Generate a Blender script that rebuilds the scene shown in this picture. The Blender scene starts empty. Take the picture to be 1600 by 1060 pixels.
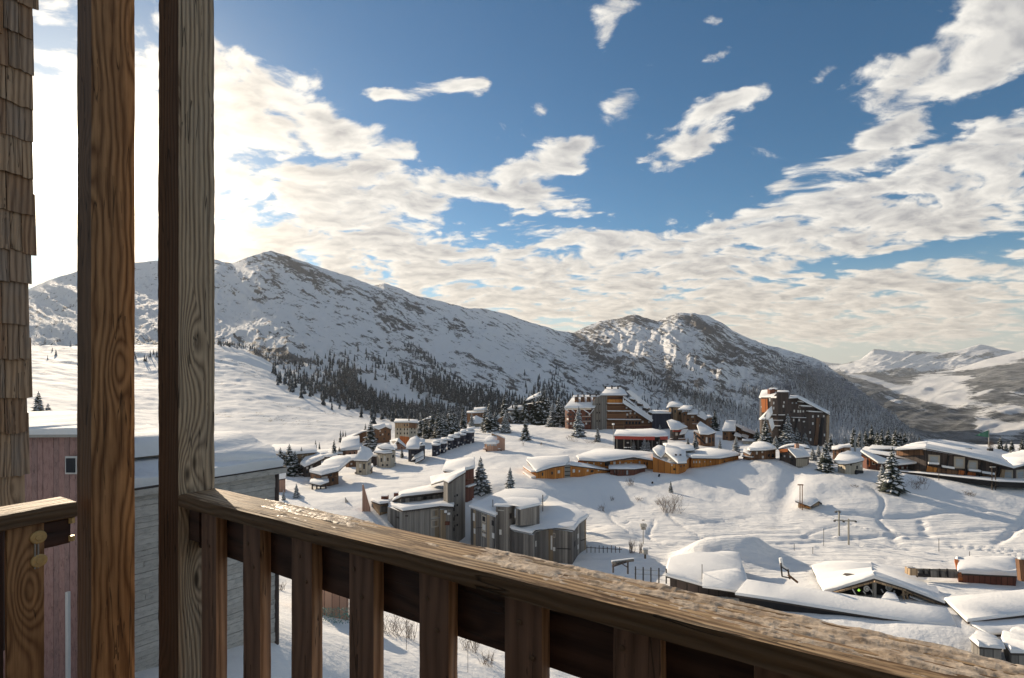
import bpy, bmesh, math, random
import numpy as np
from mathutils import Vector, Matrix

random.seed(7)
rng = np.random.default_rng(11)
SC = bpy.context.scene
COL = SC.collection
R = math.radians
F, CX, HY = 800.0, 800.0, 578.0          # focal length in photo pixels, principal column, horizon row

# ------------------------------------------------------------------ camera
cam = bpy.data.cameras.new('camera'); cam_o = bpy.data.objects.new('camera', cam); COL.objects.link(cam_o)
cam_o.rotation_euler = (R(90), 0, 0)
cam.sensor_width = 36; cam.lens = 18.0; cam.shift_y = 0.03
cam.clip_start = 0.02; cam.clip_end = 80000
SC.camera = cam_o
SC.view_settings.view_transform = 'Standard'; SC.view_settings.look = 'None'
SC.view_settings.exposure = 0.92; SC.view_settings.gamma = 1.0; SC.view_settings.use_curve_mapping = False
SC.cycles.max_bounces = 5; SC.cycles.diffuse_bounces = 3; SC.cycles.transparent_max_bounces = 4

SUN_AZ, SUN_EL = -39.5, 16.0             # degrees: azimuth from +Y towards +X, elevation
sd = Vector((math.sin(R(SUN_AZ))*math.cos(R(SUN_EL)), math.cos(R(SUN_AZ))*math.cos(R(SUN_EL)), math.sin(R(SUN_EL))))
sun = bpy.data.lights.new('sun', 'SUN'); sun.energy = 3.7; sun.angle = R(0.5); sun.color = (1.0, 0.83, 0.62)
sun_o = bpy.data.objects.new('sun', sun); COL.objects.link(sun_o)
sun_o.rotation_euler = sd.to_track_quat('Z', 'Y').to_euler()

# ------------------------------------------------------------------ node helper
class N:
    def __init__(s, tree): s.t = tree; s.n = tree.nodes; s.l = tree.links
    def new(s, k, **kw):
        n = s.n.new(k)
        for a, v in kw.items(): setattr(n, a, v)
        return n
    def put(s, sock, v):
        if isinstance(v, bpy.types.NodeSocket): s.l.new(v, sock)
        elif v is not None: sock.default_value = v
    def m(s, op, a, b=None, c=None, clamp=False):
        n = s.new('ShaderNodeMath', operation=op, use_clamp=clamp)
        s.put(n.inputs[0], a); s.put(n.inputs[1], b); s.put(n.inputs[2], c); return n.outputs[0]
    def v(s, op, a, b=None, c=None):
        n = s.new('ShaderNodeVectorMath', operation=op)
        s.put(n.inputs[0], a); s.put(n.inputs[1], b)
        if op == 'SCALE': s.put(n.inputs['Scale'], c)
        elif c is not None: s.put(n.inputs[2], c)
        return n.outputs['Value'] if op in ('DOT_PRODUCT', 'LENGTH', 'DISTANCE') else n.outputs[0]
    def mapr(s, x, a, b, c=0.0, d=1.0, smooth=False):
        n = s.new('ShaderNodeMapRange', interpolation_type='SMOOTHSTEP' if smooth else 'LINEAR')
        for i, q in enumerate((x, a, b, c, d)): s.put(n.inputs[i], q)
        return n.outputs[0]
    def noise(s, vec, scale, detail=4, rough=0.5, dist=0.0):
        n = s.new('ShaderNodeTexNoise'); s.put(n.inputs['Vector'], vec)
        n.inputs['Scale'].default_value = scale; n.inputs['Detail'].default_value = detail
        n.inputs['Roughness'].default_value = rough; n.inputs['Distortion'].default_value = dist
        return n.outputs['Fac']
    def mix(s, f, a, b, blend='MIX'):
        n = s.new('ShaderNodeMix', data_type='RGBA', blend_type=blend)
        s.put(n.inputs[0], f); s.put(n.inputs[6], a); s.put(n.inputs[7], b); return n.outputs[2]
    def mapping(s, vec, loc=(0,0,0), rot=(0,0,0), scale=(1,1,1), kind='POINT'):
        n = s.new('ShaderNodeMapping', vector_type=kind); s.put(n.inputs[0], vec)
        n.inputs[1].default_value = loc; n.inputs[2].default_value = rot; n.inputs[3].default_value = scale
        return n.outputs[0]
    def comb(s, x, y, z):
        n = s.new('ShaderNodeCombineXYZ'); s.put(n.inputs[0], x); s.put(n.inputs[1], y); s.put(n.inputs[2], z); return n.outputs[0]
    def sep(s, v):
        n = s.new('ShaderNodeSeparateXYZ'); s.put(n.inputs[0], v); return n.outputs
    def bump(s, h, strength=0.3, dist=0.02):
        n = s.new('ShaderNodeBump'); s.put(n.inputs['Height'], h)
        n.inputs['Strength'].default_value = strength; n.inputs['Distance'].default_value = dist
        return n.outputs[0]
def rgb(r, g, b): return (r, g, b, 1.0)

# ------------------------------------------------------------------ world: Nishita sky with a procedural cloud deck
w = bpy.data.worlds.new('World'); SC.world = w; w.use_nodes = True
w.node_tree.nodes.clear(); q = N(w.node_tree)
sky = q.new('ShaderNodeTexSky', sky_type='NISHITA'); sky.sun_disc = False
sky.sun_elevation = R(SUN_EL); sky.sun_rotation = R(SUN_AZ); sky.altitude = 1800
sky.air_density = 1.0; sky.dust_density = 0.3; sky.ozone_density = 1.6
tc = q.new('ShaderNodeTexCoord').outputs['Generated']
d = q.v('NORMALIZE', tc)
dx, dy, dz = q.sep(d)
dzc = q.m('MAXIMUM', dz, 0.0)
inv = q.m('DIVIDE', 1.0, q.m('ADD', dzc, 0.20))
pl = q.comb(q.m('MULTIPLY', dx, inv), q.m('MULTIPLY', dy, inv), 0.0)
az = q.m('ARCTAN2', dx, dy); el = q.m('ARCSINE', dz)
ae = q.comb(az, el, 0.0)
def blob_params(px, py, rx, ry):
    a = math.atan((px-CX)/F); e = math.atan((HY-py)/F*math.cos(a))
    return a, e, rx/F*math.cos(a)**2, ry/F*math.cos(a)*math.cos(e)**2
BLOBS = [ # px, py, rx, ry, amount, tilt (degrees, down to the right positive)
 (100,240,330,330,.50,0),(470,265,130,80,.55,20),(380,330,150,130,.40,0),(600,290,130,55,.50,18),(760,285,60,30,.30,0),(820,270,60,34,.55,0),(860,318,110,26,.46,8),(560,380,240,60,.42,10),
 (700,425,200,45,.30,0),(930,378,110,32,.46,0),(800,440,160,36,.30,0),(1065,225,85,36,.62,-18),(1150,152,60,20,.52,-8),(1030,85,38,24,.50,-30),
 (1000,72,20,12,.35,0),(945,60,20,48,.50,10),(1110,90,36,18,.50,0),(985,10,30,16,.4,0),(1120,35,24,18,.36,0),(965,168,36,24,.46,0),(905,225,36,16,.45,0),(885,255,34,22,.48,0),(655,145,50,28,.52,0),(590,147,40,14,.54,0),
 (752,136,26,22,.47,0),(708,133,22,18,.42,0),(850,167,22,20,.42,0),(500,105,22,16,.34,0),(1350,100,60,30,.2,-20),(1180,245,75,18,.46,8),(1220,285,30,16,.42,0),
 (1490,95,150,80,.62,-25),(1590,40,90,80,.35,0),(1390,160,60,26,.26,0),(1330,252,80,18,.46,-10),(1395,208,64,16,.44,-12),(1270,125,40,16,.36,-20),
 (1560,230,80,38,.50,0),(1330,320,230,42,.50,-12),(1180,350,110,34,.42,-15),(1480,290,160,38,.36,-8),(1180,400,230,30,.46,-8),(1500,350,160,28,.46,-8),(1080,400,120,36,.42,0),
 (980,455,420,34,.50,0),(1380,450,330,28,.46,-4),(1300,500,480,40,.56,0),(1400,525,300,14,.2,0),(600,470,300,40,.40,0),(360,110,66,42,.62,20),(385,155,44,24,.45,0),(480,190,60,24,.4,0),
 (740,60,330,80,-.30,0),(1010,300,130,45,-.34,0),(1250,210,110,50,-.25,0),(540,70,190,60,-.22,10),(1290,420,170,14,-.34,-4),(1000,405,60,16,-.24,0),(700,350,60,16,-.24,0),(1400,30,60,60,-.2,0),(1600,412,150,12,-.3,0),(1230,90,90,60,-.25,0),
]
cov = None
for (px, py, rx, ry, am, tl) in BLOBS:
    a, e, sx, sy = blob_params(px, py, rx, ry)
    mp = q.mapping(ae, (a, e, 0), (0, 0, -R(tl)), (sx, sy, 1), 'TEXTURE')
    dd = q.v('DOT_PRODUCT', mp, mp)
    t = q.m('MULTIPLY', q.m('EXPONENT', q.m('MULTIPLY', dd, -0.9)), am)
    cov = t if cov is None else q.m('ADD', cov, t)
cov = q.m('MINIMUM', cov, 0.57)
# directions away from the picture: an even broken deck
away = q.mapr(dy, 0.35, -0.1, 0.0, 0.30, True)
cov = q.m('ADD', cov, away)
warp = q.new('ShaderNodeTexNoise'); q.put(warp.inputs['Vector'], pl); warp.inputs['Scale'].default_value = 2.2; warp.inputs['Detail'].default_value = 3
plw = q.v('ADD', pl, q.v('SCALE', q.v('SUBTRACT', warp.outputs['Color'], (0.5, 0.5, 0.5)), None, 0.28))
plw = q.mapping(plw, scale=(1.0, 1.35, 1.0))
n1a = q.noise(plw, 3.9, 10, 0.60); n1b = q.noise(q.mapping(plw, loc=(3.7, 1.9, 0)), 9.0, 6, 0.6)
n1 = q.m('ADD', q.m('MULTIPLY', q.m('SUBTRACT', n1a, 0.5), 1.25), q.m('ADD', q.m('ADD', 0.5, q.m('MULTIPLY', q.m('SUBTRACT', q.noise(q.mapping(plw, loc=(1.1, 7.3, 0)), 26.0, 5, 0.65), 0.5), 0.42)), q.m('MULTIPLY', q.m('SUBTRACT', n1b, 0.5), 0.55)))
sunp = Vector((sd.x, sd.y, 0)).normalized()*0.045
plw2 = q.v('ADD', plw, tuple(sunp)); n1s = q.m('ADD', q.m('MULTIPLY', q.m('SUBTRACT', q.noise(plw, 3.9, 4, 0.55), 0.5), 1.25), q.m('ADD', 0.5, q.m('MULTIPLY', q.m('SUBTRACT', n1b, 0.5), 0.55))); n2a = q.noise(plw2, 3.9, 4, 0.55); n2b = q.noise(q.mapping(plw2, loc=(3.7, 1.9, 0)), 9.0, 3, 0.6)
n2 = q.m('ADD', q.m('MULTIPLY', q.m('SUBTRACT', n2a, 0.5), 1.25), q.m('ADD', 0.5, q.m('MULTIPLY', q.m('SUBTRACT', n2b, 0.5), 0.55)))
def lumps(vec, s):
    n = q.new('ShaderNodeTexVoronoi', feature='F1'); q.put(n.inputs['Vector'], vec); n.inputs['Scale'].default_value = s; n.voronoi_dimensions = '2D'
    return q.m('SUBTRACT', 0.47, n.outputs['Distance'])
lump = q.m('ADD', q.m('MULTIPLY', lumps(plw, 6.5), 0.42), q.m('MULTIPLY', lumps(plw, 17.0), 0.18))
lump2 = q.m('ADD', q.m('MULTIPLY', lumps(plw2, 6.5), 0.42), q.m('MULTIPLY', lumps(plw2, 17.0), 0.18))
n1 = q.m('ADD', n1, lump)
dens = q.m('ADD', n1, q.m('SUBTRACT', cov, 0.30))
alpha = q.mapr(dens, 0.45, 0.74, 0.0, 1.0, True)
thick = q.mapr(dens, 0.60, 1.05, 0.0, 1.0, True)
lit = q.mapr(q.m('ADD', q.m('SUBTRACT', n1s, n2), q.m('MULTIPLY', q.m('SUBTRACT', lump, lump2), 0.9)), -0.20, 0.22, 0.0, 1.0, True)
sdot = q.m('MAXIMUM', q.v('DOT_PRODUCT', d, tuple(sd)), 0.0)
glow = q.m('ADD', q.m('MULTIPLY', q.m('POWER', sdot, 9.0), 0.06), q.m('MULTIPLY', q.m('POWER', sdot, 50.0), 0.75))
core = q.m('MULTIPLY', q.m('POWER', sdot, 900.0), 9.0)
shade = q.m('ADD', q.m('MULTIPLY', lit, 0.55), q.m('MULTIPLY', q.m('SUBTRACT', 1.0, thick), 0.50))
low = q.mapr(dz, 0.02, 0.30, 1.0, 0.0, True)
cdark = q.mix(low, rgb(0.20, 0.205, 0.22), rgb(0.25, 0.23, 0.205))
clite = q.mix(low, rgb(0.54, 0.52, 0.48), rgb(0.52, 0.465, 0.39))
ccol = q.mix(shade, cdark, clite)
gl3 = q.comb(q.m('MULTIPLY', glow, 1.0), q.m('MULTIPLY', glow, 0.80), q.m('MULTIPLY', glow, 0.52))
ccol = q.mix(1.0, ccol, gl3, 'ADD')
gam = q.new('ShaderNodeHueSaturation'); q.put(gam.inputs['Color'], sky.outputs[0]); gam.inputs['Saturation'].default_value = 1.22; gam.inputs['Value'].default_value = 0.060
skyc = q.mix(1.0, gam.outputs[0], rgb(0.60, 0.92, 0.94), 'MULTIPLY')
hz = q.mapr(dz, -0.02, 0.20, 0.95, 0.0, True)
skyc = q.mix(hz, skyc, rgb(0.34, 0.335, 0.30))
skyc = q.mix(1.0, skyc, q.v('SCALE', gl3, None, 0.55), 'ADD')
full = q.mix(alpha, skyc, ccol)
c3 = q.comb(core, q.m('MULTIPLY', core, 0.9), q.m('MULTIPLY', core, 0.7))
full = q.mix(1.0, full, c3, 'ADD')
bg = q.new('ShaderNodeBackground'); q.put(bg.inputs[0], full); bg.inputs[1].default_value = 1.0
wo = q.new('ShaderNodeOutputWorld'); q.l.new(bg.outputs[0], wo.inputs[0])
w.cycles.sampling_method = 'MANUAL'; w.cycles.sample_map_resolution = 512

# ------------------------------------------------------------------ numpy noise
def _h(ix, iy, seed):
    n = (ix.astype(np.int64)*374761393 + iy.astype(np.int64)*668265263 + seed*1442695041) & 0x7fffffff
    n = ((n ^ (n >> 13)) * 1274126177) & 0x7fffffff
    return ((n ^ (n >> 16)) & 0xffff)/65535.0
def vnoise(x, y, seed=0):
    x = np.asarray(x, float); y = np.asarray(y, float)
    ix = np.floor(x); iy = np.floor(y); fx = x-ix; fy = y-iy
    fx = fx*fx*fx*(fx*(fx*6-15)+10); fy = fy*fy*fy*(fy*(fy*6-15)+10)
    a = _h(ix, iy, seed); b = _h(ix+1, iy, seed); c = _h(ix, iy+1, seed); e = _h(ix+1, iy+1, seed)
    return (a+(b-a)*fx)*(1-fy)+(c+(e-c)*fx)*fy
def fbm(x, y, o=4, seed=0, g=0.5):
    s = 0; a = 1; t = 0
    for i in range(o):
        s = s + a*(vnoise(x*2**i+i*17.3, y*2**i-i*9.1, seed+i)*2-1); t += a; a *= g
    return s/t
def ridged(x, y, o=4, seed=0, g=0.5):
    s = 0; a = 1; t = 0
    for i in range(o):
        s = s + a*(1-np.abs(vnoise(x*2**i+i*13.7, y*2**i+i*5.3, seed+i)*2-1)); t += a; a *= g
    return s/t
def sstep(a, b, x):
    t = np.clip((x-a)/(b-a), 0, 1); return t*t*(3-2*t)

# ------------------------------------------------------------------ objects
def tag(o, label=None, cat=None, group=None, kind=None):
    if label: o['label'] = label
    if cat: o['category'] = cat
    if group: o['group'] = group
    if kind: o['kind'] = kind
    return o
def link(name, me, parent=None, mat=None):
    o = bpy.data.objects.new(name, me); COL.objects.link(o)
    if mat is not None: me.materials.append(mat)
    if parent is not None:
        o.parent = parent; o.matrix_parent_inverse = Matrix.Translation(parent.location).inverted() if parent.location.length else Matrix()
    return o
def pyd(name, verts, faces, mat=None, parent=None, smooth=False, mats=None, fm=None):
    me = bpy.data.meshes.new(name); me.from_pydata([tuple(v) for v in verts], [], faces)
    if mats:
        for m_ in mats: me.materials.append(m_)
    if fm is not None: me.polygons.foreach_set('material_index', fm)
    if smooth: me.polygons.foreach_set('use_smooth', [True]*len(me.polygons))
    me.update()
    return link(name, me, parent, mat)
def empty(name, loc, label, cat, group=None):
    o = bpy.data.objects.new(name, None); COL.objects.link(o); o.location = loc; o.empty_display_size = 0.3
    bpy.context.view_layer.update
    return tag(o, label, cat, group)
def P(px, py, Y): return Vector(((px-CX)/F*Y, Y, (HY-py)/F*Y))
def grid_mesh(name, V, mat, parent=None, attrs=None, smooth=True):
    """V: (rows, cols, 3) array"""
    r, c = V.shape[:2]
    idx = np.arange(r*c).reshape(r, c)
    f = np.stack([idx[:-1, :-1], idx[:-1, 1:], idx[1:, 1:], idx[1:, :-1]], -1).reshape(-1, 4)
    me = bpy.data.meshes.new(name)
    me.vertices.add(r*c); me.vertices.foreach_set('co', V.reshape(-1))
    me.loops.add(f.size); me.loops.foreach_set('vertex_index', f.reshape(-1).astype(np.int32))
    me.polygons.add(len(f)); me.polygons.foreach_set('loop_start', np.arange(0, f.size, 4, dtype=np.int32))
    me.update(calc_edges=True); me.validate()
    if smooth: me.polygons.foreach_set('use_smooth', np.ones(len(me.polygons), bool))
    for k, a in (attrs or {}).items():
        at = me.attributes.new(k, 'FLOAT', 'POINT'); at.data.foreach_set('value', a.reshape(-1).astype(np.float32))
    return link(name, me, parent, mat)

# ------------------------------------------------------------------ materials
def newmat(name):
    m = bpy.data.materials.new(name); m.use_nodes = True; m.node_tree.nodes.clear(); k = N(m.node_tree)
    b = k.new('ShaderNodeBsdfPrincipled'); o = k.new('ShaderNodeOutputMaterial'); k.l.new(b.outputs[0], o.inputs[0])
    return m, k, b
def plain(name, c, rough=0.7, metal=0.0, var=0.15, scale=3.0):
    m, k, b = newmat(name)
    pos = k.new('ShaderNodeNewGeometry').outputs['Position']
    n = k.noise(pos, scale, 4, 0.6)
    k.put(b.inputs['Base Color'], k.mix(n, rgb(*[x*(1-var) for x in c]), rgb(*[min(1, x*(1+var)) for x in c])))
    b.inputs['Roughness'].default_value = rough; b.inputs['Metallic'].default_value = metal
    return m
def snow_mat(name, bs=1.0, fine=6.0, dist=0.03, c=(0.84, 0.83, 0.81), tracks=False):
    m, k, b = newmat(name)
    pos = k.new('ShaderNodeNewGeometry').outputs['Position']
    n = k.noise(pos, fine, 5, 0.6); n0 = k.noise(pos, fine*0.12, 3, 0.5)
    col = k.mix(n0, rgb(*[x*0.95 for x in c]), rgb(*c))
    h = k.m('ADD', n, k.m('MULTIPLY', n0, 2.0))
    if tracks:
        at = k.new('ShaderNodeAttribute', attribute_name='track').outputs['Fac']
        st = k.noise(k.mapping(pos, rot=(0, 0, 0.35), scale=(0.12, 1.0, 1.0)), 0.9, 5, 0.65)
        h = k.m('ADD', h, k.m('MULTIPLY', k.m('MULTIPLY', st, at), 4.0))
        dirt = k.new('ShaderNodeAttribute', attribute_name='scrub').outputs['Fac']
        sp = k.mapr(k.noise(k.mapping(pos, scale=(1, .4, 1)), 0.30, 7, 0.8), 0.55, 0.62, 0, 1)
        col = k.mix(k.m('MULTIPLY', sp, dirt), col, rgb(0.20, 0.17, 0.12))
    k.put(b.inputs['Base Color'], col); b.inputs['Roughness'].default_value = 0.8
    b.inputs['Specular IOR Level'].default_value = 0.06
    k.put(b.inputs['Normal'], k.bump(h, bs, dist))
    return m
def wood_far(name, c1, c2, board=0.5, horiz=False, streak=1.0):
    """weathered boarding: each board its own tone, streaks along the grain, a dark joint"""
    m, k, b = newmat(name)
    pos = k.new('ShaderNodeNewGeometry').outputs['Position']
    x, y, z = k.sep(pos)
    s = z if horiz else k.m('ADD', k.m('MULTIPLY', x, 0.83), k.m('MULTIPLY', y, 0.56))
    cell = k.m('FLOOR', k.m('DIVIDE', s, board)); fr = k.m('FRACT', k.m('DIVIDE', s, board))
    wn = k.new('ShaderNodeTexWhiteNoise', noise_dimensions='1D'); k.put(wn.inputs['W'], cell)
    sc = (0.5, 0.5, 6) if horiz else (4, 4, 0.35)
    st = k.noise(k.mapping(pos, scale=sc), 1.0, 5, 0.65)
    f = k.m('ADD', k.m('MULTIPLY', wn.outputs['Value'], 0.6), k.m('MULTIPLY', k.m('SUBTRACT', st, 0.25), 0.8*streak), clamp=True)
    col = k.mix(f, rgb(*c1), rgb(*c2))
    j = k.m('MULTIPLY', k.mapr(fr, 0.0, 0.10, 0, 1), k.mapr(fr, 1.0, 0.92, 0, 1))
    col = k.mix(j, rgb(*[q_*0.35 for q_ in c1]), col)
    k.put(b.inputs['Base Color'], col); b.inputs['Roughness'].default_value = 0.85
    k.put(b.inputs['Normal'], k.bump(k.m('ADD', j, st), 0.5, 0.03))
    return m
def wood_near(name, dark, lite, axis='Z',  ring=26.0, groove=0.6, grey=None, seed=0.0, amp=1.0, knots=1.0, rough=0.75, swf=0.5, face=None, stain=0.0, lift=0.0):
    """close-up timber: growth rings that flow round knots, open grain, drying cracks; local coordinates in metres"""
    m, k, b = newmat(name)
    pos = k.new('ShaderNodeTexCoord').outputs['Object']
    x, y, z = k.sep(pos)
    if axis == 'X': u, v_, t = k.m('ADD', y, k.m('MULTIPLY', z, 0.7)), x, z
    else: u, v_, t = k.m('ADD', x, k.m('MULTIPLY', y, 0.8)), z, y
    p2 = k.comb(u, v_, seed)
    vor = k.new('ShaderNodeTexVoronoi', feature='F1'); k.put(vor.inputs['Vector'], k.mapping(p2, scale=(7.0, 2.1, 1))); vor.inputs['Scale'].default_value = 1.0
    kd = vor.outputs['Distance']
    keep = k.m('GREATER_THAN', k.sep(vor.outputs['Color'])[0], 0.35)
    kb = k.m('MULTIPLY', k.m('EXPONENT', k.m('MULTIPLY', k.m('MULTIPLY', kd, kd), -16.0)), keep)
    wob = k.noise(k.mapping(p2, scale=(5.0, 1.0, 1)), 1.0, 3, 0.5)
    wob2 = k.noise(k.mapping(p2, scale=(30.0, 5.0, 1)), 1.0, 3, 0.5)
    ph = k.m('ADD', k.m('MULTIPLY', u, ring), k.m('ADD', k.m('MULTIPLY', wob, 5.0*amp), k.m('ADD', k.m('MULTIPLY', wob2, 0.5), k.m('MULTIPLY', kb, 3.2*knots))))
    sw = k.m('MULTIPLY', k.m('ADD', k.m('SINE', k.m('MULTIPLY', ph, 6.283)), 1.0), 0.5)
    sw = k.m('POWER', sw, 0.7)
    fine = k.noise(k.mapping(p2, scale=(420.0, 9.0, 1)), 1.0, 4, 0.7)
    fine2 = k.noise(k.mapping(p2, scale=(90.0, 3.0, 1)), 1.0, 5, 0.7)
    blot = k.noise(k.mapping(p2, scale=(9.0, 3.0, 1)), 1.0, 4, 0.6)
    f = k.m('ADD', k.m('MULTIPLY', sw, swf), k.m('ADD', k.m('MULTIPLY', k.m('SUBTRACT', fine2, 0.4), 0.9), k.m('MULTIPLY', k.m('SUBTRACT', fine, 0.5), 0.5)), clamp=True)
    if lift: f = k.m('ADD', f, lift, clamp=True)
    col = k.mix(f, rgb(*dark), rgb(*lite))
    bl = k.mapr(blot, 0.42, 0.72, 0, 1, True)
    if grey: col = k.mix(k.m('MULTIPLY', bl, 0.75), col, k.mix(f, rgb(*[c*0.4 for c in grey]), rgb(*grey)))
    else: col = k.mix(k.m('MULTIPLY', bl, 0.35), col, rgb(*[c*0.6 for c in dark]))
    if stain:
        sn = k.mapr(k.noise(k.mapping(p2, scale=(26.0, 3.2, 1)), 1.0, 5, 0.7), 0.50, 0.58, 0, stain)
        col = k.mix(sn, col, rgb(dark[0]*0.5, dark[1]*0.48, dark[2]*0.45))
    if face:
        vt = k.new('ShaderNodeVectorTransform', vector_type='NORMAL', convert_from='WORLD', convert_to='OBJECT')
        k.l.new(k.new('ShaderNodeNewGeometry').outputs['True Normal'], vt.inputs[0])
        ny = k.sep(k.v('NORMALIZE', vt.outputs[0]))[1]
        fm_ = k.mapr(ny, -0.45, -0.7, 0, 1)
        col = k.mix(fm_, col, k.mix(f, rgb(*[c*0.45 for c in face]), rgb(*face)))  # darker local -y side: weathering on posts and balusters, painted shade on cap
    kn = k.m('MULTIPLY', k.mapr(kd, 0.10, 0.03, 0, 1, True), keep)
    col = k.mix(k.m('MULTIPLY', kn, 0.85*min(knots, 1)), col, rgb(dark[0]*0.30, dark[1]*0.28, dark[2]*0.25))
    ck = k.noise(k.mapping(k.v('ADD', p2, (3.1, 0.7, 2.0)), scale=(38.0, 1.3, 1)), 1.0, 2, 0.4)
    crack = k.mapr(k.m('ABSOLUTE', k.m('SUBTRACT', ck, 0.5)), 0.0, 0.012, 1, 0)
    crack = k.m('MULTIPLY', crack, k.m('GREATER_THAN', blot, 0.5))
    col = k.mix(k.m('MULTIPLY', crack, 0.8), col, rgb(0.012, 0.008, 0.006))
    k.put(b.inputs['Base Color'], col)
    b.inputs['Roughness'].default_value = rough; b.inputs['Specular IOR Level'].default_value = 0.3
    h = k.m('SUBTRACT', k.m('ADD', k.m('MULTIPLY', sw, 0.6), k.m('MULTIPLY', fine2, 0.8)), k.m('MULTIPLY', crack, 1.5))
    k.put(b.inputs['Normal'], k.bump(h, groove, 0.003))
    return m
M = {}
M['snow'] = snow_mat('snow_ground', 0.55, 1.2, 0.25, tracks=True)
M['roofsnow'] = snow_mat('snow_on_roofs', 0.5, 1.5, 0.12, c=(0.85, 0.845, 0.83))
M['snownear'] = snow_mat('snow_close', 0.6, 3.0, 0.08, c=(0.85, 0.845, 0.83))
M['dark'] = wood_far('brown_black_boarding', (0.028, 0.022, 0.020), (0.11, 0.078, 0.064), 0.6)
M['brown'] = wood_far('brown_boarding', (0.075, 0.038, 0.022), (0.30, 0.15, 0.07), 0.6)
M['brownh'] = wood_far('brown_clapboard', (0.07, 0.035, 0.02), (0.30, 0.14, 0.062), 0.9, True)
M['orange'] = wood_far('orange_boarding', (0.34, 0.115, 0.020), (0.70, 0.29, 0.060), 0.9, False, 0.8)
M['redwood'] = wood_far('reddish_boarding', (0.07, 0.022, 0.014), (0.20, 0.075, 0.045), 0.6)
M['orangered'] = wood_far('bright_orange_boarding', (0.34, 0.09, 0.02), (0.55, 0.17, 0.04), 0.8)
M['tan'] = wood_far('tan_boarding', (0.24, 0.15, 0.08), (0.50, 0.36, 0.22), 0.6)
M['pinktan'] = wood_far('pale_pink_boarding', (0.34, 0.19, 0.13), (0.55, 0.34, 0.24), 0.6)
M['cream'] = wood_far('cream_boarding', (0.38, 0.33, 0.25), (0.60, 0.53, 0.42), 0.8)
M['grey'] = wood_far('grey_boarding', (0.10, 0.09, 0.08), (0.33, 0.30, 0.26), 0.55)
M['navy'] = wood_far('blue_black_slates', (0.018, 0.020, 0.034), (0.060, 0.062, 0.085), 0.6)
M['white'] = plain('white_render', (0.62, 0.61, 0.58))
M['glass'] = plain('dark_glass', (0.022, 0.027, 0.035), 0.15)
M['paleglass'] = plain('pale_reflecting_glass', (0.35, 0.38, 0.40), 0.2)
M['curtain'] = plain('white_window', (0.62, 0.60, 0.56), 0.5)
M['trim'] = plain('pale_window_frame', (0.42, 0.36, 0.28), 0.7)
M['roof'] = plain('dark_roof_edge', (0.055, 0.042, 0.035), 0.8)
M['metal'] = plain('galvanised_steel', (0.24, 0.23, 0.20), 0.5, 0.3)
M['red'] = plain('red_awning', (0.42, 0.06, 0.035), 0.7)
M['black'] = plain('black_wood_and_shade', (0.015, 0.013, 0.014), 0.8)
M['green'] = plain('green_flag', (0.03, 0.14, 0.09), 0.6)
M['concrete'] = plain('pale_concrete', (0.40, 0.38, 0.34), 0.8)
M['bark'] = plain('fir_bark', (0.055, 0.038, 0.026), 0.9)
M['twig'] = plain('bare_twigs', (0.16, 0.11, 0.075), 0.9)
M['needle'] = plain('fir_needles', (0.030, 0.038, 0.026), 0.8, 0, 0.5, 2.0)
M['needleb'] = plain('frosty_fir_needles', (0.13, 0.14, 0.13), 0.8, 0, 0.5, 2.0)
M['treesnow'] = plain('snow_on_branches', (0.74, 0.75, 0.76), 0.7, 0, 0.08)
M['brass'] = plain('dull_brass', (0.62, 0.45, 0.20), 0.5, 0.25, 0.3, 60.0)
M['steel'] = plain('rusty_screw', (0.16, 0.11, 0.075), 0.5, 0.6, 0.4, 90.0)

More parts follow.
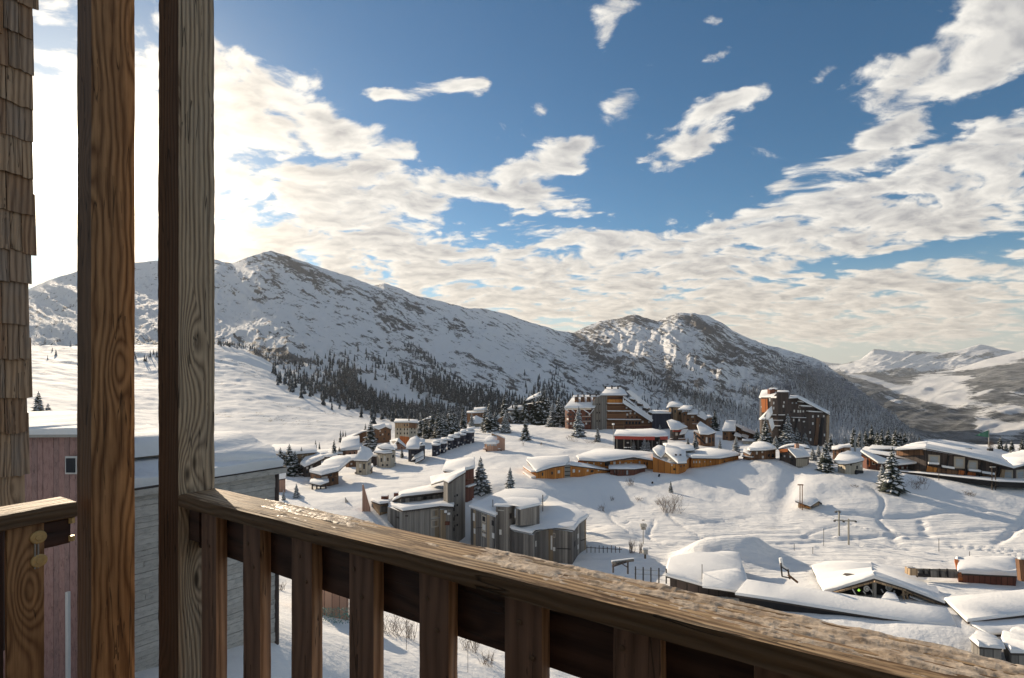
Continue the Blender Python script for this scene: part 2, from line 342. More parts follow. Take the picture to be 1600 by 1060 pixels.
# ------------------------------------------------------------------ village ground: a smooth surface through surveyed points
CP = [ # photo column, photo row, distance
 (-150,1100,14),(200,1075,20),(330,1020,24),(430,985,27),(430,1075,22),(520,985,38),(600,990,44),(700,1010,46),(790,1050,43),(600,1250,24),(900,1300,28),(100,1300,14),(100,1000,26),
 (1000,1100,46),(1200,1060,54),(1400,1080,52),(1600,1090,52),(1800,1090,52),(1150,960,66),(1400,990,60),(1600,1010,57),
 (470,800,105),(560,830,96),(640,900,85),(740,920,88),(830,925,90),(930,876,99),(700,862,109),(820,880,100),(1000,868,100),(1100,868,102),(1300,868,100),(1450,885,93),(1600,890,92),(1800,900,92),
 (460,770,130),(560,775,125),(650,785,120),(1000,845,112),(1200,830,120),(1300,815,126),(1400,815,128),(1600,805,135),(1800,810,135),
 (750,768,138),(797,772,138),(840,762,148),(930,753,162),(1010,738,176),(1070,737,178),(1150,726,186),(1220,722,184),(1290,738,166),(1390,768,146),(1320,745,162),(1460,740,172),(1550,755,160),(1700,760,160),
 (900,790,142),(1000,800,136),(1080,795,138),(1150,775,150),(1240,770,150),(880,830,120),(1050,770,152),(1180,745,168),(1300,780,144),(1390,790,138),
 (700,755,150),(640,740,175),(560,745,168),(500,758,150),(590,738,182),(450,748,160),(380,745,150),(230,740,140),(60,730,140),(-150,730,140),
 (780,712,205),(700,722,200),(820,695,240),(660,724,205),(740,695,245),(780,675,290),(680,690,270),(600,700,262),(530,705,250),(430,715,240),(560,690,300),
 (860,690,255),(900,700,238),(960,705,230),(1030,702,232),(900,672,300),(1000,670,310),(1060,690,258),(1100,698,240),(1150,700,236),(1110,672,310),(1200,708,220),(1240,700,240),(1300,702,250),(1350,735,180),(1400,710,230),(1500,700,250),(1600,700,250),(1750,705,250),(1230,694,260),
 (350,700,230),(440,690,290),(350,660,330),(350,620,440),(350,580,600),(345,545,860),(400,555,830),(440,600,600),(470,640,440),(520,655,400),(560,668,360),(600,676,350),(640,676,350),(430,585,700),(500,625,560),
 (230,690,240),(230,640,360),(230,590,560),(230,545,860),(80,662,240),(80,610,360),(80,570,520),(80,545,860),(-150,660,240),(-150,560,520),(-150,540,860),
 (560,650,600),(560,665,860),(650,668,450),(650,690,700),(750,662,450),(750,700,700),(900,668,400),(900,720,700),(1100,675,380),(1100,760,700),(1300,700,330),(1300,780,650),(1450,700,320),(1450,800,600),(1600,700,320),(1600,800,600),(1800,700,320),(1800,800,600),
 (700,690,860),(1000,780,860),(1400,820,860),(1800,820,860)]
def tps(r2): return 0.5*r2*np.log(np.maximum(r2, 1e-12))
def uv(px, Y): return np.stack([np.asarray(px, float)/260.0, np.log(np.asarray(Y, float))*3.0], -1)
_c = np.array(CP, float); _X = uv(_c[:, 0], _c[:, 2]); _z = (HY-_c[:, 1])/F*_c[:, 2]
_n = len(_c); _K = tps(((_X[:, None]-_X[None])**2).sum(-1)) + np.eye(_n)*0.03
_P = np.c_[np.ones(_n), _X]; _A = np.block([[_K, _P], [_P.T, np.zeros((3, 3))]])
_w = np.linalg.solve(_A, np.r_[_z, 0, 0, 0])
def bumpf(px, Y, x, y):
    z = 0
    # long smooth bank with its shaded side to the camera
    z = z + 4.6*np.exp(-(((px-1135)/72.0)**4)-((Y-97)/6.5)**2)
    # knoll of the slope below the chalets
    z = z + 2.2*np.exp(-(((px-1170)/80.0)**2)-((Y-178)/14.0)**2)
    z = z + 0.5*np.exp(-(((px-1310)/50.0)**2)-((Y-158)/10.0)**2)
    # snow-blown gully between
    z = z - 1.2*np.exp(-(((px-1230-(Y-150)*0.6)/18.0)**2)-((Y-160)/22.0)**2)
    z = z + 1.8*np.exp(-(((px-920)/50.0)**2)-((Y-222)/9.0)**2)
    z = z + 1.5*np.exp(-(((px-960)/40.0)**2)-((Y-118)/7.0)**2)
    return z
def ground(px, Y):
    px = np.atleast_1d(np.asarray(px, float)); Y = np.atleast_1d(np.asarray(Y, float))
    sh = np.broadcast(px, Y).shape; px = np.broadcast_to(px, sh).ravel(); Y = np.broadcast_to(Y, sh).ravel()
    out = np.empty(px.size)
    for i in range(0, px.size, 20000):
        U = uv(px[i:i+20000], Y[i:i+20000]); D = ((U[:, None]-_X[None])**2).sum(-1)
        out[i:i+20000] = tps(D)@_w[:_n] + _w[_n] + U@_w[_n+1:]
    x = (px-CX)/F*Y; y = Y
    am = sstep(15, 60, y)*(0.6+y/400.0)
    out += am*(0.75*fbm(x/26, y/26, 3, 5) + 0.26*fbm(x/7.0, y/7.0, 4, 9) + 0.30*(ridged(x/16.0+2, y/10.0, 3, 13)-0.5))
    out += sstep(24, 40, y)*(0.10*fbm(x/2.6, y/2.6, 3, 15) + 0.22*np.clip(fbm(x/3.3, y/3.3, 3, 17)-.25, 0, 1)*sstep(.0, .35, fbm(x/40, y/30, 2, 19)))
    hill = sstep(300, 520, y)*sstep(760, 560, px)
    out += hill*(3.5*fbm(x/90, y/70, 4, 21)+5.0*(ridged(x/120+y/300, y/60, 4, 31)-0.5)+1.3*(ridged(x/30, y/22, 4, 35)-0.5))
    out += bumpf(px, Y, x, y)
    return out.reshape(sh)
pxs = np.linspace(-260, 1860, 761); Ys = np.exp(np.linspace(math.log(9), math.log(900), 561))
GX, GY = np.meshgrid(pxs, Ys)
GZ = ground(GX, GY)
X_ = (GX-CX)/F*GY
track = sstep(60, 90, GY)*sstep(150, 128, GY)*sstep(820, 900, GX)
scrub = np.clip(sstep(260, 380, GY)*sstep(700, 560, GX)*sstep(-0.1, 0.4, fbm(X_/60, GY/40, 3, 77))*1.2 + 0.15*sstep(0.1, 0.5, fbm(X_/20, GY/20, 3, 78)), 0, 1)
# ski tracks: shallow furrows pressed into the piste
for (a0, b0, a1, b1, wd, dp) in [(1090,105,1700,128,0.5,.16),(1000,114,1300,113,0.5,.14),(920,112,1250,117,0.6,.14),(1180,109,1560,118,0.4,.12),(1280,107,1640,107,0.4,.12),(1560,112,1640,150,1.0,.25),(1100,126,1240,121,0.6,.15),(1380,127,1400,112,0.8,.2),(1440,128,1450,117,0.8,.2),(960,108,1250,105,0.4,.12),(1540,135,1300,131,0.7,.2)]:
    L = np.hypot((GX-a0)/5, GY-b0)
    t = np.clip(((GX-a0)*(a1-a0)/25+(GY-b0)*(b1-b0))/(((a1-a0)/5)**2+(b1-b0)**2), 0, 1)
    cx_ = a0+t*(a1-a0); cy_ = b0+t*(b1-b0)+1.2*np.sin(t*7+a0)
    dd_ = np.hypot((GX-cx_)/F*GY, (GY-cy_))
    GZ -= dp*np.exp(-(dd_/(wd+.35))**2)*2.6
tr_ = np.random.default_rng(4)
for t in range(16):
    x0 = tr_.uniform(-8, 95); y0 = tr_.uniform(99, 126); a_ = tr_.normal()*.5+(0 if t % 3 else 1.2); L_ = tr_.uniform(18, 60); w0 = tr_.uniform(.35, .6); fr0 = tr_.uniform(.10, .22); am0 = tr_.uniform(.5, 2.2)
    u_ = (X_-x0)*math.cos(a_)+(GY-y0)*math.sin(a_); v_ = -(X_-x0)*math.sin(a_)+(GY-y0)*math.cos(a_)
    msk = (u_ > 0)*(u_ < L_)
    GZ -= msk*.30*np.exp(-((v_-am0*np.sin(u_*fr0))/w0)**2)
V = np.stack([X_, GY, GZ], -1)
tag(grid_mesh('snow_ground', V, M['snow'], attrs={'track': track, 'scrub': scrub}), kind='structure')
lnY0, lnY1 = math.log(9), math.log(900)
PYG = HY - GZ/GY*F
def gz(px, Y):
    i = (px+260)/2120*760; j = (math.log(Y)-lnY0)/(lnY1-lnY0)*560
    i = min(max(i, 0), 758.99); j = min(max(j, 0), 558.99); a, b = int(i), int(j); u, v = i-a, j-b
    return float((GZ[b, a]*(1-u)+GZ[b, a+1]*u)*(1-v)+(GZ[b+1, a]*(1-u)+GZ[b+1, a+1]*u)*v)
def hit(px, py, ymin=30):
    i = min(max(int(round((px+260)/2120*760)), 0), 760)
    for j in range(561):
        if Ys[j] > ymin and PYG[j, i] <= py: return float(Ys[j])
    return 420.0

# ------------------------------------------------------------------ mountains
MC = np.array([(-300,520,2300),(-150,500,2400),(40,455,2500),(80,437,2600),(120,424,2600),(180,414,2700),(245,407,2700),(300,405,2700),(340,407,2700),(362,411,2700),(392,401,2800),(412,395,2900),(425,392,3000),(440,397,3000),(470,408,3000),(500,417,3000),(530,427,3000),(560,437,3000),(583,447,3000),(600,443,3000),(620,449,3000),(650,462,3000),(690,471,3100),(730,482,3100),(755,482,3200),(790,490,3300),(830,505,3400),(880,519,3500),(897,519,3700),(920,509,3900),(940,502,4000),(965,498,4000),(992,492,4000),(1012,497,4000),(1028,502,4000),(1045,494,4000),(1060,489,4000),(1085,489,4000),(1105,494,4000),(1125,503,3900),(1145,517,3800),(1175,531,3700),(1200,539,3600),(1235,549,3500),(1262,556,3400),(1285,566,3200),(1300,577,3000),(1340,606,2600),(1400,652,2100),(1445,690,1700),(1500,730,1450),(1600,800,1300),(1700,860,1300)], float)
MF = np.array([(-300,610,880),(340,610,880),(450,640,800),(600,695,720),(750,700,800),(900,720,950),(1100,730,1100),(1300,760,1100),(1450,790,1000),(1700,900,1000)], float)
mpx = np.linspace(-300, 1700, 1150); TT = np.concatenate([np.linspace(0, 1, 360), np.linspace(1.02, 1.3, 8)])
yc = np.interp(mpx, MC[:, 0], MC[:, 1]); Yc = np.interp(mpx, MC[:, 0], MC[:, 2]); yf = np.interp(mpx, MF[:, 0], MF[:, 1]); Yf = np.interp(mpx, MF[:, 0], MF[:, 2])
kk = np.exp(-np.linspace(-2, 2, 41)**2); kk /= kk.sum(); Yc = np.convolve(np.pad(Yc, 20, 'edge'), kk, 'valid')
ycs = np.convolve(np.pad(yc, 20, 'edge'), kk, 'valid'); ycf = yc + 1.6*fbm(mpx/14, mpx*0, 4, 3)-ycs; yc = ycs
T, PXM = np.meshgrid(TT, mpx, indexing='ij')
Tc = np.clip(T, 0, 1)
YM = Yf*(Yc/Yf)**T
prof = Tc**0.85
PYM = yf+(yc-yf)*prof+ycf*sstep(.82, 1.0, Tc)
def gb(px, py, cx, cy, rx, ry, rot=0):
    c_, s_ = math.cos(R(rot)), math.sin(R(rot)); u = ((px-cx)*c_+(py-cy)*s_)/rx; v = (-(px-cx)*s_+(py-cy)*c_)/ry
    return np.exp(-(u*u+v*v))
XM = (PXM-CX)/F*YM
# relief: spurs and gullies running down to the right, strength fading to the crest
ca, sa = math.cos(R(32)), math.sin(R(32))
al = PXM*ca+PYM*sa; ac = -PXM*sa+PYM*ca
fade = np.clip((1-Tc)*6, 0, 1)*sstep(0, 0.08, Tc)
rr = ridged(al/260+3, ac/60, 5, 41, 0.55)
rr2 = ridged(PXM/46+ac/200, PYM/60+7, 5, 57, 0.6)
leftm = sstep(1000, 850, PXM)
east = sstep(860, 960, PXM)
rel = leftm*(rr-0.55)*26 + east*((rr-0.55)*20+(rr2-0.55)*22) + fbm(PXM/120, PYM/60, 3, 66)*8
crag = np.zeros_like(PYM)
ROCK = [(455,417,28,9,15,.9),(480,432,60,12,28,.7),(520,445,60,10,25,.55),(410,405,30,6,-8,.35),(425,440,40,8,30,.6),(405,462,22,8,35,.6),(470,470,60,9,22,.45),(590,470,40,14,20,.55),(640,478,40,12,15,.5),(620,505,60,10,10,.4),(710,510,30,10,30,.4),(705,520,14,9,0,.7),
 (620,545,40,30,60,.55),(645,575,26,26,0,.5),(680,560,46,6,38,.6),(780,590,60,16,20,.45),(815,545,30,12,30,.4),(860,560,50,12,38,.5),(900,600,60,10,40,.5),(900,540,40,14,35,.55),(990,500,50,9,0,1.0),(940,515,40,9,-15,.8),(930,545,40,22,30,.6),
 (1000,545,50,22,35,.45),(960,580,50,18,35,.5),(1040,590,60,20,22,.55),(1120,530,52,17,22,.80),(1150,560,46,20,15,.74),(1100,515,40,8,15,.7),(1080,500,40,7,10,.5),(1110,570,40,15,15,.6),(1190,560,16,16,0,.5),(1195,590,20,14,0,.7),(1100,610,80,12,18,.4),(1240,590,60,30,35,.35),(440,560,40,14,12,.7),(395,560,30,12,10,.5),(80,560,60,30,0,.25),(230,560,60,30,0,.25),(90,520,60,10,0,.2)]
for (a_, b_, c_, d_, r_, s_) in ROCK: crag = crag + s_*gb(PXM, PYM, a_, b_, c_, d_, r_)
strat = ridged(al/30, ac/5.5, 4, 88, 0.6)
cragn = np.clip(crag, 0, 1.2)
rib1 = ridged(al/34+fbm(PXM/50, PYM/40, 2, 121)*1.2, ac/7.0, 4, 111, .6); rib2 = ridged(PXM/15+PYM/34, PYM/30, 4, 115, .6)
rel = rel + (rib1-.6)*(2.5+6*east) + (rib2-.6)*(1.5+5.5*east) + cragn*(strat-0.5)*9*1.0 + (ridged(PXM/22, PYM/16, 4, 95)-0.5)*4.5 + (ridged(PXM/60+PYM/90, PYM/36, 5, 97, .6)-0.5)*9
PYM2 = PYM - rel*fade
# piste line ribbon: smooth shelf
ZM = (HY-PYM2)/F*YM
back = np.clip(T-1, 0, 1); ZM = ZM - back*Yc*0.9
zone = sstep(-.05, .35, fbm(PXM/90, PYM/45, 3, 131)+.30*east+.5*np.clip(crag, 0, 1))
rockf = (.42-.14*east)*zone*sstep(.62, .86, rib1)+.24*zone*east*sstep(.66, .88, rib2)+np.clip(crag*(0.66-.16*east) + 0.03*east + 0.11, 0, 1.1)*(0.55+0.9*(strat-0.35)) + 0.55*np.clip(fbm(al/40, ac/10, 4, 99)+0.02, 0, 1)*(0.45+0.55*east)
forest_floor = np.clip(gb(PXM, PYM, 1330, 640, 110, 40, 38)*1.2+gb(PXM, PYM, 1230, 640, 90, 40, 20)*.8+gb(PXM, PYM, 1420, 700, 80, 40, 38)*1.2+gb(PXM, PYM, 700, 640, 130, 22, 10)*.4, 0, 1)
m, k, b = newmat('mountain_snow_and_rock')
pos = k.new('ShaderNodeNewGeometry').outputs['Position']
ra = k.new('ShaderNodeAttribute', attribute_name='rock').outputs['Fac']; fa = k.new('ShaderNodeAttribute', attribute_name='wood').outputs['Fac']
n_a = k.noise(k.mapping(k.mapping(pos, rot=(0, -0.52, 0)), scale=(0.42, 0.28, 1.3)), 0.034, 9, 0.80)
n_b = k.noise(k.mapping(pos, scale=(1, .35, 1)), 0.05, 7, 0.75)
rk = k.mapr(k.m('ADD', ra, k.m('MULTIPLY', k.m('SUBTRACT', n_a, 0.5), 4.2)), 0.42, 0.60, 0, 1)
rc = k.mix(n_b, rgb(0.035, 0.035, 0.04), rgb(0.24, 0.23, 0.22))
col = k.mix(rk, rgb(0.87, 0.87, 0.865), rc)
wf = k.mapr(k.m('ADD', fa, k.m('MULTIPLY', k.m('SUBTRACT', n_b, 0.5), 1.6)), 0.40, 0.70, 0, 1)
col = k.mix(k.m('MULTIPLY', wf, 0.8), col, rgb(0.09, 0.10, 0.13))
k.put(b.inputs['Base Color'], col); b.inputs['Roughness'].default_value = 0.8; b.inputs['Specular IOR Level'].default_value = 0.1
k.put(b.inputs['Normal'], k.bump(k.m('ADD', n_a, k.m('MULTIPLY', n_b, 0.5)), 0.8, 18.0))
M['mountain'] = m
tag(grid_mesh('mountain', np.stack([XM, YM, ZM], -1), M['mountain'], attrs={'rock': rockf, 'wood': forest_floor}), kind='structure')

# far valley to the right and the snowy range behind it
def far_land(name, crest, Y0, Y1, yfoot, n_cols, n_rows, mat, relief, seed, patch=None):
    cr = np.array(crest, float); px = np.linspace(cr[0, 0], cr[-1, 0], n_cols)
    yc_ = np.interp(px, cr[:, 0], cr[:, 1])+(1.2 if seed > 250 else .4)*fbm(px/12, px*0, 4, seed)
    t = np.concatenate([np.linspace(0, 1, n_rows), [1.05, 1.2]])
    T_, PX_ = np.meshgrid(t, px, indexing='ij'); Yq = Y0*(Y1/Y0)**T_; Tq = np.clip(T_, 0, 1)
    k2 = np.exp(-np.linspace(-2, 2, 61)**2); k2 /= k2.sum(); ys_ = np.convolve(np.pad(yc_, 30, 'edge'), k2, 'valid')
    PYq = yfoot+(ys_-yfoot)*Tq+(yc_-ys_)*sstep(.93, 1, Tq)
    fd = np.clip((1-Tq)*5, 0, 1)
    PYq = PYq-fd*relief*((ridged(PX_/(50 if seed < 250 else 26)+PYq/14, PYq/(16 if seed < 250 else 8), 3 if seed < 250 else 5, seed+5)-0.5)+0.8*fbm(PX_/90, PYq/14, 2, seed+9))
    Zq = (HY-PYq)/F*Yq-np.clip(T_-1, 0, 1)*Y1*0.8
    att = patch(PX_, PYq) if patch else np.zeros_like(PX_)
    return tag(grid_mesh(name, np.stack([(PX_-CX)/F*Yq, Yq, Zq], -1), mat, attrs={'fields': att}), kind='structure')
m, k, b = newmat('wooded_valley_with_snow_fields')
pos = k.new('ShaderNodeNewGeometry').outputs['Position']
fa = k.new('ShaderNodeAttribute', attribute_name='fields').outputs['Fac']
n_a = k.noise(k.mapping(pos, scale=(1, .55, 1)), 0.0016, 7, 0.62); n_b = k.noise(k.mapping(pos, scale=(1, .35, 1)), 0.016, 9, 0.82)
f_ = k.mapr(k.m('ADD', fa, k.m('ADD', k.m('MULTIPLY', k.m('SUBTRACT', n_a, 0.5), 1.3), k.m('MULTIPLY', k.m('SUBTRACT', n_b, 0.5), 1.5))), 0.42, 0.56, 0, 1)
fo = k.mix(k.mapr(k.m('ADD', k.m('MULTIPLY', n_b, .6), k.m('MULTIPLY', k.noise(k.mapping(pos, scale=(1, .35, 1)), 0.004, 6, 0.7), .4)), 0.44, 0.58), rgb(0.030, 0.036, 0.040), rgb(0.24, 0.245, 0.25))
k.put(b.inputs['Base Color'], k.mix(f_, fo, rgb(0.78, 0.78, 0.78))); b.inputs['Roughness'].default_value = 0.9
k.put(b.inputs['Normal'], k.bump(n_b, 0.9, 45.0))
M['valley'] = m
def patch_v(px, py):
    a = 0.10+0*px
    for (cx, cy, rx, ry, ro, s_) in [(1480,610,45,22,0,.75),(1450,600,30,14,0,.5),(1520,630,60,12,10,.4),(1540,660,60,14,30,.6),(1470,700,90,14,10,.8),(1590,668,50,12,0,.5),(1560,560,80,12,-12,.9),(1410,612,30,5,15,.5),(1400,628,18,4,30,.45),(1540,612,20,3,-20,.5),(1330,600,30,3,12,.5),(1440,640,50,5,25,.4),(1580,640,16,6,0,.5),(1500,592,50,3,-8,.4),(1590,615,30,8,0,.5),(1350,590,60,4,12,.5),(1380,600,60,4,20,.4),(1430,575,50,4,-6,.5),(1590,640,40,8,0,.5),(1380,620,30,6,20,.3),(1510,640,20,20,0,-.4),(1560,595,50,14,0,-.35),(1400,640,60,20,20,-.25)]:
        a = a+s_*gb(px, py, cx, cy, rx, ry, ro)
    return a
far_land('valley_hills', [(1180,600),(1260,590),(1300,584),(1350,586),(1400,590),(1450,583),(1490,578),(1540,562),(1600,548),(1700,530),(1900,500)], 1500, 7500, 760, 420, 160, M['valley'], 11, 200, patch_v)
def patch_s(px, py): return 0.22+0.42*sstep(594, 572, py)+0.45*fbm(px/30+py/9, py/9, 4, 305)
far_land('snowy_range', [(1150,590),(1250,580),(1290,573),(1310,570),(1345,561),(1365,546),(1400,549),(1440,549),(1470,552),(1500,547),(1530,538),(1560,545),(1600,551),(1700,545),(1900,540)], 10500, 14500, 606, 400, 120, M['valley'], 7, 300, patch_s)
far_land('distant_hills', [(1180,575),(1230,562),(1250,556),(1300,568),(1350,571),(1500,572),(1900,570)], 15500, 22000, 590, 160, 20, M['valley'], 2, 340, lambda a_, b_: 0.5+0*a_)
# wide ground sheet below everything, out to the horizon
gs = pyd('valley_floor', [(-24000,-9000,-900),(24000,-9000,-900),(24000,24000,-900),(-24000,24000,-900)], [(0,1,2,3)], M['valley']); tag(gs, kind='structure')

# valley air: one closed box of thin even haze
m = bpy.data.materials.new('valley_air'); m.use_nodes = True; m.node_tree.nodes.clear(); k = N(m.node_tree)
vo = k.new('ShaderNodeVolumePrincipled'); vo.inputs['Color'].default_value = rgb(.90,.93,.96); vo.inputs['Density'].default_value = 2.2e-5; vo.inputs['Anisotropy'].default_value = .35
oo = k.new('ShaderNodeOutputMaterial'); k.l.new(vo.outputs[0], oo.inputs['Volume'])
X0, X1, Y0_, Y1_, Z0_, Z1_ = -24100, 24100, -9100, 24100, -901, 1400
hz_o = pyd('haze', [(x,y,z) for x in (X0,X1) for y in (Y0_,Y1_) for z in (Z0_,Z1_)], [(0,1,3,2),(4,6,7,5),(0,4,5,1),(2,3,7,6),(0,2,6,4),(1,5,7,3)], m)
tag(hz_o, kind='stuff')

# ------------------------------------------------------------------ firs
def fir_mesh(seed, tiers=17, snowy=0.6, H=1.0, wid=0.23, mats=None):
    """unit-height fir: whorls of drooping ragged boughs, each bough with its own load of snow"""
    r = random.Random(seed); V, Fc, mi = [], [], []
    def tri(a, b, c, m_):
        n = len(V); V.extend([a, b, c]); Fc.append((n, n+1, n+2)); mi.append(m_)
    for t in range(tiers):
        f = t/(tiers-1.0); z0 = 0.07+0.90*f**0.92
        L = wid*(1-f)**0.82*(0.85+0.3*r.random())+0.010
        nb = max(5, int(12-6*f)); ph = r.random()*6.28
        for i in range(nb):
            a = ph+i*6.283/nb+r.uniform(-.22, .22); l = L*r.uniform(.68, 1.18)
            ca_, sa_ = math.cos(a), math.sin(a); w_ = l*r.uniform(.22, .34)+0.007
            dr = l*r.uniform(.20, .50); zz = z0+r.uniform(-.012, .012)
            def pt(s, side, dz_=0.0): return Vector((ca_*l*s-sa_*side, sa_*l*s+ca_*side, zz-dr*s*s+dz_+(0.03*l if s > .9 else 0)))
            root = pt(0.02, 0, 0.010); tip = pt(1.0, r.uniform(-.2, .2)*w_)
            ms = pt(.45, 0, .004)
            for sg in (-1, 1):
                s1 = pt(.38, sg*w_*.9, -.35*w_); s2 = pt(.72, sg*w_*.85, -.30*w_); s3 = pt(.90, sg*w_*.45, -.1*w_)
                tri(root, s1, ms, 0); tri(ms, s1, s2, 0); tri(ms, s2, tip, 0); tri(ms, s3, tip, 0)
                # needles hanging below the bough
                tri(pt(.3, 0), pt(.62, 0), pt(.5, sg*w_*.25, -.055*(1-.5*f)-w_*.3), 0)
            if r.random() < snowy+0.1:
                e = 0.007
                a0 = r.uniform(.12, .40); a1 = r.uniform(.8, 1.02); q0 = pt(a0, 0, e); q1 = pt(a1, 0, e*1.2); k1 = r.uniform(.55, .95)
                qa = pt((a0+a1)/2, w_*k1, e*.4-.12*w_); qb = pt((a0+a1)/2, -w_*k1, e*.4-.12*w_)
                qm = pt((a0+a1)/2, 0, e*2.6)
                for p_, q_ in ((q0, qa), (qa, q1), (q1, qb), (qb, q0)): tri(p_, q_, qm, 1)
    n = len(V); V.extend([Vector((.006, 0, .93)), Vector((-.005, .005, .93)), Vector((0, -.006, .93)), Vector((0, 0, 1.0))])
    for q_ in ((n, n+1, n+3), (n+1, n+2, n+3), (n+2, n, n+3)): Fc.append(q_); mi.append(0)
    me = bpy.data.meshes.new('crown'); me.from_pydata([tuple(v) for v in V], [], Fc)
    for m_ in mats: me.materials.append(m_)
    me.polygons.foreach_set('material_index', mi); me.update(); return me
def trunk_mesh():
    V, Fc = [], []
    for j, (z, r_) in enumerate(((-.06, .017), (.05, .013), (.5, .007), (.97, .0015))):
        for i in range(7): V.append((r_*math.cos(i*.8976), r_*math.sin(i*.8976), z))
    for j in range(3):
        for i in range(7): Fc.append((j*7+i, j*7+(i+1) % 7, (j+1)*7+(i+1) % 7, (j+1)*7+i))
    me = bpy.data.meshes.new('trunk'); me.from_pydata(V, [], Fc); me.materials.append(M['bark']); return me
TR = trunk_mesh()
CR = {'d': [fir_mesh(s, 18, .30, wid=.20, mats=(M['needle'], M['treesnow'])) for s in (1, 2, 3)],
      's': [fir_mesh(s, 20, .85, wid=.23, mats=(M['needleb'], M['treesnow'])) for s in (4, 5, 6)],
      'w': [fir_mesh(s, 19, .62, wid=.235, mats=(M['needle'], M['treesnow'])) for s in (7, 8, 9)]}
def fir(px, pt, pb, kind, label, w_=1.0, group=None, name='fir_tree', Y=None):
    w_ *= 1.12
    Y = Y or hit(px, pb); h = (pb-pt)/F*Y; z = gz(px, Y)
    # the foot stands on the snow; the tip reaches its row
    h = max(1.0, (HY-pt)/F*Y - z)
    o = empty(name, ((px-CX)/F*Y, Y, z), label, 'tree', group)
    o.scale = (h*w_, h*w_, h); o.rotation_euler.z = random.random()*6.28
    for nm, me in (('trunk', TR), ('crown', random.choice(CR[kind]))):
        c = bpy.data.objects.new(nm, me); COL.objects.link(c); c.parent = o
    return o
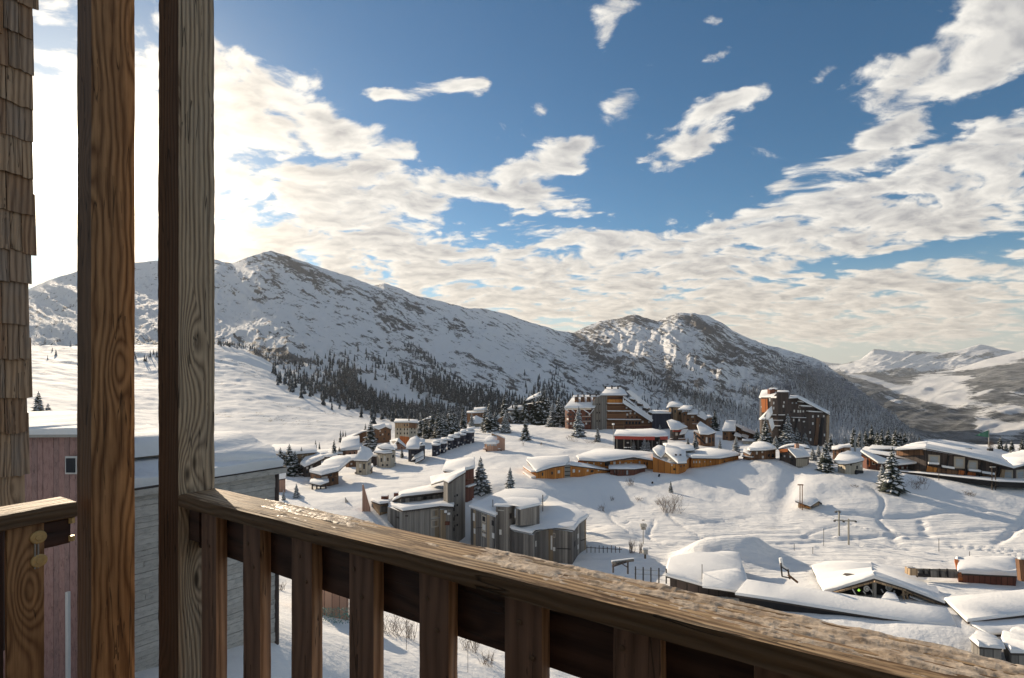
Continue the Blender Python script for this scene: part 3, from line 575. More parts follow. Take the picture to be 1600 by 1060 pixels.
FIRS = [
 (452,693,744,'w',"snowy fir with a double tip left of the dark brown chalet",1.25),(471,698,742,'w',"thinner fir just right of the double-tipped one beside the dark chalet",.9),
 (438,699,742,'w',"dense fir at the hamlet's left end, nearest the bleached chalet",1.3),(461,704,743,'w',"fir filling the gap between the double-tipped and the thinner fir",1.2),
 (530,698,716,'d',"small dark fir behind the orange-brown chalet's roof",1.2),(606,690,706,'w',"small fir between brown hillside block and tan round-fronted chalet",1.2),(628,700,716,'d',"small dark fir left of the domed blue-black chalet",1.1),
 (658,648,684,'w',"fir half hiding the grey wing of the tall tan house",1.1),(670,646,682,'d',"dark fir squeezed between two others beside the grey wing",1.0),(689,645,684,'w',"shorter snowy fir under the tallest dark one of the terraces",1.1),(709,640,678,'d',"dark narrow fir above the fourth blue terrace",1.0),
 (758,636,674,'d',"dark fir at the left shoulder of the wide one by the pink chalet",1.0),(774,640,674,'w',"snowy fir at the right shoulder of the wide one by the pink chalet",1.1),(806,622,656,'d',"dark fir right behind the white ridge chalet",1.0),(857,618,664,'w',"snow-flecked fir between the black and the pale one on the ridge",1.0),
 (1075,684,700,'w',"little fir between the prow-roofed cabin and the steep one",1.1),(1183,668,694,'w',"snowy fir left of the black tower's big fir",1.1),(1245,668,698,'w',"snowy fir low before the black tower's right half",1.2),(1258,676,700,'s',"frosted fir before the black tower's lower right windows",1.3),
 (1344,672,699,'w',"snow-flecked fir just behind the right concrete pillar",1.1),(1371,672,698,'d',"dark fir filling the row above the orange timber hall",1.1),(1407,674,698,'w',"snowy fir near the right end of the black row",1.1),
 (493,687,705,'d',"left of two tiny slim firs on the slope above the dark chalet",.8),(499,690,703,'d',"right of two tiny slim firs on the slope above the dark chalet",.7),
 (522,686,719,'d',"slim dark fir between the small chalets of the left hamlet",1.0),(532,671,692,'d',"left fir of the slim trio above the round white barn",.7),
 (536,672,691,'d',"middle fir of the slim trio above the round white barn",.7),(540,673,690,'d',"right fir of the slim trio above the round white barn",.7),
 (579,655,706,'w',"tall snow-laden fir in front of the brown hillside block",1.15),(571,661,690,'d',"slender fir half behind the tall fir by the brown hillside block",.8),
 (463,755,779,'s',"small frosted fir just above the balcony rail at left",1.1),(443,765,782,'s',"tiny frosted sapling beside the small fir above the rail",.9),
 (665,652,686,'d',"dark fir at the right end of the tall tan house",1.0),(675,640,684,'d',"tall dark fir second right of the tan house",1.0),(685,636,684,'d',"tallest dark fir above the lower blue terraces",1.0),
 (694,641,682,'w',"speckled fir above the middle of the blue terraces",1.0),(703,634,680,'w',"broad snowy fir above the middle blue terraces",1.05),(713,644,674,'w',"snowy fir behind the upper blue terraces",1.1),
 (724,634,670,'d',"dark fir at the upper end of the blue terraces",1.0),(737,644,668,'s',"frosted fir before the low house with a white hood",.9),
 (751,712,770,'s',"big snow-covered fir standing alone right of the brick-brown block",1.15),(797,729,771,'s',"snow-covered fir alone left of the orange hotel",1.0),
 (765,627,676,'w',"wide dark fir behind the round pink chalet",1.1),(788,616,645,'d',"dark fir behind the white chalet on the ridge",1.0),(790,641,677,'s',"bushy frosted fir in front of the white ridge chalet",1.15),
 (821,652,688,'w',"lone slim fir with bare foot on the open snow right of the pink chalet",.95),(820,616,654,'d',"first dark fir of the ridge clump from the left",.9),
 (834,615,656,'d',"second dark fir of the ridge clump, under the high roof",1.0),(843,611,659,'d',"third fir of the ridge clump",1.0),(851,606,664,'d',"tallest black fir of the ridge clump",.95),
 (863,630,667,'s',"pale frosted fir right of the ridge clump",1.1),(873,617,667,'w',"tall snowy fir left of the big hotel",.95),(880,633,667,'w',"shorter fir touching the left wing of the big hotel",1.0),
 (904,634,683,'s',"frosted fir in front of the hotel's red left wing",1.0),(934,666,690,'w',"small fir below the hotel's grey tower",1.0),
 (990,687,704,'s',"frosted young fir before the red awning, left one",1.1),(1007,685,706,'s',"wide frosted bush-like fir before the red awning",1.5),(1013,687,705,'s',"frosted young fir before the right end of the red awning",1.0),
 (1031,663,678,'s',"frosted fir between the big hotel and the navy hall",1.0),(1117,638,673,'d',"black fir behind the stepped-roof chalets",1.05),
 (1087,675,703,'w',"small snowy fir left of the steep-roofed cabin",.95),(1125,684,702,'w',"slim little fir right of the steep-roofed cabin",.7),(1150,681,707,'s',"snow-loaded fir at the end of the orange hotel",1.1),
 (1196,652,697,'w',"large snowy fir at the left foot of the black tower",1.1),(1231,645,697,'s',"tall snow-striped fir before the middle of the black tower",1.05),(1212,681,702,'s',"low frosted fir between the two big firs of the black tower",1.5),
 (1290,688,738,'w',"big dark snowy fir right of the yellow-ended chalet",1.2),(1270,699,720,'s',"frosted low fir left of the big dark one",1.3),(1279,695,715,'s',"second frosted low fir behind the yellow-ended chalet",1.2),
 (1298,678,707,'w',"fir at the right-hand corner of the black tower",1.0),(1307,684,706,'s',"pale fir just right of the black tower's corner",1.1),(1322,681,705,'s',"pale frosted fir behind the cream chalet",1.1),
 (1334,666,699,'d',"black fir behind the twin concrete pillars",1.0),(1353,670,698,'d',"black fir right of the twin concrete pillars",1.0),(1362,663,698,'d',"tall black fir above the orange timber porch",1.1),
 (1378,668,698,'d',"first fir of the black row behind the long roof",1.0),(1388,667,697,'d',"second fir of the black row behind the long roof",1.0),(1400,666,698,'d',"third and broadest fir of the black row behind the long roof",1.1),
 (1414,673,698,'d',"last fir at the right of the black row",1.0),(1437,682,698,'d',"small fir alone on the ridge above the long roof",1.1),
 (1394,697,770,'w',"large isolated fir in front of the orange timber building",1.0),(1378,725,758,'s',"smaller frosted fir leaning on the large isolated one",1.0),
 (1563,681,708,'d',"dark fir right of the green flag",1.1),(1572,690,708,'w',"small fir between the two dark ones right of the flag",1.0),(1581,685,708,'d',"second dark fir right of the green flag",1.0),(1597,683,708,'d',"dark fir at the picture's right edge",1.1),
 (1048,751,770,'w',"tiny fir on the open slope above the brown bushes",.9),(60,611,664,'w',"hazy fir on the sunny slope seen beside the shingle wall",1.2),(75,630,664,'s',"lower bush-like fir right of the hazy one",1.4),
]
for (px, pt, pb, kd_, lb, w_) in FIRS: fir(px, pt, pb, kd_, lb, w_)

# slope forest: low firs on the mountain side; the nearest 230 stand as objects
def low_fir(r):
    V, Fc = [], []
    for t in range(4):
        z0 = .05+.22*t; z1 = z0+.36 if t < 3 else 1.0; rad = .17*(1-t*.22)
        n = 6; b0 = len(V); ph = r.random()*6
        for i in range(n): V.append((rad*r.uniform(.65, 1.2)*math.cos(ph+i*6.283/n), rad*r.uniform(.65, 1.2)*math.sin(ph+i*6.283/n), z0+r.uniform(-.04, .04)))
        V.append((0, 0, z1))
        for i in range(n): Fc.append((b0+i, b0+(i+1) % n, b0+n))
    return np.array(V), np.array(Fc)
m, k, b = newmat('distant_firs')
pos = k.new('ShaderNodeNewGeometry').outputs['Position']
n_a = k.noise(pos, 0.35, 3, 0.7); n_b = k.noise(pos, 0.004, 3, 0.5)
nz = k.sep(k.new('ShaderNodeNewGeometry').outputs['Normal'])[2]
fr = k.new('ShaderNodeAttribute', attribute_name='frost').outputs['Fac']
f_ = k.mapr(k.m('ADD', k.m('ADD', n_a, k.m('MULTIPLY', fr, 0.30)), k.m('MULTIPLY', n_b, 0.1)), 0.58, 0.78, 0, 1)
k.put(b.inputs['Base Color'], k.mix(f_, rgb(0.020, 0.028, 0.034), rgb(0.50, 0.52, 0.55))); b.inputs['Roughness'].default_value = 0.9
M['farfir'] = m
LOW = [low_fir(random.Random(s)) for s in range(6)]
mrow = TT[:360]
PYMap = HY-ZM/YM*F
ZONES = [ # cx, cy, rx, ry, tilt, count, height m, frost
 (360,541,24,3,8,50,9,0),(400,550,40,3,22,50,9,0),(455,566,24,6,12,30,12,0),(505,575,22,14,35,50,15,0),(540,580,22,12,40,60,17,0),(505,612,50,11,24,150,17,0),(560,620,34,10,35,190,19,0),(620,650,60,9,30,220,19,.1),(545,600,20,10,50,90,18,0),
 (600,575,40,12,20,60,16,0),(650,600,26,10,50,60,17,0),(690,605,26,12,30,100,17,0),(720,622,60,12,22,360,18,0),(780,628,60,12,18,260,18,0),(640,645,70,14,10,90,18,0),(700,650,90,10,0,260,19,.1),
 (860,615,24,18,0,110,20,0),(900,640,60,16,20,160,18,0),(840,640,80,16,0,160,18,0),(660,560,40,6,42,60,13,0),(690,580,30,4,48,40,13,0),
 (1030,600,60,6,16,160,15,.1),(1090,622,70,8,16,300,16,.1),(990,585,22,5,22,50,14,0),(1120,640,60,16,16,400,17,.5),(1160,660,40,22,10,300,18,.9),(1000,640,60,14,10,120,16,.3),(1180,618,36,6,10,110,15,.2),(1060,570,34,3,26,50,13,0),
 (1260,600,60,14,34,500,17,.35),(1320,630,60,22,38,1100,18,.45),(1250,640,60,30,30,700,18,.8),(1380,670,50,20,40,900,18,.5),(1310,680,60,18,20,600,19,.9),(1420,690,30,10,40,300,17,.4),(1230,575,40,8,34,160,15,.2),(1340,660,60,20,20,500,19,.9),
 (440,600,12,10,0,8,17,0),(456,612,5,9,0,9,20,.1),(474,612,4,10,0,7,22,.1),(220,560,40,12,0,10,9,0),(85,530,30,30,0,12,8,.2)]
cand = []
r_ = np.random.default_rng(5)
PXL = mpx
for (cx, cy, rx, ry, tl, cnt, hh, fr_) in ZONES:
    g = r_.normal(size=(cnt, 2))*0.62; c_, s_ = math.cos(R(tl)), math.sin(R(tl))
    qx = cx+g[:, 0]*rx*c_-g[:, 1]*ry*s_; qy = cy+g[:, 0]*rx*s_+g[:, 1]*ry*c_
    for x_, y_ in zip(qx, qy):
        i = int((x_+300)/2000*1149)
        if not (1 <= i < 1148): continue
        col_ = PYMap[:360, i]; js = np.nonzero(col_ <= y_)[0]
        gcol = None
        # nearer hill hides the mountain foot on the left: stand on whichever is nearer
        gi = min(max(int(round((x_+260)/2120*760)), 0), 760)
        gj = np.nonzero((PYG[:, gi] <= y_) & (Ys > 330))[0]
        if x_ < 700 and len(gj) and Ys[gj[0]] < 895:
            Yt = float(Ys[gj[0]]); cand.append((Yt, (x_-CX)/F*Yt, gz(x_, Yt)-0.5, hh*r_.uniform(.6, 1.25)*min(1, .45+Yt/1500), fr_)); continue
        if not len(js) or js[0] < 2: continue
        j = js[0]; Yt = float(YM[j, i]); cand.append((Yt, (x_-CX)/F*Yt, float(ZM[j, i])-1.0, hh*r_.uniform(.55, 1.3), fr_))
cand.sort(key=lambda t: -t[3]/t[0])
near, rest = cand[:228], cand[228:]
lm = []
for (v_, f_) in LOW[:4]:
    me = bpy.data.meshes.new('fir'); me.from_pydata([tuple(a) for a in v_], [], [tuple(a) for a in f_.tolist()]); me.materials.append(M['farfir']); lm.append(me)
for i, (Yt, x_, z_, h_, fr_) in enumerate(near):
    o = bpy.data.objects.new('slope_fir', lm[i % 4]); COL.objects.link(o); o.location = (x_, Yt, z_); o.scale = (h_*1.05, h_*1.05, h_); o.rotation_euler.z = random.random()*6
    tag(o, 'dark fir among many alike on the snowy mountain slope behind the village', 'tree', 'firs on the mountain slope')
VV, FF, AA = [], [], []; off = 0
for (Yt, x_, z_, h_, fr_) in rest:
    v_, f_ = LOW[r_.integers(6)]; a = r_.uniform(0, 6.28); c_, s_ = math.cos(a), math.sin(a)
    w__ = h_*r_.uniform(.9, 1.3)
    VV.append(np.stack([x_+w__*(v_[:, 0]*c_-v_[:, 1]*s_), Yt+w__*(v_[:, 0]*s_+v_[:, 1]*c_), z_+h_*v_[:, 2]], -1)); FF.append(f_+off); AA.append(np.full(len(v_), fr_)); off += len(v_)
VV = np.concatenate(VV); FF = np.concatenate(FF); AA = np.concatenate(AA)
fo_ = pyd('far_forest', VV.tolist(), FF.tolist(), M['farfir']); at = fo_.data.attributes.new('frost', 'FLOAT', 'POINT'); at.data.foreach_set('value', AA.astype(np.float32))
tag(fo_, kind='stuff')

# ------------------------------------------------------------------ building kit
def box_mesh():
    me = bpy.data.meshes.new('box'); s = .5
    me.from_pydata([(x, y, z) for x in (-s, s) for y in (-s, s) for z in (-s, s)], [], [(0,1,3,2),(4,6,7,5),(0,4,5,1),(2,3,7,6),(0,2,6,4),(1,5,7,3)]); return me
_BOX = {}
def unit(mat):
    if mat.name not in _BOX: me = box_mesh(); me.materials.append(mat); _BOX[mat.name] = me
    return _BOX[mat.name]
def ring_mesh(t=0.16):
    s = .5; i = .5-t; V = []; Fc = []
    for y in (-.5, .5):
        V += [(-s, y, -s), (s, y, -s), (s, y, s), (-s, y, s), (-i, y, -i), (i, y, -i), (i, y, i), (-i, y, i)]
    for a in range(4):
        b_ = (a+1) % 4
        Fc += [(a, b_, b_+4, a+4), (a+8, a+12, b_+12, b_+8), (a, a+8, b_+8, b_), (a+4, b_+4, b_+12, a+12)]
    me = bpy.data.meshes.new('frame'); me.from_pydata(V, [], Fc); return me
_RING = {}
def ring(mat):
    if mat.name not in _RING: me = ring_mesh(); me.materials.append(mat); _RING[mat.name] = me
    return _RING[mat.name]
def bar(name, a, b, th, parent, mat, up=Vector((0, 0, 1)), dep=None):
    """a square bar from a to b (world points), as a scaled unit box"""
    a, b = Vector(a), Vector(b); d_ = b-a; L = d_.length
    o = bpy.data.objects.new(name, unit(mat)); COL.objects.link(o)
    z = d_.normalized(); x = up.cross(z)
    if x.length < 1e-3: x = Vector((1, 0, 0))
    x.normalize(); y = z.cross(x)
    mw = Matrix((x, y, z)).transposed().to_4x4(); mw.translation = (a+b)/2
    mw = mw @ Matrix.Diagonal((th, dep or th, L, 1))
    if parent is not None: o.parent = parent; mw = parent.matrix_basis.inverted() @ mw
    o.matrix_basis = mw
    return o
def rel(parent, pts): return [Vector(p)-parent.location for p in pts]
def snow_slab(name, top, th, parent, mat=None, over=0.5, jit=0.12, seed=1, seg=1.5, sag=0.0):
    th = th*.66; jit = jit*1.25
    """pillow of snow lying on a roof polygon (world points, counter-clockwise or not)"""
    rr_ = random.Random(seed); n = len(top); c = sum(top, Vector())/n
    pts = []
    for i in range(n):
        a, b_ = top[i], top[(i+1) % n]; s = max(1, min(14, int((b_-a).length/seg)))
        for j in range(s): pts.append(a.lerp(b_, j/s))
    def out(p, o_, dz_):
        d_ = Vector((p.x-c.x, p.y-c.y, 0)); L = max(d_.length, 1e-4); f = max(0.05, (L+o_)/L)
        return Vector((c.x+d_.x*f, c.y+d_.y*f, p.z+dz_))
    rings = []
    js = [rr_.uniform(-1, 1) for _ in pts]; js = [(js[i-1]+js[i]*2+js[(i+1) % len(js)])/4 for i in range(len(js))]
    for (o_, dz_, jj) in ((over*.9, 0.0, 0), (over*1.05, th*.45, .3), (over*.75, th*.85, .7), (over*.2-th*.25, th*1.05, 1.0)):
        rings.append([out(p, o_+js[i]*jit*.7, dz_+js[(i*3) % len(js)]*jit*jj) for i, p in enumerate(pts)])
    m_ = len(pts); V = [v for r__ in rings for v in r__]; Fc = []
    for r__ in range(3):
        for i in range(m_): Fc.append((r__*m_+i, r__*m_+(i+1) % m_, (r__+1)*m_+(i+1) % m_, (r__+1)*m_+i))
    Fc.append(tuple(range(3*m_, 4*m_))); Fc.append(tuple(reversed(range(m_))))
    bm = bmesh.new(); vs = [bm.verts.new(v-(parent.location if parent else Vector())) for v in V]
    for f in Fc:
        try: bm.faces.new([vs[i] for i in f])
        except ValueError: pass
    caps = [f for f in bm.faces if len(f.verts) > 4]
    bmesh.ops.triangulate(bm, faces=caps); bmesh.ops.recalc_face_normals(bm, faces=bm.faces)
    me = bpy.data.meshes.new(name); bm.to_mesh(me); bm.free()
    me.polygons.foreach_set('use_smooth', [True]*len(me.polygons))
    me.set_sharp_from_angle(angle=R(50))
    o = bpy.data.objects.new(name, me); COL.objects.link(o); me.materials.append(mat or M['roofsnow'])
    if parent is not None: o.parent = parent
    return o
def slab3(name, top, th, parent, mat):
    """flat board roof: polygon with thickness downwards"""
    n = len(top); L = parent.location if parent else Vector()
    V = [p-L for p in top]+[p-L-Vector((0, 0, th)) for p in top]
    Fc = [tuple(range(n)), tuple(reversed(range(n, 2*n)))]+[(i, i+n, (i+1) % n+n, (i+1) % n) for i in range(n)]
    bm = bmesh.new(); vs = [bm.verts.new(v) for v in V]
    for f in Fc: bm.faces.new([vs[i] for i in f])
    bmesh.ops.triangulate(bm, faces=[f for f in bm.faces if len(f.verts) > 4]); bmesh.ops.recalc_face_normals(bm, faces=bm.faces)
    me = bpy.data.meshes.new(name); bm.to_mesh(me); bm.free(); me.materials.append(mat)
    o = bpy.data.objects.new(name, me); COL.objects.link(o)
    if parent is not None: o.parent = parent
    return o
class Bld:
    def __init__(s, name, label, cat, front, depth, mat, Y=None, th=.7, over=.5, roof=True, snow=True, rise=0.0, group=None, skew=0.0, sink=3.0, jit=.12, ymin=30, parent=None, wallname='wall'):
        """front: (px, row of eave, row of foot, metres further away than the base distance), left to right"""
        lo = max(front, key=lambda t: t[2]); Y0 = Y or hit(lo[0], lo[2], ymin)
        Y0 -= lo[3] if not Y else 0
        s.Y0 = Y0; s.fr = [(a, b_, c, Y0+e) for (a, b_, c, e) in front]
        top = [P(a, b_, e) for (a, b_, c, e) in s.fr]; bot = [P(a, c, e)-Vector((0, 0, sink)) for (a, b_, c, e) in s.fr]
        ch = top[-1]-top[0]; nrm = Vector((-ch.y, ch.x, 0)).normalized()
        if nrm.y < 0: nrm = -nrm
        side = top[0] if sum(t[0] for t in front)/len(front) > 800 else top[-1]
        nrm = Vector((side.x, side.y, 0)).normalized(); s.n = nrm
        if not roof: depth *= .6
        zb = min(p.z for p in bot)
        bt = [top[-1]+nrm*depth+Vector((0, 0, rise)), top[0]+nrm*depth+Vector((0, 0, rise))]
        bb = [Vector((p.x, p.y, zb)) for p in bt]
        base = sum(bot, Vector())/len(bot)
        if parent is None:
            s.o = empty(name, (base.x, base.y, min(gz(CX+base.x/base.y*F, base.y), base.z+sink)), label, cat, group)
        else: s.o = parent
        L = s.o.location; ring_t = top+bt; ring_b = bot+bb; n = len(ring_t)
        s.top = ring_t
        V = [p-L for p in ring_t+ring_b]
        Fc = [(i, (i+1) % n, (i+1) % n+n, i+n) for i in range(n)]+[tuple(range(n))]
        bm = bmesh.new(); vs = [bm.verts.new(v) for v in V]
        for f in Fc: bm.faces.new([vs[i] for i in f])
        bmesh.ops.triangulate(bm, faces=[f for f in bm.faces if len(f.verts) > 4]); bmesh.ops.recalc_face_normals(bm, faces=bm.faces)
        me = bpy.data.meshes.new(wallname)
        for f in bm.faces: f.material_index = 1 if abs(f.normal.z) > .5 else 0
        bm.to_mesh(me); bm.free(); me.materials.append(mat); me.materials.append(M['roofsnow'])
        w_ = bpy.data.objects.new(wallname, me); COL.objects.link(w_); w_.parent = s.o; s.wall = w_
        c = sum(ring_t, Vector())/n
        def ex(p, o_): d_ = Vector((p.x-c.x, p.y-c.y, 0)); l = max(d_.length, 1e-3); return p+d_*(o_/l)
        if roof:
            rp = [ex(p, over)+Vector((0, 0, .22)) for p in ring_t]
            s.roof = slab3('roof', rp, .25, s.o, M['roof'])
            if snow: s.snow = snow_slab('roof_snow', [p+Vector((0, 0, .005)) for p in rp], th, s.o, over=.12, seed=int(front[0][0]), jit=jit)
    def on(s, px, py, out=0.0):
        r = (px-CX)/F; fr = s.fr; k_ = 0
        for i in range(len(fr)-1):
            if fr[i][0] <= px: k_ = i
        a, b_ = P(*fr[k_][:2], fr[k_][3]), P(*fr[k_+1][:2], fr[k_+1][3])
        dx_, dy_ = b_.x-a.x, b_.y-a.y; den = dx_-r*dy_
        t = (r*a.y-a.x)/den if abs(den) > 1e-6 else .5
        p = Vector((a.x+t*dx_, a.y+t*dy_, 0)); p.z = (HY-py)/F*p.y
        n_ = Vector((dy_, -dx_, 0)).normalized()
        if n_.y > 0: n_ = -n_
        return p+n_*out, n_
    def win(s, px, py, w_, h_, kind='d', name='window'):
        p, n_ = s.on(px, py, 0.02); ang = math.atan2(n_.y, n_.x)+math.pi/2
        dirn = Vector((-n_.y, n_.x, 0)); r = (px-CX)/F
        fore = max(.25, abs(dirn.x-r*dirn.y)); W_ = w_/F*p.y/fore; H_ = h_/F*p.y
        pm = {'d': M['glass'], 'l': M['curtain'], 'p': M['paleglass'], 'k': M['black']}[kind[0]]
        big = min(w_, h_) >= 4
        fm_ = M['trim'] if kind[-1] != 'n' else M['roof']
        o = bpy.data.objects.new(name, ring(fm_) if big else unit(pm)); COL.objects.link(o); o.parent = s.o
        mw = Matrix.Translation(p-s.o.location) @ Matrix.Rotation(ang, 4, 'Z') @ Matrix.Diagonal((W_, .16, H_, 1)); o.matrix_basis = mw
        if big:
            c = bpy.data.objects.new('pane', unit(pm)); COL.objects.link(c); c.parent = o
            c.matrix_basis = Matrix.Diagonal((.72, .5, .72, 1))
        return o
    def wins(s, spec):
        for t in spec: s.win(*t)
    def strip(s, x0, y0, x1, y1, hpx, out, mat, name='balcony', snow=0.0):
        a, n_ = s.on(x0, y0, 0); b_, n2 = s.on(x1, y1, 0)
        a = a+n_*(out/2+.01); b_ = b_+n2*(out/2+.01); th = hpx/F*a.y
        o = bar(name, a, b_, th, s.o, mat, dep=out)
        # orientation: th vertical, out horizontal
        z = (b_-a).normalized(); x = Vector((0, 0, 1)); y = z.cross(x).normalized(); x = y.cross(z)
        mw = Matrix((x, y, z)).transposed().to_4x4(); mw.translation = (a+b_)/2-s.o.location
        o.matrix_basis = mw @ Matrix.Diagonal((th, out, (b_-a).length, 1))
        if snow:
            o2 = bpy.data.objects.new('ledge_snow', unit(M['roofsnow'])); COL.objects.link(o2); o2.parent = s.o
            mw2 = mw.copy(); mw2.translation = mw.translation+Vector((0, 0, th/2+snow/2)); o2.matrix_basis = mw2 @ Matrix.Diagonal((snow, out*1.05, (b_-a).length*1.01, 1))
        return o
    def quad(s, pts, th=.7, name='roof_snow', board=True, mat=None, jit=.1, over=.1):
        """free roof plane from (px, row, metres behind base distance)"""
        w_ = [P(a, b_, s.Y0+e) for (a, b_, e) in pts]
        if board: slab3('roof', [p-Vector((0, 0, .01)) for p in w_], .3, s.o, M['roof'])
        return snow_slab(name, w_, th, s.o, over=over, seed=int(pts[0][0]), jit=jit, mat=mat)
def post(px, pb, pt, w_, label, cat, name, mat, Y=None, extra=None):
    Y = Y or hit(px, pb); a = P(px, pb, Y)-Vector((0, 0, .4)); b_ = P(px, pt, Y)
    o = empty(name, (a.x, a.y, a.z+.4), label, cat); w_ *= .62
    bar('pole', a, b_, w_, o, mat)
    for (nm, x0, y0, x1, y1, t_, mt) in (extra or []): bar(nm, P(x0, y0, Y+.02), P(x1, y1, Y+.02), t_*.75, o, mt)
    return o

# ------------------------------------------------------------------ the village, left hamlet
B = Bld('chalet', "long low chalet far left behind the double-tipped fir", 'chalet', [(423,708,735,0),(445,712,742,-3),(492,708,732,6)], 14, M['tan'], th=1.0, over=.6)
B.wins([(430,720,3,3),(440,722,3,3)])
B = Bld('chalet', "dark brown chalet with a thick drooping snow roof and pale windows", 'chalet', [(472,727,746,3),(476,727,747,0),(502,719,742,4)], 11, M['dark'], roof=False)
B.quad([(469,726,1),(476,730,-2),(492,723,0),(507,716,4),(500,711,14),(486,708.5,18),(478,716,10)], 1.3, jit=.25)
B.wins([(480,731.5,3,3.5,'l'),(486.5,730,3,3.5,'l'),(480,738,3,3),(487,737,3,3),(495,727,4,3,'d'),(497,735,3,3)])
B.strip(473,741,500,736,1.2,.8,M['brown'],snow=.2)
B = Bld('chalet', "orange-brown chalet with a wide snow roof and snowy porch below it", 'chalet', [(485,739,757,5),(502,741,761,0),(529,734,756,4)], 13, M['brown'], roof=False)
B.quad([(484,738,2),(502,743,-3),(529,736,0),(548,719,12),(538,715.5,20),(522,716.5,20),(506,725,10),(502,731,6)], 1.3, jit=.25)
B.wins([(492,747,3,4),(507,746.5,9,3.5,'l'),(507,752,4,3),(517,743,4,3,'d'),(520,750,3,5),(496,752,3,3)])
B.quad([(484,755,-6),(500,758.5,-8),(514,753.5,-6),(513,750,-1),(486,750,-1)], .6, 'porch_snow')
for px_ in (488,495,501,509): bar('porch_post', P(px_,757,B.Y0-6.5), P(px_,764,B.Y0-6.5)-Vector((0,0,.5)), .3, B.o, M['dark'])
B.strip(486,748,526,744,1.0,.6,M['tan'])
B = Bld('chalet', "small dark chalet squeezed behind the orange-brown one, two tiny windows", 'chalet', [(506,714,722,2),(512,715,723,0),(526,713,720,2)], 9, M['dark'], th=1.0, over=.6)
B.wins([(510,718.5,2.4,2.4,'l'),(517,718,2.4,2.4)])
B = Bld('chalet', "grey-brown chalet at the left end of the hamlet with flat snow and tan gable", 'chalet', [(438,720,737,4),(444,721,738,0),(461,718,735,3)], 10, M['tan'], th=1.0, over=.5)
B.wins([(449,726,2.4,3),(455,725,2.4,3)])
B = Bld('annex', "pale pink wall end with a square snow top next to the bleached neighbour chalet", 'annex', [(428,752,770,0),(446,749,766,2)], 6, M['pinktan'], th=2.6, over=.1)
B = Bld('chalet', "tiny brown hut roof under snow right of the cream timber cabin", 'hut', [(570,734,741,0),(582,731,738,2)], 5, M['brown'], th=.6, over=.3)
B = Bld('chalet', "low brown chalet with wide snow between round barn and cream cabin", 'chalet', [(540,720,730,2),(546,721,731,0),(556,719,728,2)], 8, M['brown'], th=1.0, over=.6)
B.wins([(549,725,2.4,2.6,'l')])
B = Bld('chalet', "cream timber cabin with tall window and peaked snow roof at the hamlet's centre", 'chalet', [(556,720,738,1),(560,720,742,0),(573,719,742,0),(580,717,737,4)], 8, M['cream'], th=.9, over=.9, roof=False)
B.quad([(553,720,-1),(574,721,-1.5),(566,699,6)], .9)
B.quad([(574,721,-1.5),(583,712,5),(578,703,9),(566,699,6)], .9)
B.wins([(563,728,5,9,'l'),(569,729,3,8),(577,725,3,4),(563,737,4,3)])
B.strip(556,739,579,735,2.2,.8,M['grey'])
B = Bld('chalet', "tan round-fronted chalet with two stacked snow roofs", 'chalet', [(588,706,730,4),(593,707,732,0),(610,705,731,-.5),(618,702,727,5)], 10, M['cream'], th=.6, over=.6)
B.quad([(584,707,-1.5),(600,709,-2.5),(613,708,-1),(610,704,3),(590,704,3)], .8)
B.quad([(590,699,4),(602,695,7),(612,698,5),(617,704,1),(610,702,0),(598,702,1)], 1.1)
B.wins([(601,717,3,8,'l'),(596,719,2.5,6),(606,718,2.5,5),(614,713,2.5,4),(605,727,3,3),(598,727,3,3)])
B.strip(589,729,617,724,1.6,.8,M['grey'],snow=.2)
B = Bld('chalet', "low link chalet with snow roof wedged between cream cabin and tan round-fronted one", 'chalet', [(577,714,728,1),(590,714,729,0)], 7, M['dark'], th=.8, over=.5)
B.wins([(582,720,3,3)])
B = Bld('chalet', "round white-roofed barn chalet with brown planks under the slim fir trio", 'chalet', [(535,705,714,2),(541,704,716,0),(559,703,714,2)], 13, M['pinktan'], th=1.9, over=1.6, rise=3.0)
B.wins([(547,709,2.5,3),(554,708,2.5,3)])
B = Bld('chalet', "flat low chalet between round barn and slim fir, mostly snow roof", 'chalet', [(496,713,721,0),(533,710,718,8)], 12, M['brown'], th=1.0, over=.8)
B = Bld('gallery_building', "long sloping covered gallery climbing to the brown hillside block", 'building', [(541,688,696,0),(566,676,690,12),(582,672,688,16)], 10, M['brownh'], th=.8, over=.5)
B = Bld('apartment_block', "brown hillside apartment block with small windows behind the tall fir", 'building', [(579,672,692,4),(591,671,692,0),(603,668,691,0),(611,672,690,6)], 14, M['brown'], th=.9, over=.4, rise=1)
B.wins([(594,674,2,2.5,'l'),(598,679,2,2.5,'l'),(594,680,2.2,2.5),(590,686,2.2,2.5),(602,675,2,2.5),(607,679,2,3),(586,679,2,3),(600,686,2,2.5)])
B.quad([(582,668,0),(601,663,2),(603,667,-1),(592,672,-2)], .8)
B = Bld('apartment_house', "tall tan house with orange top and base and rows of small windows", 'building', [(617,661,689,4),(639,661,698,0),(652,662,692,6)], 13, M['cream'], th=1.0, over=.5)
B.strip(617.5,665,639,665,8,.12,M['tan'],'upper_cladding'); B.strip(639,665,651,666,7.5,.12,M['brown'],'side_cladding')
B.strip(625,688,639,689.5,13,.10,M['orangered'],'base_cladding')
for x_ in (621,626,632,636.5): B.win(x_,664.5,1.8,3); B.win(x_,671,1.8,3,'k'); B.win(x_,677.5,1.8,3,'k')
for x_ in (643,648): B.win(x_,670,1.8,3,'k'); B.win(x_,676,1.8,3,'k')
bar('chimney', P(639,650,B.Y0+6), P(639,660,B.Y0+6), .5, B.o, M['dark'])
B = Bld('apartment_house', "grey wing set back at the right of the tall tan house", 'building', [(652,664,684,6),(664,656,684,2),(673,655,682,5)], 12, M['grey'], th=.9, over=.4)
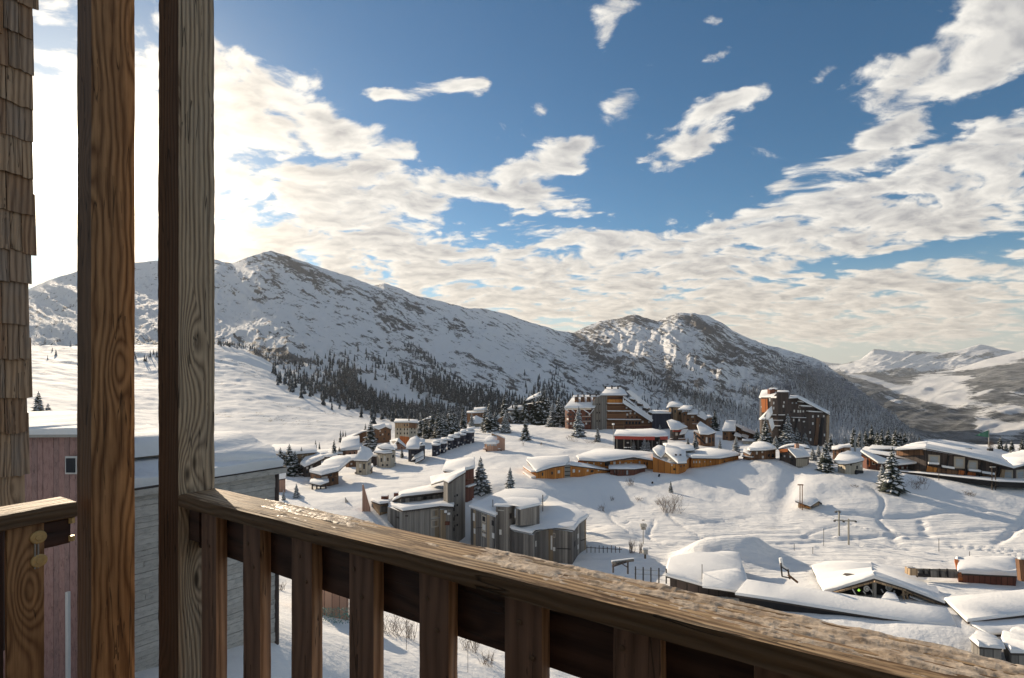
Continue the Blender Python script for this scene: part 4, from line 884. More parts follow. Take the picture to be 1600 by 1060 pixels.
for x_ in (656,661,668): B.win(x_,669,1.8,2.6); B.win(x_,675,1.8,2.6)
B = Bld('gable_house', "small orange gable house with thick snow verges", 'chalet', [(614,701,702.5,1),(621,691.5,703,.5),(634,699,703,0)], 9, M['pinktan'], roof=False, Y=None)
B.quad([(609,690,9),(622,686,9),(621,689.5,-1),(613,701,-.5)], .9); B.quad([(622,686,9),(634,697,8),(635,700,-1),(621,689.5,-1)], .9)
B.wins([(622,693,2.5,2),(618,699,2,2),(628,700,2,2)])
B = Bld('chalet', "blue-black chalet with a huge domed snow roof and snowy stair roofs", 'chalet', [(638,702,721,2),(643,702,723,0),(658,701,723,.5),(664,694,719,5)], 10, M['navy'], roof=False)
B.quad([(635,702,-1),(655,702,-1.5),(658,690,6),(651,684,9),(641,688,8),(636,696,4)], 1.2, jit=.2)
B.quad([(656,697,0),(664,696,1),(664,688,8),(656,686,9)], .8)
B.quad([(643,720,-3),(662,712,-2.5),(661,706,-.5),(648,713,-.6)], .6); B.quad([(649,724,-5),(662,717,-4.5),(662,714,-3),(650,719,-3)], .5)
B.wins([(645,711,3,2.5,'l'),(659,693,3.5,1.6),(657,716,3,2),(649,706,2.5,2)])
ROW = [(675,691,714,0),(688,688,711,3),(699,683,708,7),(708.5,679,705,10),(718,675,701,14),(727.5,671,698,18)]
RL = ["lowest, leftmost of the six blue-black terraced houses","second from the left of the six blue-black terraced houses","third from the left of the six blue-black terraced houses, orange lit window","fourth from the left of the six blue-black terraced houses","fifth from the left of the six blue-black terraced houses","topmost, rightmost of the six blue-black terraced houses"]
Yr = hit(675, 714)
for i, (x_, t_, b_, e_) in enumerate(ROW):
    w_ = 12.5 if i == 0 else 9.5+(4 if i == 5 else 0)
    B = Bld('terraced_house', RL[i], 'house', [(x_,t_+6,b_,0),(x_+w_*.62,t_+6.3,b_+.3,0),(x_+w_,t_+5.5,b_-1,2.5)], 7, M['navy'], Y=Yr+e_*1.6, th=.9, over=.25, group='blue-black terraced houses', jit=.2)
    bar('upper_storey', P(x_+w_*.58,t_+9,B.Y0+6), P(x_+w_*.58,t_-.5,B.Y0+6), 2.6, B.o, M['navy'])
    B.quad([(x_+w_*.1,t_+1.2,4.2),(x_+w_*1.0,t_+.2,4.6),(x_+w_*1.06,t_-2.4,8),(x_+w_*.2,t_-1.6,8)], .8, jit=.3, board=False)
    B.win(x_+w_*.35,t_+11,2.6,1.6,'l' if i == 2 else 'k'); B.win(x_+w_*.62,b_-6,2.0,3,'l'); B.win(x_+w_*.85,t_+13,1.8,3,'l' if i % 2 else 'd'); B.win(x_+w_*.3,b_-9,2.4,1.4,'p')
B = Bld('lodge', "flat brown lodge under a double snow slab at the head of the terraces", 'building', [(730,646,657,2),(742,646,658,0),(758,645,655,4)], 12, M['brown'], th=1.1, over=.5)
B.quad([(740,642,4),(760,641,5),(760,637,12),(741,638,12)], .9); B.wins([(735,650,2,2),(745,650,2,2),(752,649,2,2)])
B = Bld('chalet', "low house hooded with white snow beside the flat brown lodge", 'chalet', [(733,661,668,0),(755,661,667,2)], 8, M['cream'], roof=False)
B.quad([(732,663,-1),(756,662,-1),(754,655,4),(744,651,6),(737,654,5)], 1.1, jit=.2)
B = Bld('round_chalet', "round pink-orange chalet on stilts with a domed snow roof and tall fin wall", 'chalet', [(757,694,702,2),(761,694,704,0),(777,694,705,0),(781,694,702,1.5)], 7, M['pinktan'], roof=False, sink=.3)
for px_ in (760,766,772,778,783): bar('stilt', P(px_,703,B.Y0+.4), P(px_,709,B.Y0+.4)-Vector((0,0,1)), .5, B.o, M['brown'])
snow_slab('roof_snow', [P(a,b_,B.Y0+e) for a,b_,e in [(756,693,0),(762,694.5,-1.2),(775,694.5,-1.2),(780,692,1),(776,687,5),(769,684.5,7),(761,687,5)]], 1.9, B.o, over=.2, jit=.2)
B.strip(757.5,695.5,778,696.5,3.2,.1,M['black'],'window_band'); B.strip(757,701.5,780,702.5,2.2,1.1,M['pinktan'],snow=.25)
for x_ in (763,769,774): B.win(x_,696,4,2.2,'p')
f_ = Bld('fin', None, None, [(777,680,706,.5),(789,686,704,1.5)], 3.0, M['pinktan'], Y=B.Y0, roof=False, parent=B.o, wallname='fin_wall', sink=1)
snow_slab('fin_snow', f_.top, .5, B.o, over=.1)
f2 = Bld('fin', None, None, [(768,677,690,6),(777,681,694,6)], 3.0, M['tan'], Y=B.Y0, roof=False, parent=B.o, wallname='rear_wall', sink=1); snow_slab('rear_snow', f2.top, .4, B.o, over=.1)
B = Bld('chalet', "white-walled chalet with dark roof among the ridge firs", 'chalet', [(794,645,658,2),(802,643,659,0),(816,643,656,3)], 10, M['white'], roof=False)
B.quad([(791,641,-1),(800,634,8),(817,634,8),(818,641,-1)], .6); B.strip(797,642,815,641,3.6,.2,M['black'],'dark_fascia')
B.win(801,648,4.5,4); bar('chimney', P(801,640,B.Y0+2), P(801,632,B.Y0+2), 1.0, B.o, M['black'])
B.quad([(775,652,-4),(786,643,3),(790,645,3),(780,657,-4)], .6); B.quad([(790,645,1),(803,655,-3),(801,658,-3),(789,649,1)], .5)
B = Bld('chalet', "brown cabin under the frosted bushy fir left of the white ridge chalet", 'chalet', [(777,655,663,0),(789,650,662,1),(796,656,662,3)], 8, M['brown'], roof=False)
B = Bld('high_lodge', "dark lodge with a tilted snow roof behind the ridge clump of firs", 'building', [(818,633,652,0),(846,628,652,4)], 14, M['dark'], roof=False)
B.quad([(821,627,-2),(846,618,-1),(845,613,5),(826,622,6)], .9)
B.wins([(826,637,2.5,2.5),(836,636,2.5,2.5),(828,644,2.5,2.5)])

# ------------------------------------------------------------------ the big hotel
Yh = hit(930, 672)
B = Bld('hotel_wing', "red-brown left wing of the big hotel with a zigzag dormer roof", 'hotel', [(883,640,670,7),(888,640,671,2),(924,640,672,0)], 20, M['redwood'], Y=Yh, roof=False)
B.quad([(882,638,-1),(929,638,-2.5),(938,623,14),(894,623,16)], .9)
B.quad([(894,623,16),(938,623,14),(938,619,20),(896,619,22)], .8, board=False)
for i in range(4):
    x_ = 901+i*9.5; B.quad([(x_-4.5,624,12),(x_,631,5),(x_+4.5,624,12),(x_,623.5,15)], .7, 'dormer_snow', board=False)
    bar('dormer', P(x_,623,B.Y0+10), P(x_,628,B.Y0+6.5), 2.4, B.o, M['brown'])
    bar('chimney', P(x_+2,621,B.Y0+18), P(x_+2,616.5,B.Y0+18), .8, B.o, M['black'])
for (a,b_,c,d_) in ((883,640,889,644.5),(893,641,898,645),(912,641,922,648),(922,648,928,640)):
    snow_slab('canopy_snow', [P(a,b_,B.Y0-3),P(c,d_,B.Y0-3),P(c,d_-1,B.Y0-1),P(a,b_-1,B.Y0-1)], .5, B.o, over=.1)
for x_ in (887,892,898,916,921):
    for y_ in (648,655,662): B.win(x_,y_,2.6,3.2,'d' if (x_+y_) % 3 else 'l')
B.strip(885,651.5,923,651.5,1.3,1,M['brown'],snow=.15); B.strip(885,659,923,659,1.3,1,M['brown'],snow=.15)
B = Bld('hotel_tower', "grey-brown shingled tower and stacked balconies at the centre of the big hotel", 'hotel', [(924,636,672,1),(930,622,672,0),(940,618,672,-3),(948,617,672,-1),(975,617,671,2)], 22, M['grey'], Y=Yh, roof=False)
B.quad([(938,618,-4),(980,618,0),(976,611,12),(970,607,20),(947,607,20),(944,612,8)], 1.0)
B.strip(948.5,644,975,644,54,.12,M['brownh'],'balcony_front'); B.strip(948.5,627,974,627,5.5,.8,M['orange'],'orange_cladding')
for (y_, m_) in ((631.5,'brown'),(643.5,'brown'),(656.5,'brownh')): B.strip(948,y_,976,y_+.2,1.8,1.6,M[m_],snow=.4)
for y_ in (621,635.5,648,661):
    for x_ in (952,957.5,963,968.5): B.win(x_,y_,2.6,3.6,'l' if y_ in (621,648) and x_ in (952,963) else 'd')
for x_ in (933,937): 
    for y_ in (632,645,658): B.win(x_,y_,1.6,2.6,'k')
for x_ in (946,956,965.5):
    bar('chimney', P(x_,611,B.Y0+14), P(x_,603.5,B.Y0+14), .85, B.o, M['black'])
B = Bld('hotel_wing', "brown right wing of the big hotel under a long steep snow roof", 'hotel', [(975,627,670,2),(985,634,670,4),(1003,647,669,7),(1020,659,668,10)], 16, M['brownh'], Y=Yh, roof=False)
B.quad([(974,621,-1),(973,630,-1),(1018,660,7),(1022,655,9),(996,637,8),(984,627,10)], 1.0)
B.quad([(979,612,14),(985,611,20),(1014,634,26),(1016,639,22),(1000,632,18)], .8)
for (x_, y_) in ((986,622),(998,629),(1007,636),(1015,643)):
    bar('dormer', P(x_,y_+3,B.Y0+11), P(x_+4,y_+3.5,B.Y0+13), 2.2, B.o, M['dark']); B.quad([(x_-2,y_+1,8),(x_+5,y_+3,10),(x_+8,y_+.5,14),(x_+1,y_-1.5,13)], .5, 'dormer_snow', board=False)
B.strip(976,643.5,985,643.5,1.6,1.4,M['brown'],snow=.4); B.strip(976,656.8,999,656.8,1.6,1.6,M['brown'],snow=.4); B.strip(976,668,1018,667,4,.6,M['redwood'],'base_boards')
for (x_, y_) in ((980,648),(985,646),(992,646),(979,637.5),(1004,659.5),(1014,659.5)): B.win(x_,y_,2.6,3,'l')
for x_ in range(979,1002,5): B.win(x_,661,3,4,'d'); 
for x_ in (981,987.5,995): B.win(x_,652,2.4,2.4,'d')
B = Bld('hall', "low blue-black hall with a flat snow roof right of the big hotel", 'building', [(1019,647,664,0),(1048,647,665,1)], 18, M['navy'], th=1.1, over=.3, Y=Yh+8)
B = Bld('turret_chalet', "tan turret building with a curled snow cap above the stepped chalets", 'chalet', [(1045,636,660,2),(1049,634,661,0),(1058,637,661,-.5),(1066,640,660,3)], 9, M['tan'], roof=False, Y=Yh+10)
B.quad([(1041,639,-2),(1048,636,-2),(1068,637,2),(1066,632,10),(1055,628.5,12),(1046,630,9)], 1.1, jit=.3)
bar('dark_flank', P(1050,661,B.Y0-.4), P(1050,637,B.Y0-.4), 1.1, B.o, M['dark']); B.wins([(1055,643,2.4,4),(1062,646,2.4,4)])
B = Bld('stepped_chalet', "brown chalet with snow roofs stepping down to the right", 'chalet', [(1065,645,668,2),(1072,643,669,0),(1092,647,669,1),(1100,656,666,6),(1113,653,662,12)], 12, M['brown'], roof=False, Y=Yh+2)
B.quad([(1059,641,-1),(1079,641,-2),(1082,635.5,8),(1068,635,10)], .9); B.quad([(1074,648,-3),(1090,648,-3),(1091,642,5),(1078,641,6)], .9)
B.quad([(1089,650,-1),(1102,657,2),(1106,652,9),(1096,643,9)], .9); B.quad([(1100,654,5),(1114,652,10),(1111,649.5,16),(1103,650,14)], .7)
B.wins([(1082,651.5,4,2.5,'l'),(1070,648,2.4,3),(1075,656,2.4,3),(1083,657,2.4,3),(1090,658,2.4,3),(1108,658,2.4,2.4)])
B.strip(1067,662.5,1092,664,2,.8,M['brown'],snow=.2)
B = Bld('restaurant', "long restaurant with a bright red awning and a deep snow roof", 'restaurant', [(960,682,702,0),(1028,681,703,-2),(1043,681,699,2)], 14, M['black'], roof=False)
B.quad([(959,682,-2.5),(1027,683,-4.5),(1044,682,-1),(1040,676,8),(1020,672,14),(963,674,12)], 1.1)
aw = [(960,681.5,-2.6),(1026,682.5,-4.6),(1043.5,682,-1.2)]
for i in range(2):
    a, b_ = aw[i], aw[i+1]
    if i == 0: b_ = (1023,682.5,-4.5)
    else: a = (1031,682.5,-3.8)
    p1, p2, p3, p4 = P(a[0],a[1],B.Y0+a[2]), P(b_[0],b_[1],B.Y0+b_[2]), P(b_[0],b_[1]+5.5,B.Y0+b_[2]-.8), P(a[0]+1,a[1]+5,B.Y0+a[2]-.8)
    n_ = Vector((0,.12,0)); pyd('awning', [p1,p2,p3,p4,p1+n_,p2+n_,p3+n_,p4+n_], [(0,1,2,3),(7,6,5,4),(0,4,5,1),(1,5,6,2),(2,6,7,3),(3,7,4,0)], M['red'], B.o)
for x_ in range(964,1042,11): bar('awning_post', P(x_,686,B.Y0-4.2), P(x_,702,B.Y0-4.2), .18, B.o, M['metal'])
B.wins([(970,693,4,3,'k'),(981,692,3.5,2,'l'),(996,694,4,3,'k'),(1012,692,5,2,'p'),(1027,692,2.6,2.6,'l'),(1037,692,5,5,'d')])
for (x_, w_) in ((975,5),(984,2),(981,2),(1000,6)):
    bar('terrace_table', P(x_,699.5,B.Y0-5), P(x_+w_,699.5,B.Y0-5), .3, B.o, M['roofsnow'])
B = Bld('chalet', "dark cabin with a sharp prow snow roof right of the red awning", 'chalet', [(1047,672,687,2),(1053,672,689,0),(1070,672,688,1)], 9, M['dark'], roof=False)
B.quad([(1048,672,-2),(1060,672,-2.5),(1074,668,2),(1062,661,8),(1049,657,10),(1042,659,6)], .9); B.quad([(1062,680,-2),(1071,678,-1),(1075,672,2),(1066,672,0)], .8)
B.strip(1052,673.5,1066,673.5,2.4,.5,M['red'],'red_valance'); B.wins([(1057,678.5,4,5,'l'),(1050,680,2.4,4),(1066,683,2.4,3)]); B.strip(1048,687,1070,686.5,2.4,1,M['brown'],snow=.3)
B = Bld('cabin', "steep-roofed brown cabin leaning over a dark stair", 'chalet', [(1084,674,690,6),(1093,678,697,2),(1103,679,698,0),(1117,677,697,1)], 8, M['brown'], roof=False)
B.quad([(1094,679,-2),(1107,679.5,-2.5),(1119,676,0),(1108,669,7),(1094,660,10),(1089,666,6)], .9)
B.wins([(1104,688,2.4,9,'l'),(1109,688,3,8),(1114,687,2.4,6),(1098,684,2.5,4)]); bar('stair', P(1084,676,B.Y0-1), P(1102,694,B.Y0-2), .8, B.o, M['black'])
B = Bld('chalet', "brown two-storey house with a smooth white roof right of the black fir", 'chalet', [(1129,673,686,2),(1142,673,689,0),(1150,667,687,4),(1160,668,686,8)], 11, M['brown'], roof=False)
B.quad([(1128,674,-1),(1149,674,-1),(1150,659,8),(1134,658,9)], .9); B.quad([(1149,665,1),(1160,671,3),(1161,667,9),(1152,663,10)], .6); B.quad([(1147,681,-2),(1158,684,-1),(1158,680,2),(1149,676,2)], .6)
B.wins([(1133,678,2.4,3),(1145,677,2.4,4),(1153,675,3,4),(1136,684,2.4,2.4)])
B = Bld('shed', "long low brown lean-to running down towards the black tower", 'shed', [(1159,673,688,0),(1183,681,688,6)], 8, M['brown'], roof=False)
B.quad([(1158,672,-1),(1183,681,4),(1182,676,10),(1162,668,6)], .7); B.quad([(1158,682,-2),(1168,686,-1),(1170,682,2),(1160,678,1)], .5)
# steep snow-roofed shop left of the black tower
B = Bld('kiosk', "flat tan-fronted kiosk with sunny snow at the black tower's foot", 'shop', [(1161,690,695,0),(1185,691,694,2)], 6, M['cream'], th=.7, over=.4)

# ------------------------------------------------------------------ long orange hotel in the foreground slope
Yo = 158.0
B = Bld('orange_hotel_end', "end block of the long orange hotel with three snowy corner balconies", 'hotel', [(824,726,752,9),(838,737,760,0),(882,726,753,6)], 16, M['orange'], Y=Yo, roof=False, sink=4)
B.quad([(823,720,12),(838,738,-1),(864,730,3),(883,727,5),(890,720,14),(888,714,24),(824,717,22)], .9)
for y_ in (735,744,753): B.strip(824.5,y_-5,837.5,y_+3.5,1.6,1.6,M['orange'],snow=.45)
B.wins([(847.5,741,2,5,'d'),(862.5,739.5,2.4,4.5,'d'),(873,737.5,3.4,4.5,'l'),(849,752,4,2.4,'d'),(856,752,2.2,3,'d'),(863,750.5,2.2,3,'k'),(870.5,749.5,2.2,3.4,'k'),(876.5,749,2.2,3,'k')])
B = Bld('stair_tower', "grey glazed stair joint between the orange hotel's end block and its ramp wing", 'hotel', [(882,727,751,6),(891,726,750,7)], 8, M['metal'], Y=Yo, roof=False)
for y_ in (731,737,743): B.strip(882.5,y_,890.5,y_-.3,1,.2,M['black'],'transom')
B = Bld('orange_hotel_ramp', "low orange hotel wing with a sloping parapet running to the red-brown porch", 'hotel', [(891,727,750,7),(900,728,748,8),(953,735,741,18)], 12, M['orange'], Y=Yo, roof=False)
B.quad([(891,727,6.4),(953,735.2,17.4),(953,734.2,18.4),(891,725.8,7.8)], .25, 'parapet_snow', mat=M['roofsnow'])
B.wins([(896.5,736,3.4,5,'l'),(905,736.5,1.8,3,'l'),(918,735.5,2.6,3,'l'),(925,736.5,4.5,3.4,'k'),(935,735.5,1.8,1.6,'l')])
B = Bld('orange_hotel_centre', "central orange hotel wing under the longest pale snow roof", 'hotel', [(903,720,733,20),(945,721,736,20),(954,720,737,20),(990,716,736,24),(1001,718,736,23),(1035,722,735,20),(1047,719,737,18)], 18, M['orange'], Y=Yo, roof=False, sink=4)
B.quad([(901,714,24),(905,719.5,19),(945,721.5,17.5),(990,714.5,22),(1004,717,21),(1034,722,17),(1049,714,26),(1008,708,40),(940,703,46),(925,706,42)], 1.0)
B.wins([(918,724,2,3,'l'),(928,724.5,2,3,'l'),(939,724.5,1.8,1.8,'l'),(960,724,3.4,5,'l'),(968.5,724,1.8,5,'l'),(977.5,725,3.6,4,'l'),(986,724.5,2.4,4,'l'),(999.5,724,2.6,7,'p'),(1007,725,1.8,4.5,'k'),(1011,725,1.8,4.5,'k'),(1020.5,725,1.8,5,'k'),(1024.5,725,1.8,5,'k'),(1031.5,724.5,2.6,4,'k'),(1038,725,1.4,3,'k')])
B.strip(945,725,953,725,8.5,.3,M['black'],'loggia'); B.strip(945,729,954,729,1.8,.9,M['orange']); B.strip(903.5,730.5,945,732,1,.5,M['tan'],snow=.25)
B = Bld('porch', "dark red-brown curved porch with a flat snow roof and glazed doors", 'porch', [(953,734,743,14),(965,734,744,12),(990,734,742,13),(1008,732,737,18)], 8, M['redwood'], Y=Yo, roof=True, th=.5, over=.4)
B.strip(960,738.5,982,738.5,6.5,.15,M['paleglass'],'glass_front')
for x_ in (960,965,970,975,981): B.strip(x_,738.5,x_+.7,738.5,6.5,.25,M['dark'],'mullion')
B = Bld('orange_hotel_gable', "steep-roofed orange hotel head with two skylights in the snow", 'hotel', [(1020,714,734,18),(1047,724,737,15),(1060,726,737,14),(1071,722,735,17),(1085,706,716,30)], 16, M['orange'], Y=Yo, roof=False, sink=4)
B.quad([(1020,703,24),(1027,712,19),(1033,716,18),(1040,708,22),(1040,700,30),(1028,698,34)], 1.0)
B.quad([(1040,708,21),(1059,724.5,11),(1073,724,13),(1071,707,26),(1061,702,32),(1042,697,38),(1040,700,30)], 1.0)
B.quad([(1060,706,27),(1085,704,28),(1083,699,38),(1060,694,46),(1036,695,44),(1042,698,37)], 1.0)
for x_ in (1056,1063): bar('skylight', P(x_-1.4,711,B.Y0+17.3), P(x_+1.4,711,B.Y0+17.3), .5, B.o, M['black'])
B.wins([(1054,733.5,4,3,'k'),(1050,727,1.8,2.4,'l'),(1064,729,1.4,2.4),(1069,728,1.4,2.4)])
B = Bld('orange_hotel_tail', "low right-hand wing of the orange hotel with a broad fan of snow", 'hotel', [(1072,716,726,26),(1080,717,727,22),(1125,717,727,22),(1154,712,722,30)], 18, M['orange'], Y=Yo, roof=False, sink=4)
B.quad([(1073,713,24),(1081,716,20),(1125,716.5,20),(1157,711,28),(1135,705,42),(1110,702.5,50),(1084,706,40)], 1.1)
B.wins([(1084,722,1.8,3.6,'l'),(1088,722,1.8,3.6,'l'),(1093,722,1.8,3.6,'l'),(1132,721,1.8,2.2,'k'),(1101,721.5,1.2,2,'l'),(1110,721.5,1.2,2,'l')])

# ------------------------------------------------------------------ right-hand chalets and the black tower
B = Bld('black_tower_block', "tall blackish timber tower block with an orange corner and snow-capped ledges", 'building', [(1187,621,694,14),(1190,621,695,6),(1207,621,697,0),(1215,613,698,-2),(1232,613,698,-2),(1233,623,698,1),(1249,623,699,3),(1262,632,699,5),(1290,645,700,8),(1295,647,699,14)], 20, M['dark'], Y=252, roof=False)
B.strip(1190.5,634,1200,634,21,.3,M['orangered'],'orange_cladding')
B.quad([(1186,622,10),(1213,622,-3),(1214,616,8),(1205,610,20),(1190,612,22)], 1.0); B.quad([(1214,613,-3),(1233,613,-3),(1232,611,6),(1215,611,6)], .35, board=False)
B.quad([(1232,623,-1),(1249,622,1),(1248,619,12),(1234,619,10)], .5); B.quad([(1247,623,0),(1297,649,8),(1297,645,18),(1250,620,12)], .6)
B.quad([(1200,642,-2),(1206,637,-2),(1207,646,-4),(1201,656,-4),(1190,656,-2),(1186,656,2)], .9, 'ramp_snow'); B.quad([(1201,657,-4),(1207,655,-4.5),(1210,667,-6),(1206,674,-6)], .9, 'ramp_snow')
bar('chimney_block', P(1205,622,B.Y0+10), P(1205,608,B.Y0+10), 2.6, B.o, M['redwood']); bar('chimney_block', P(1212,622,B.Y0+12), P(1212,609,B.Y0+12), 2.0, B.o, M['brown']); B.quad([(1201,609,8),(1215,609,10),(1215,607,14),(1203,607,14)], .4, 'chimney_snow', board=False)
for (x0,x1,y_) in ((1203,1225,649.5),(1204,1222,658),(1208,1218,666.5)): B.strip(x0,y_,x1,y_,1.6,1.6,M['dark'],'ledge',snow=.35)
B.strip(1236,653,1257,653.5,.9,1,M['dark'],'ledge',snow=.25); B.strip(1246,629,1253,630,1.8,1.2,M['dark'],'ledge',snow=.5); B.strip(1248,636,1266,637,2.4,1.4,M['dark'],'ledge',snow=.6); B.strip(1260,644,1292,646,1.6,1.2,M['dark'],'ledge',snow=.5)
for t in ((1203,625,2,5,'l'),(1209,630,2,4,'l'),(1209,638,2,4,'l'),(1190,636,1.4,2,'l'),(1225,629,2,3,'l'),(1224,635,2.2,4,'l'),(1238,630,2,2.4,'p'),(1244,630,2,2.4,'p'),(1241,642.5,2,4,'l'),(1247,643,2,4,'l'),(1250.5,643,2,4,'l'),(1255,643,2,3,'l'),(1249,636.5,3,3,'l'),
          (1240,656.5,2,4,'l'),(1248.5,656.5,2,4,'l'),(1256,659,3,2,'l'),(1236,644,2,2.4,'d'),(1270,651,2.4,3.6,'l'),(1278.5,650.5,2,3,'l'),(1287,650.5,2,3,'l'),(1270,662,2.2,4,'l'),(1279,665,2.2,3,'l'),(1266,672,2,2.4,'d'),(1287,659,2,3,'d'),(1265.5,676,2,3.6,'l'),(1266.5,687,2.2,4,'l'),(1250,678,2,4,'d'),(1250,687,2,3,'l'),(1288,680,2,4,'l'),(1240,670,2.2,3,'d'),(1257,668,2.2,3,'d'),(1233,690,2.2,3,'d'),(1218,672,2.2,2,'l'),(1219,681,2.2,1.6,'l'),(1225,643,2,3,'d'),(1237,662,2,3,'d'),(1275,640.5,2,3,'d'),(1257,651,2,3,'d')):
    B.win(*(t[:4]+(t[4]+'n',)))
for (x_, w_) in ((1242,2.4),(1276,5),(1283,4)): B.strip(x_-w_/2,674,x_+w_/2,674.5,42,.25,M['brown'] if x_ == 1276 else M['black'],'panel')
B.strip(1290.5,672,1294.5,673,48,.3,M['tan'],'corner_boards')
B = Bld('chalet', "dark brown hexagonal chalet with a snow cap in front of the black tower", 'chalet', [(1161,706,717,4),(1171,704,719,1),(1193,704,720,0),(1212,703,719,4)], 12, M['brown'], roof=False)
B.quad([(1168,703,0),(1172,704.5,-1.5),(1196,704,-2),(1213,702,3),(1203,695,12),(1190,692,16),(1177,694,12)], 1.0); B.quad([(1161,706,1),(1172,711,-2),(1174,707,0),(1166,703,6)], .5, 'porch_snow')
B.wins([(1182.5,708,2.6,4.5,'l'),(1191,706.5,2.4,3,'l'),(1192,714.5,3,4,'l'),(1201,712,2.6,4),(1176,713,2.6,4),(1207,712,2.6,5)]); B.strip(1162,713,1176,715,1.2,1,M['dark'],snow=.2)
B = Bld('chalet', "chalet with pale yellow end, orange side boards and a steep snow slab", 'chalet', [(1218,703,717,6),(1232,704,725,3),(1244,715,731,0),(1261,716,730,1),(1264,713,727,5)], 9, M['dark'], roof=False)
B.strip(1218.5,705,1231,703.5,5,.3,M['orangered'],'orange_boards'); B.strip(1244,723,1261,723.5,13,.14,M['cream'],'pale_end_boards')
B.quad([(1232,703,2),(1244,716,-1.5),(1266,714,-1),(1256,702,9),(1243,699,12)], .8); B.quad([(1216,702,6),(1231,698,6),(1246,696,10),(1240,694,16),(1224,697,14)], .5)
B.quad([(1247,699,12),(1265,701,10),(1262,697,18),(1248,695,18)], .5)
B.wins([(1248.5,719,3.4,3),(1256,719,5,3,'k'),(1250,726,3.6,3.4,'l'),(1257,726,3.6,3.4,'l'),(1226,713,2.2,3,'l'),(1235,714,2.2,3,'l'),(1238,719,2,2.4),(1221,712,2,4)])
B.strip(1244,730,1261,731,2,1,M['grey'])
bar('chimney', P(1245,700,B.Y0+4), P(1245,694,B.Y0+4), 1.1, B.o, M['pinktan'])
B = Bld('chalet', "square tan upper chalet behind the cream one with a snow cap", 'chalet', [(1301,704,718,2),(1310,703,720,0),(1318,700,715,1),(1328,700,715,3)], 8, M['brown'], th=.8, over=.3)
B.strip(1319,707,1328,707,12,.2,M['tan'],'pale_boards'); B.wins([(1315,706,2.2,4),(1305,709,2,2.4)])
B = Bld('chalet', "cream hexagonal chalet with overhanging snow hat on dark base", 'chalet', [(1309,724,735,4),(1321,725,737,0),(1336,723,738,1),(1348,720,740,5)], 12, M['cream'], roof=False)
B.quad([(1303,722,2),(1310,725,-1),(1321,725.5,-2),(1337,723,-1),(1349,719.5,3),(1340,711,14),(1326,707,18),(1311,712,12)], 1.1)
B.strip(1309.5,735.5,1336,739,5,.3,M['black'],'dark_base'); B.strip(1336,738,1347.5,739,7,.3,M['black'],'dark_base'); B.wins([(1329.5,725.5,2.6,4.2,'k'),(1339,730.5,2,5,'k'),(1345,728,2,3,'l'),(1315,730,2,2)])
B = Bld('timber_hall', "low orange timber hall with a broad folded snow roof left of the long building", 'building', [(1346,712,729,6),(1355,716,731,2),(1372,724,734,0),(1390,727,734,4),(1447,727,738,4)], 16, M['redwood'], Y=178, roof=False)
B.strip(1347,720,1359,723,12,.3,M['orangered'],'orange_boards'); B.quad([(1345,706,6),(1372,724,-2),(1405,727,-1),(1447,723,2),(1447,717,12),(1404,704,22),(1352,700,24)], .9); B.quad([(1353,703,14),(1363,696,26),(1404,699,28),(1402,702,16)], .35)
B.wins([(1356,722.5,3,7,'k'),(1365,724,5,5,'k'),(1410,731,3,3,'l'),(1418,731,3,3,'l'),(1433,730,5,4,'p'),(1440,731,2.6,3,'l'),(1370,727,2,3)])
for (a_, b2) in ((1346,1353),(1362,1370)): bar('rafter', P(a_,711 if a_ < 1350 else 719,B.Y0-1), P(b2,716 if a_ < 1350 else 725,B.Y0-2), .4, B.o, M['orangered'])
B = Bld('long_building', "long dark timber building with big slanted windows and a vast snow roof", 'building', [(1400,704,728,14),(1446,703,738,4),(1492,711,744,0),(1533,719,750,-3),(1566,727,754,-5),(1584,732,757,-6),(1600,728,757,-4),(1680,712,760,0)], 26, M['dark'], Y=172, roof=False, rise=-3.0)
B.quad([(1398,703.5,10),(1446,701,2),(1450,690,40),(1425,695,34)], 1.0, jit=.25); B.quad([(1446,701,2),(1495,710,-2),(1540,720,-5),(1584,732,-8),(1598,716,18),(1560,705,30),(1500,693,44),(1470,689,50),(1450,690,40)], 1.0, jit=.3)
B.quad([(1584,732,-8),(1602,727,-6),(1682,711,-2),(1680,700,30),(1600,706,24),(1566,713,12)], 1.0, jit=.3)
for (x_, y_, w_, h_) in ((1459.5,718,18,14),(1499,723,17,18),(1519.5,727,16,15),(1575,743,15,17),(1594,743,13,18)):
    w0 = B.win(x_,y_,w_,h_,'p','big_window')
    for f_ in (-.22,.05,.3):
        c = bpy.data.objects.new('glazing_bar', unit(M['trim'])); COL.objects.link(c); c.parent = w0; c.matrix_basis = Matrix.Translation((0,-.3,f_)) @ Matrix.Diagonal((.74,.3,.03,1))
for (x0,x1,y0,y1,h_,mt) in ((1448,1463,733,736,10,'orange'),(1464,1496,737,742,12,'brown'),(1497,1508,740,742,11,'orangered'),(1511,1523,743,745,12,'orangered'),(1534,1545,746,748,11,'brown'),(1403,1443,708,707,8,'brown'),(1562,1568,743,744,20,'tan')): B.strip(x0,y0,x1,y1,h_,.5,M[mt],'cladding')
for (x0,x1,y0,y1) in ((1450,1466,725,726),(1471,1490,730,733),(1512,1530,735.5,737.5),(1532,1552,739,742)): B.strip(x0,y0,x1,y1,1.6,1.4,M['dark'],'balcony',snow=.6)
for x_ in (1479,1508,1530,1548,1557): B.strip(x_,724+(x_-1479)*.21,x_+1.5,724.3+(x_-1479)*.21,24,.8,M['black'],'buttress')
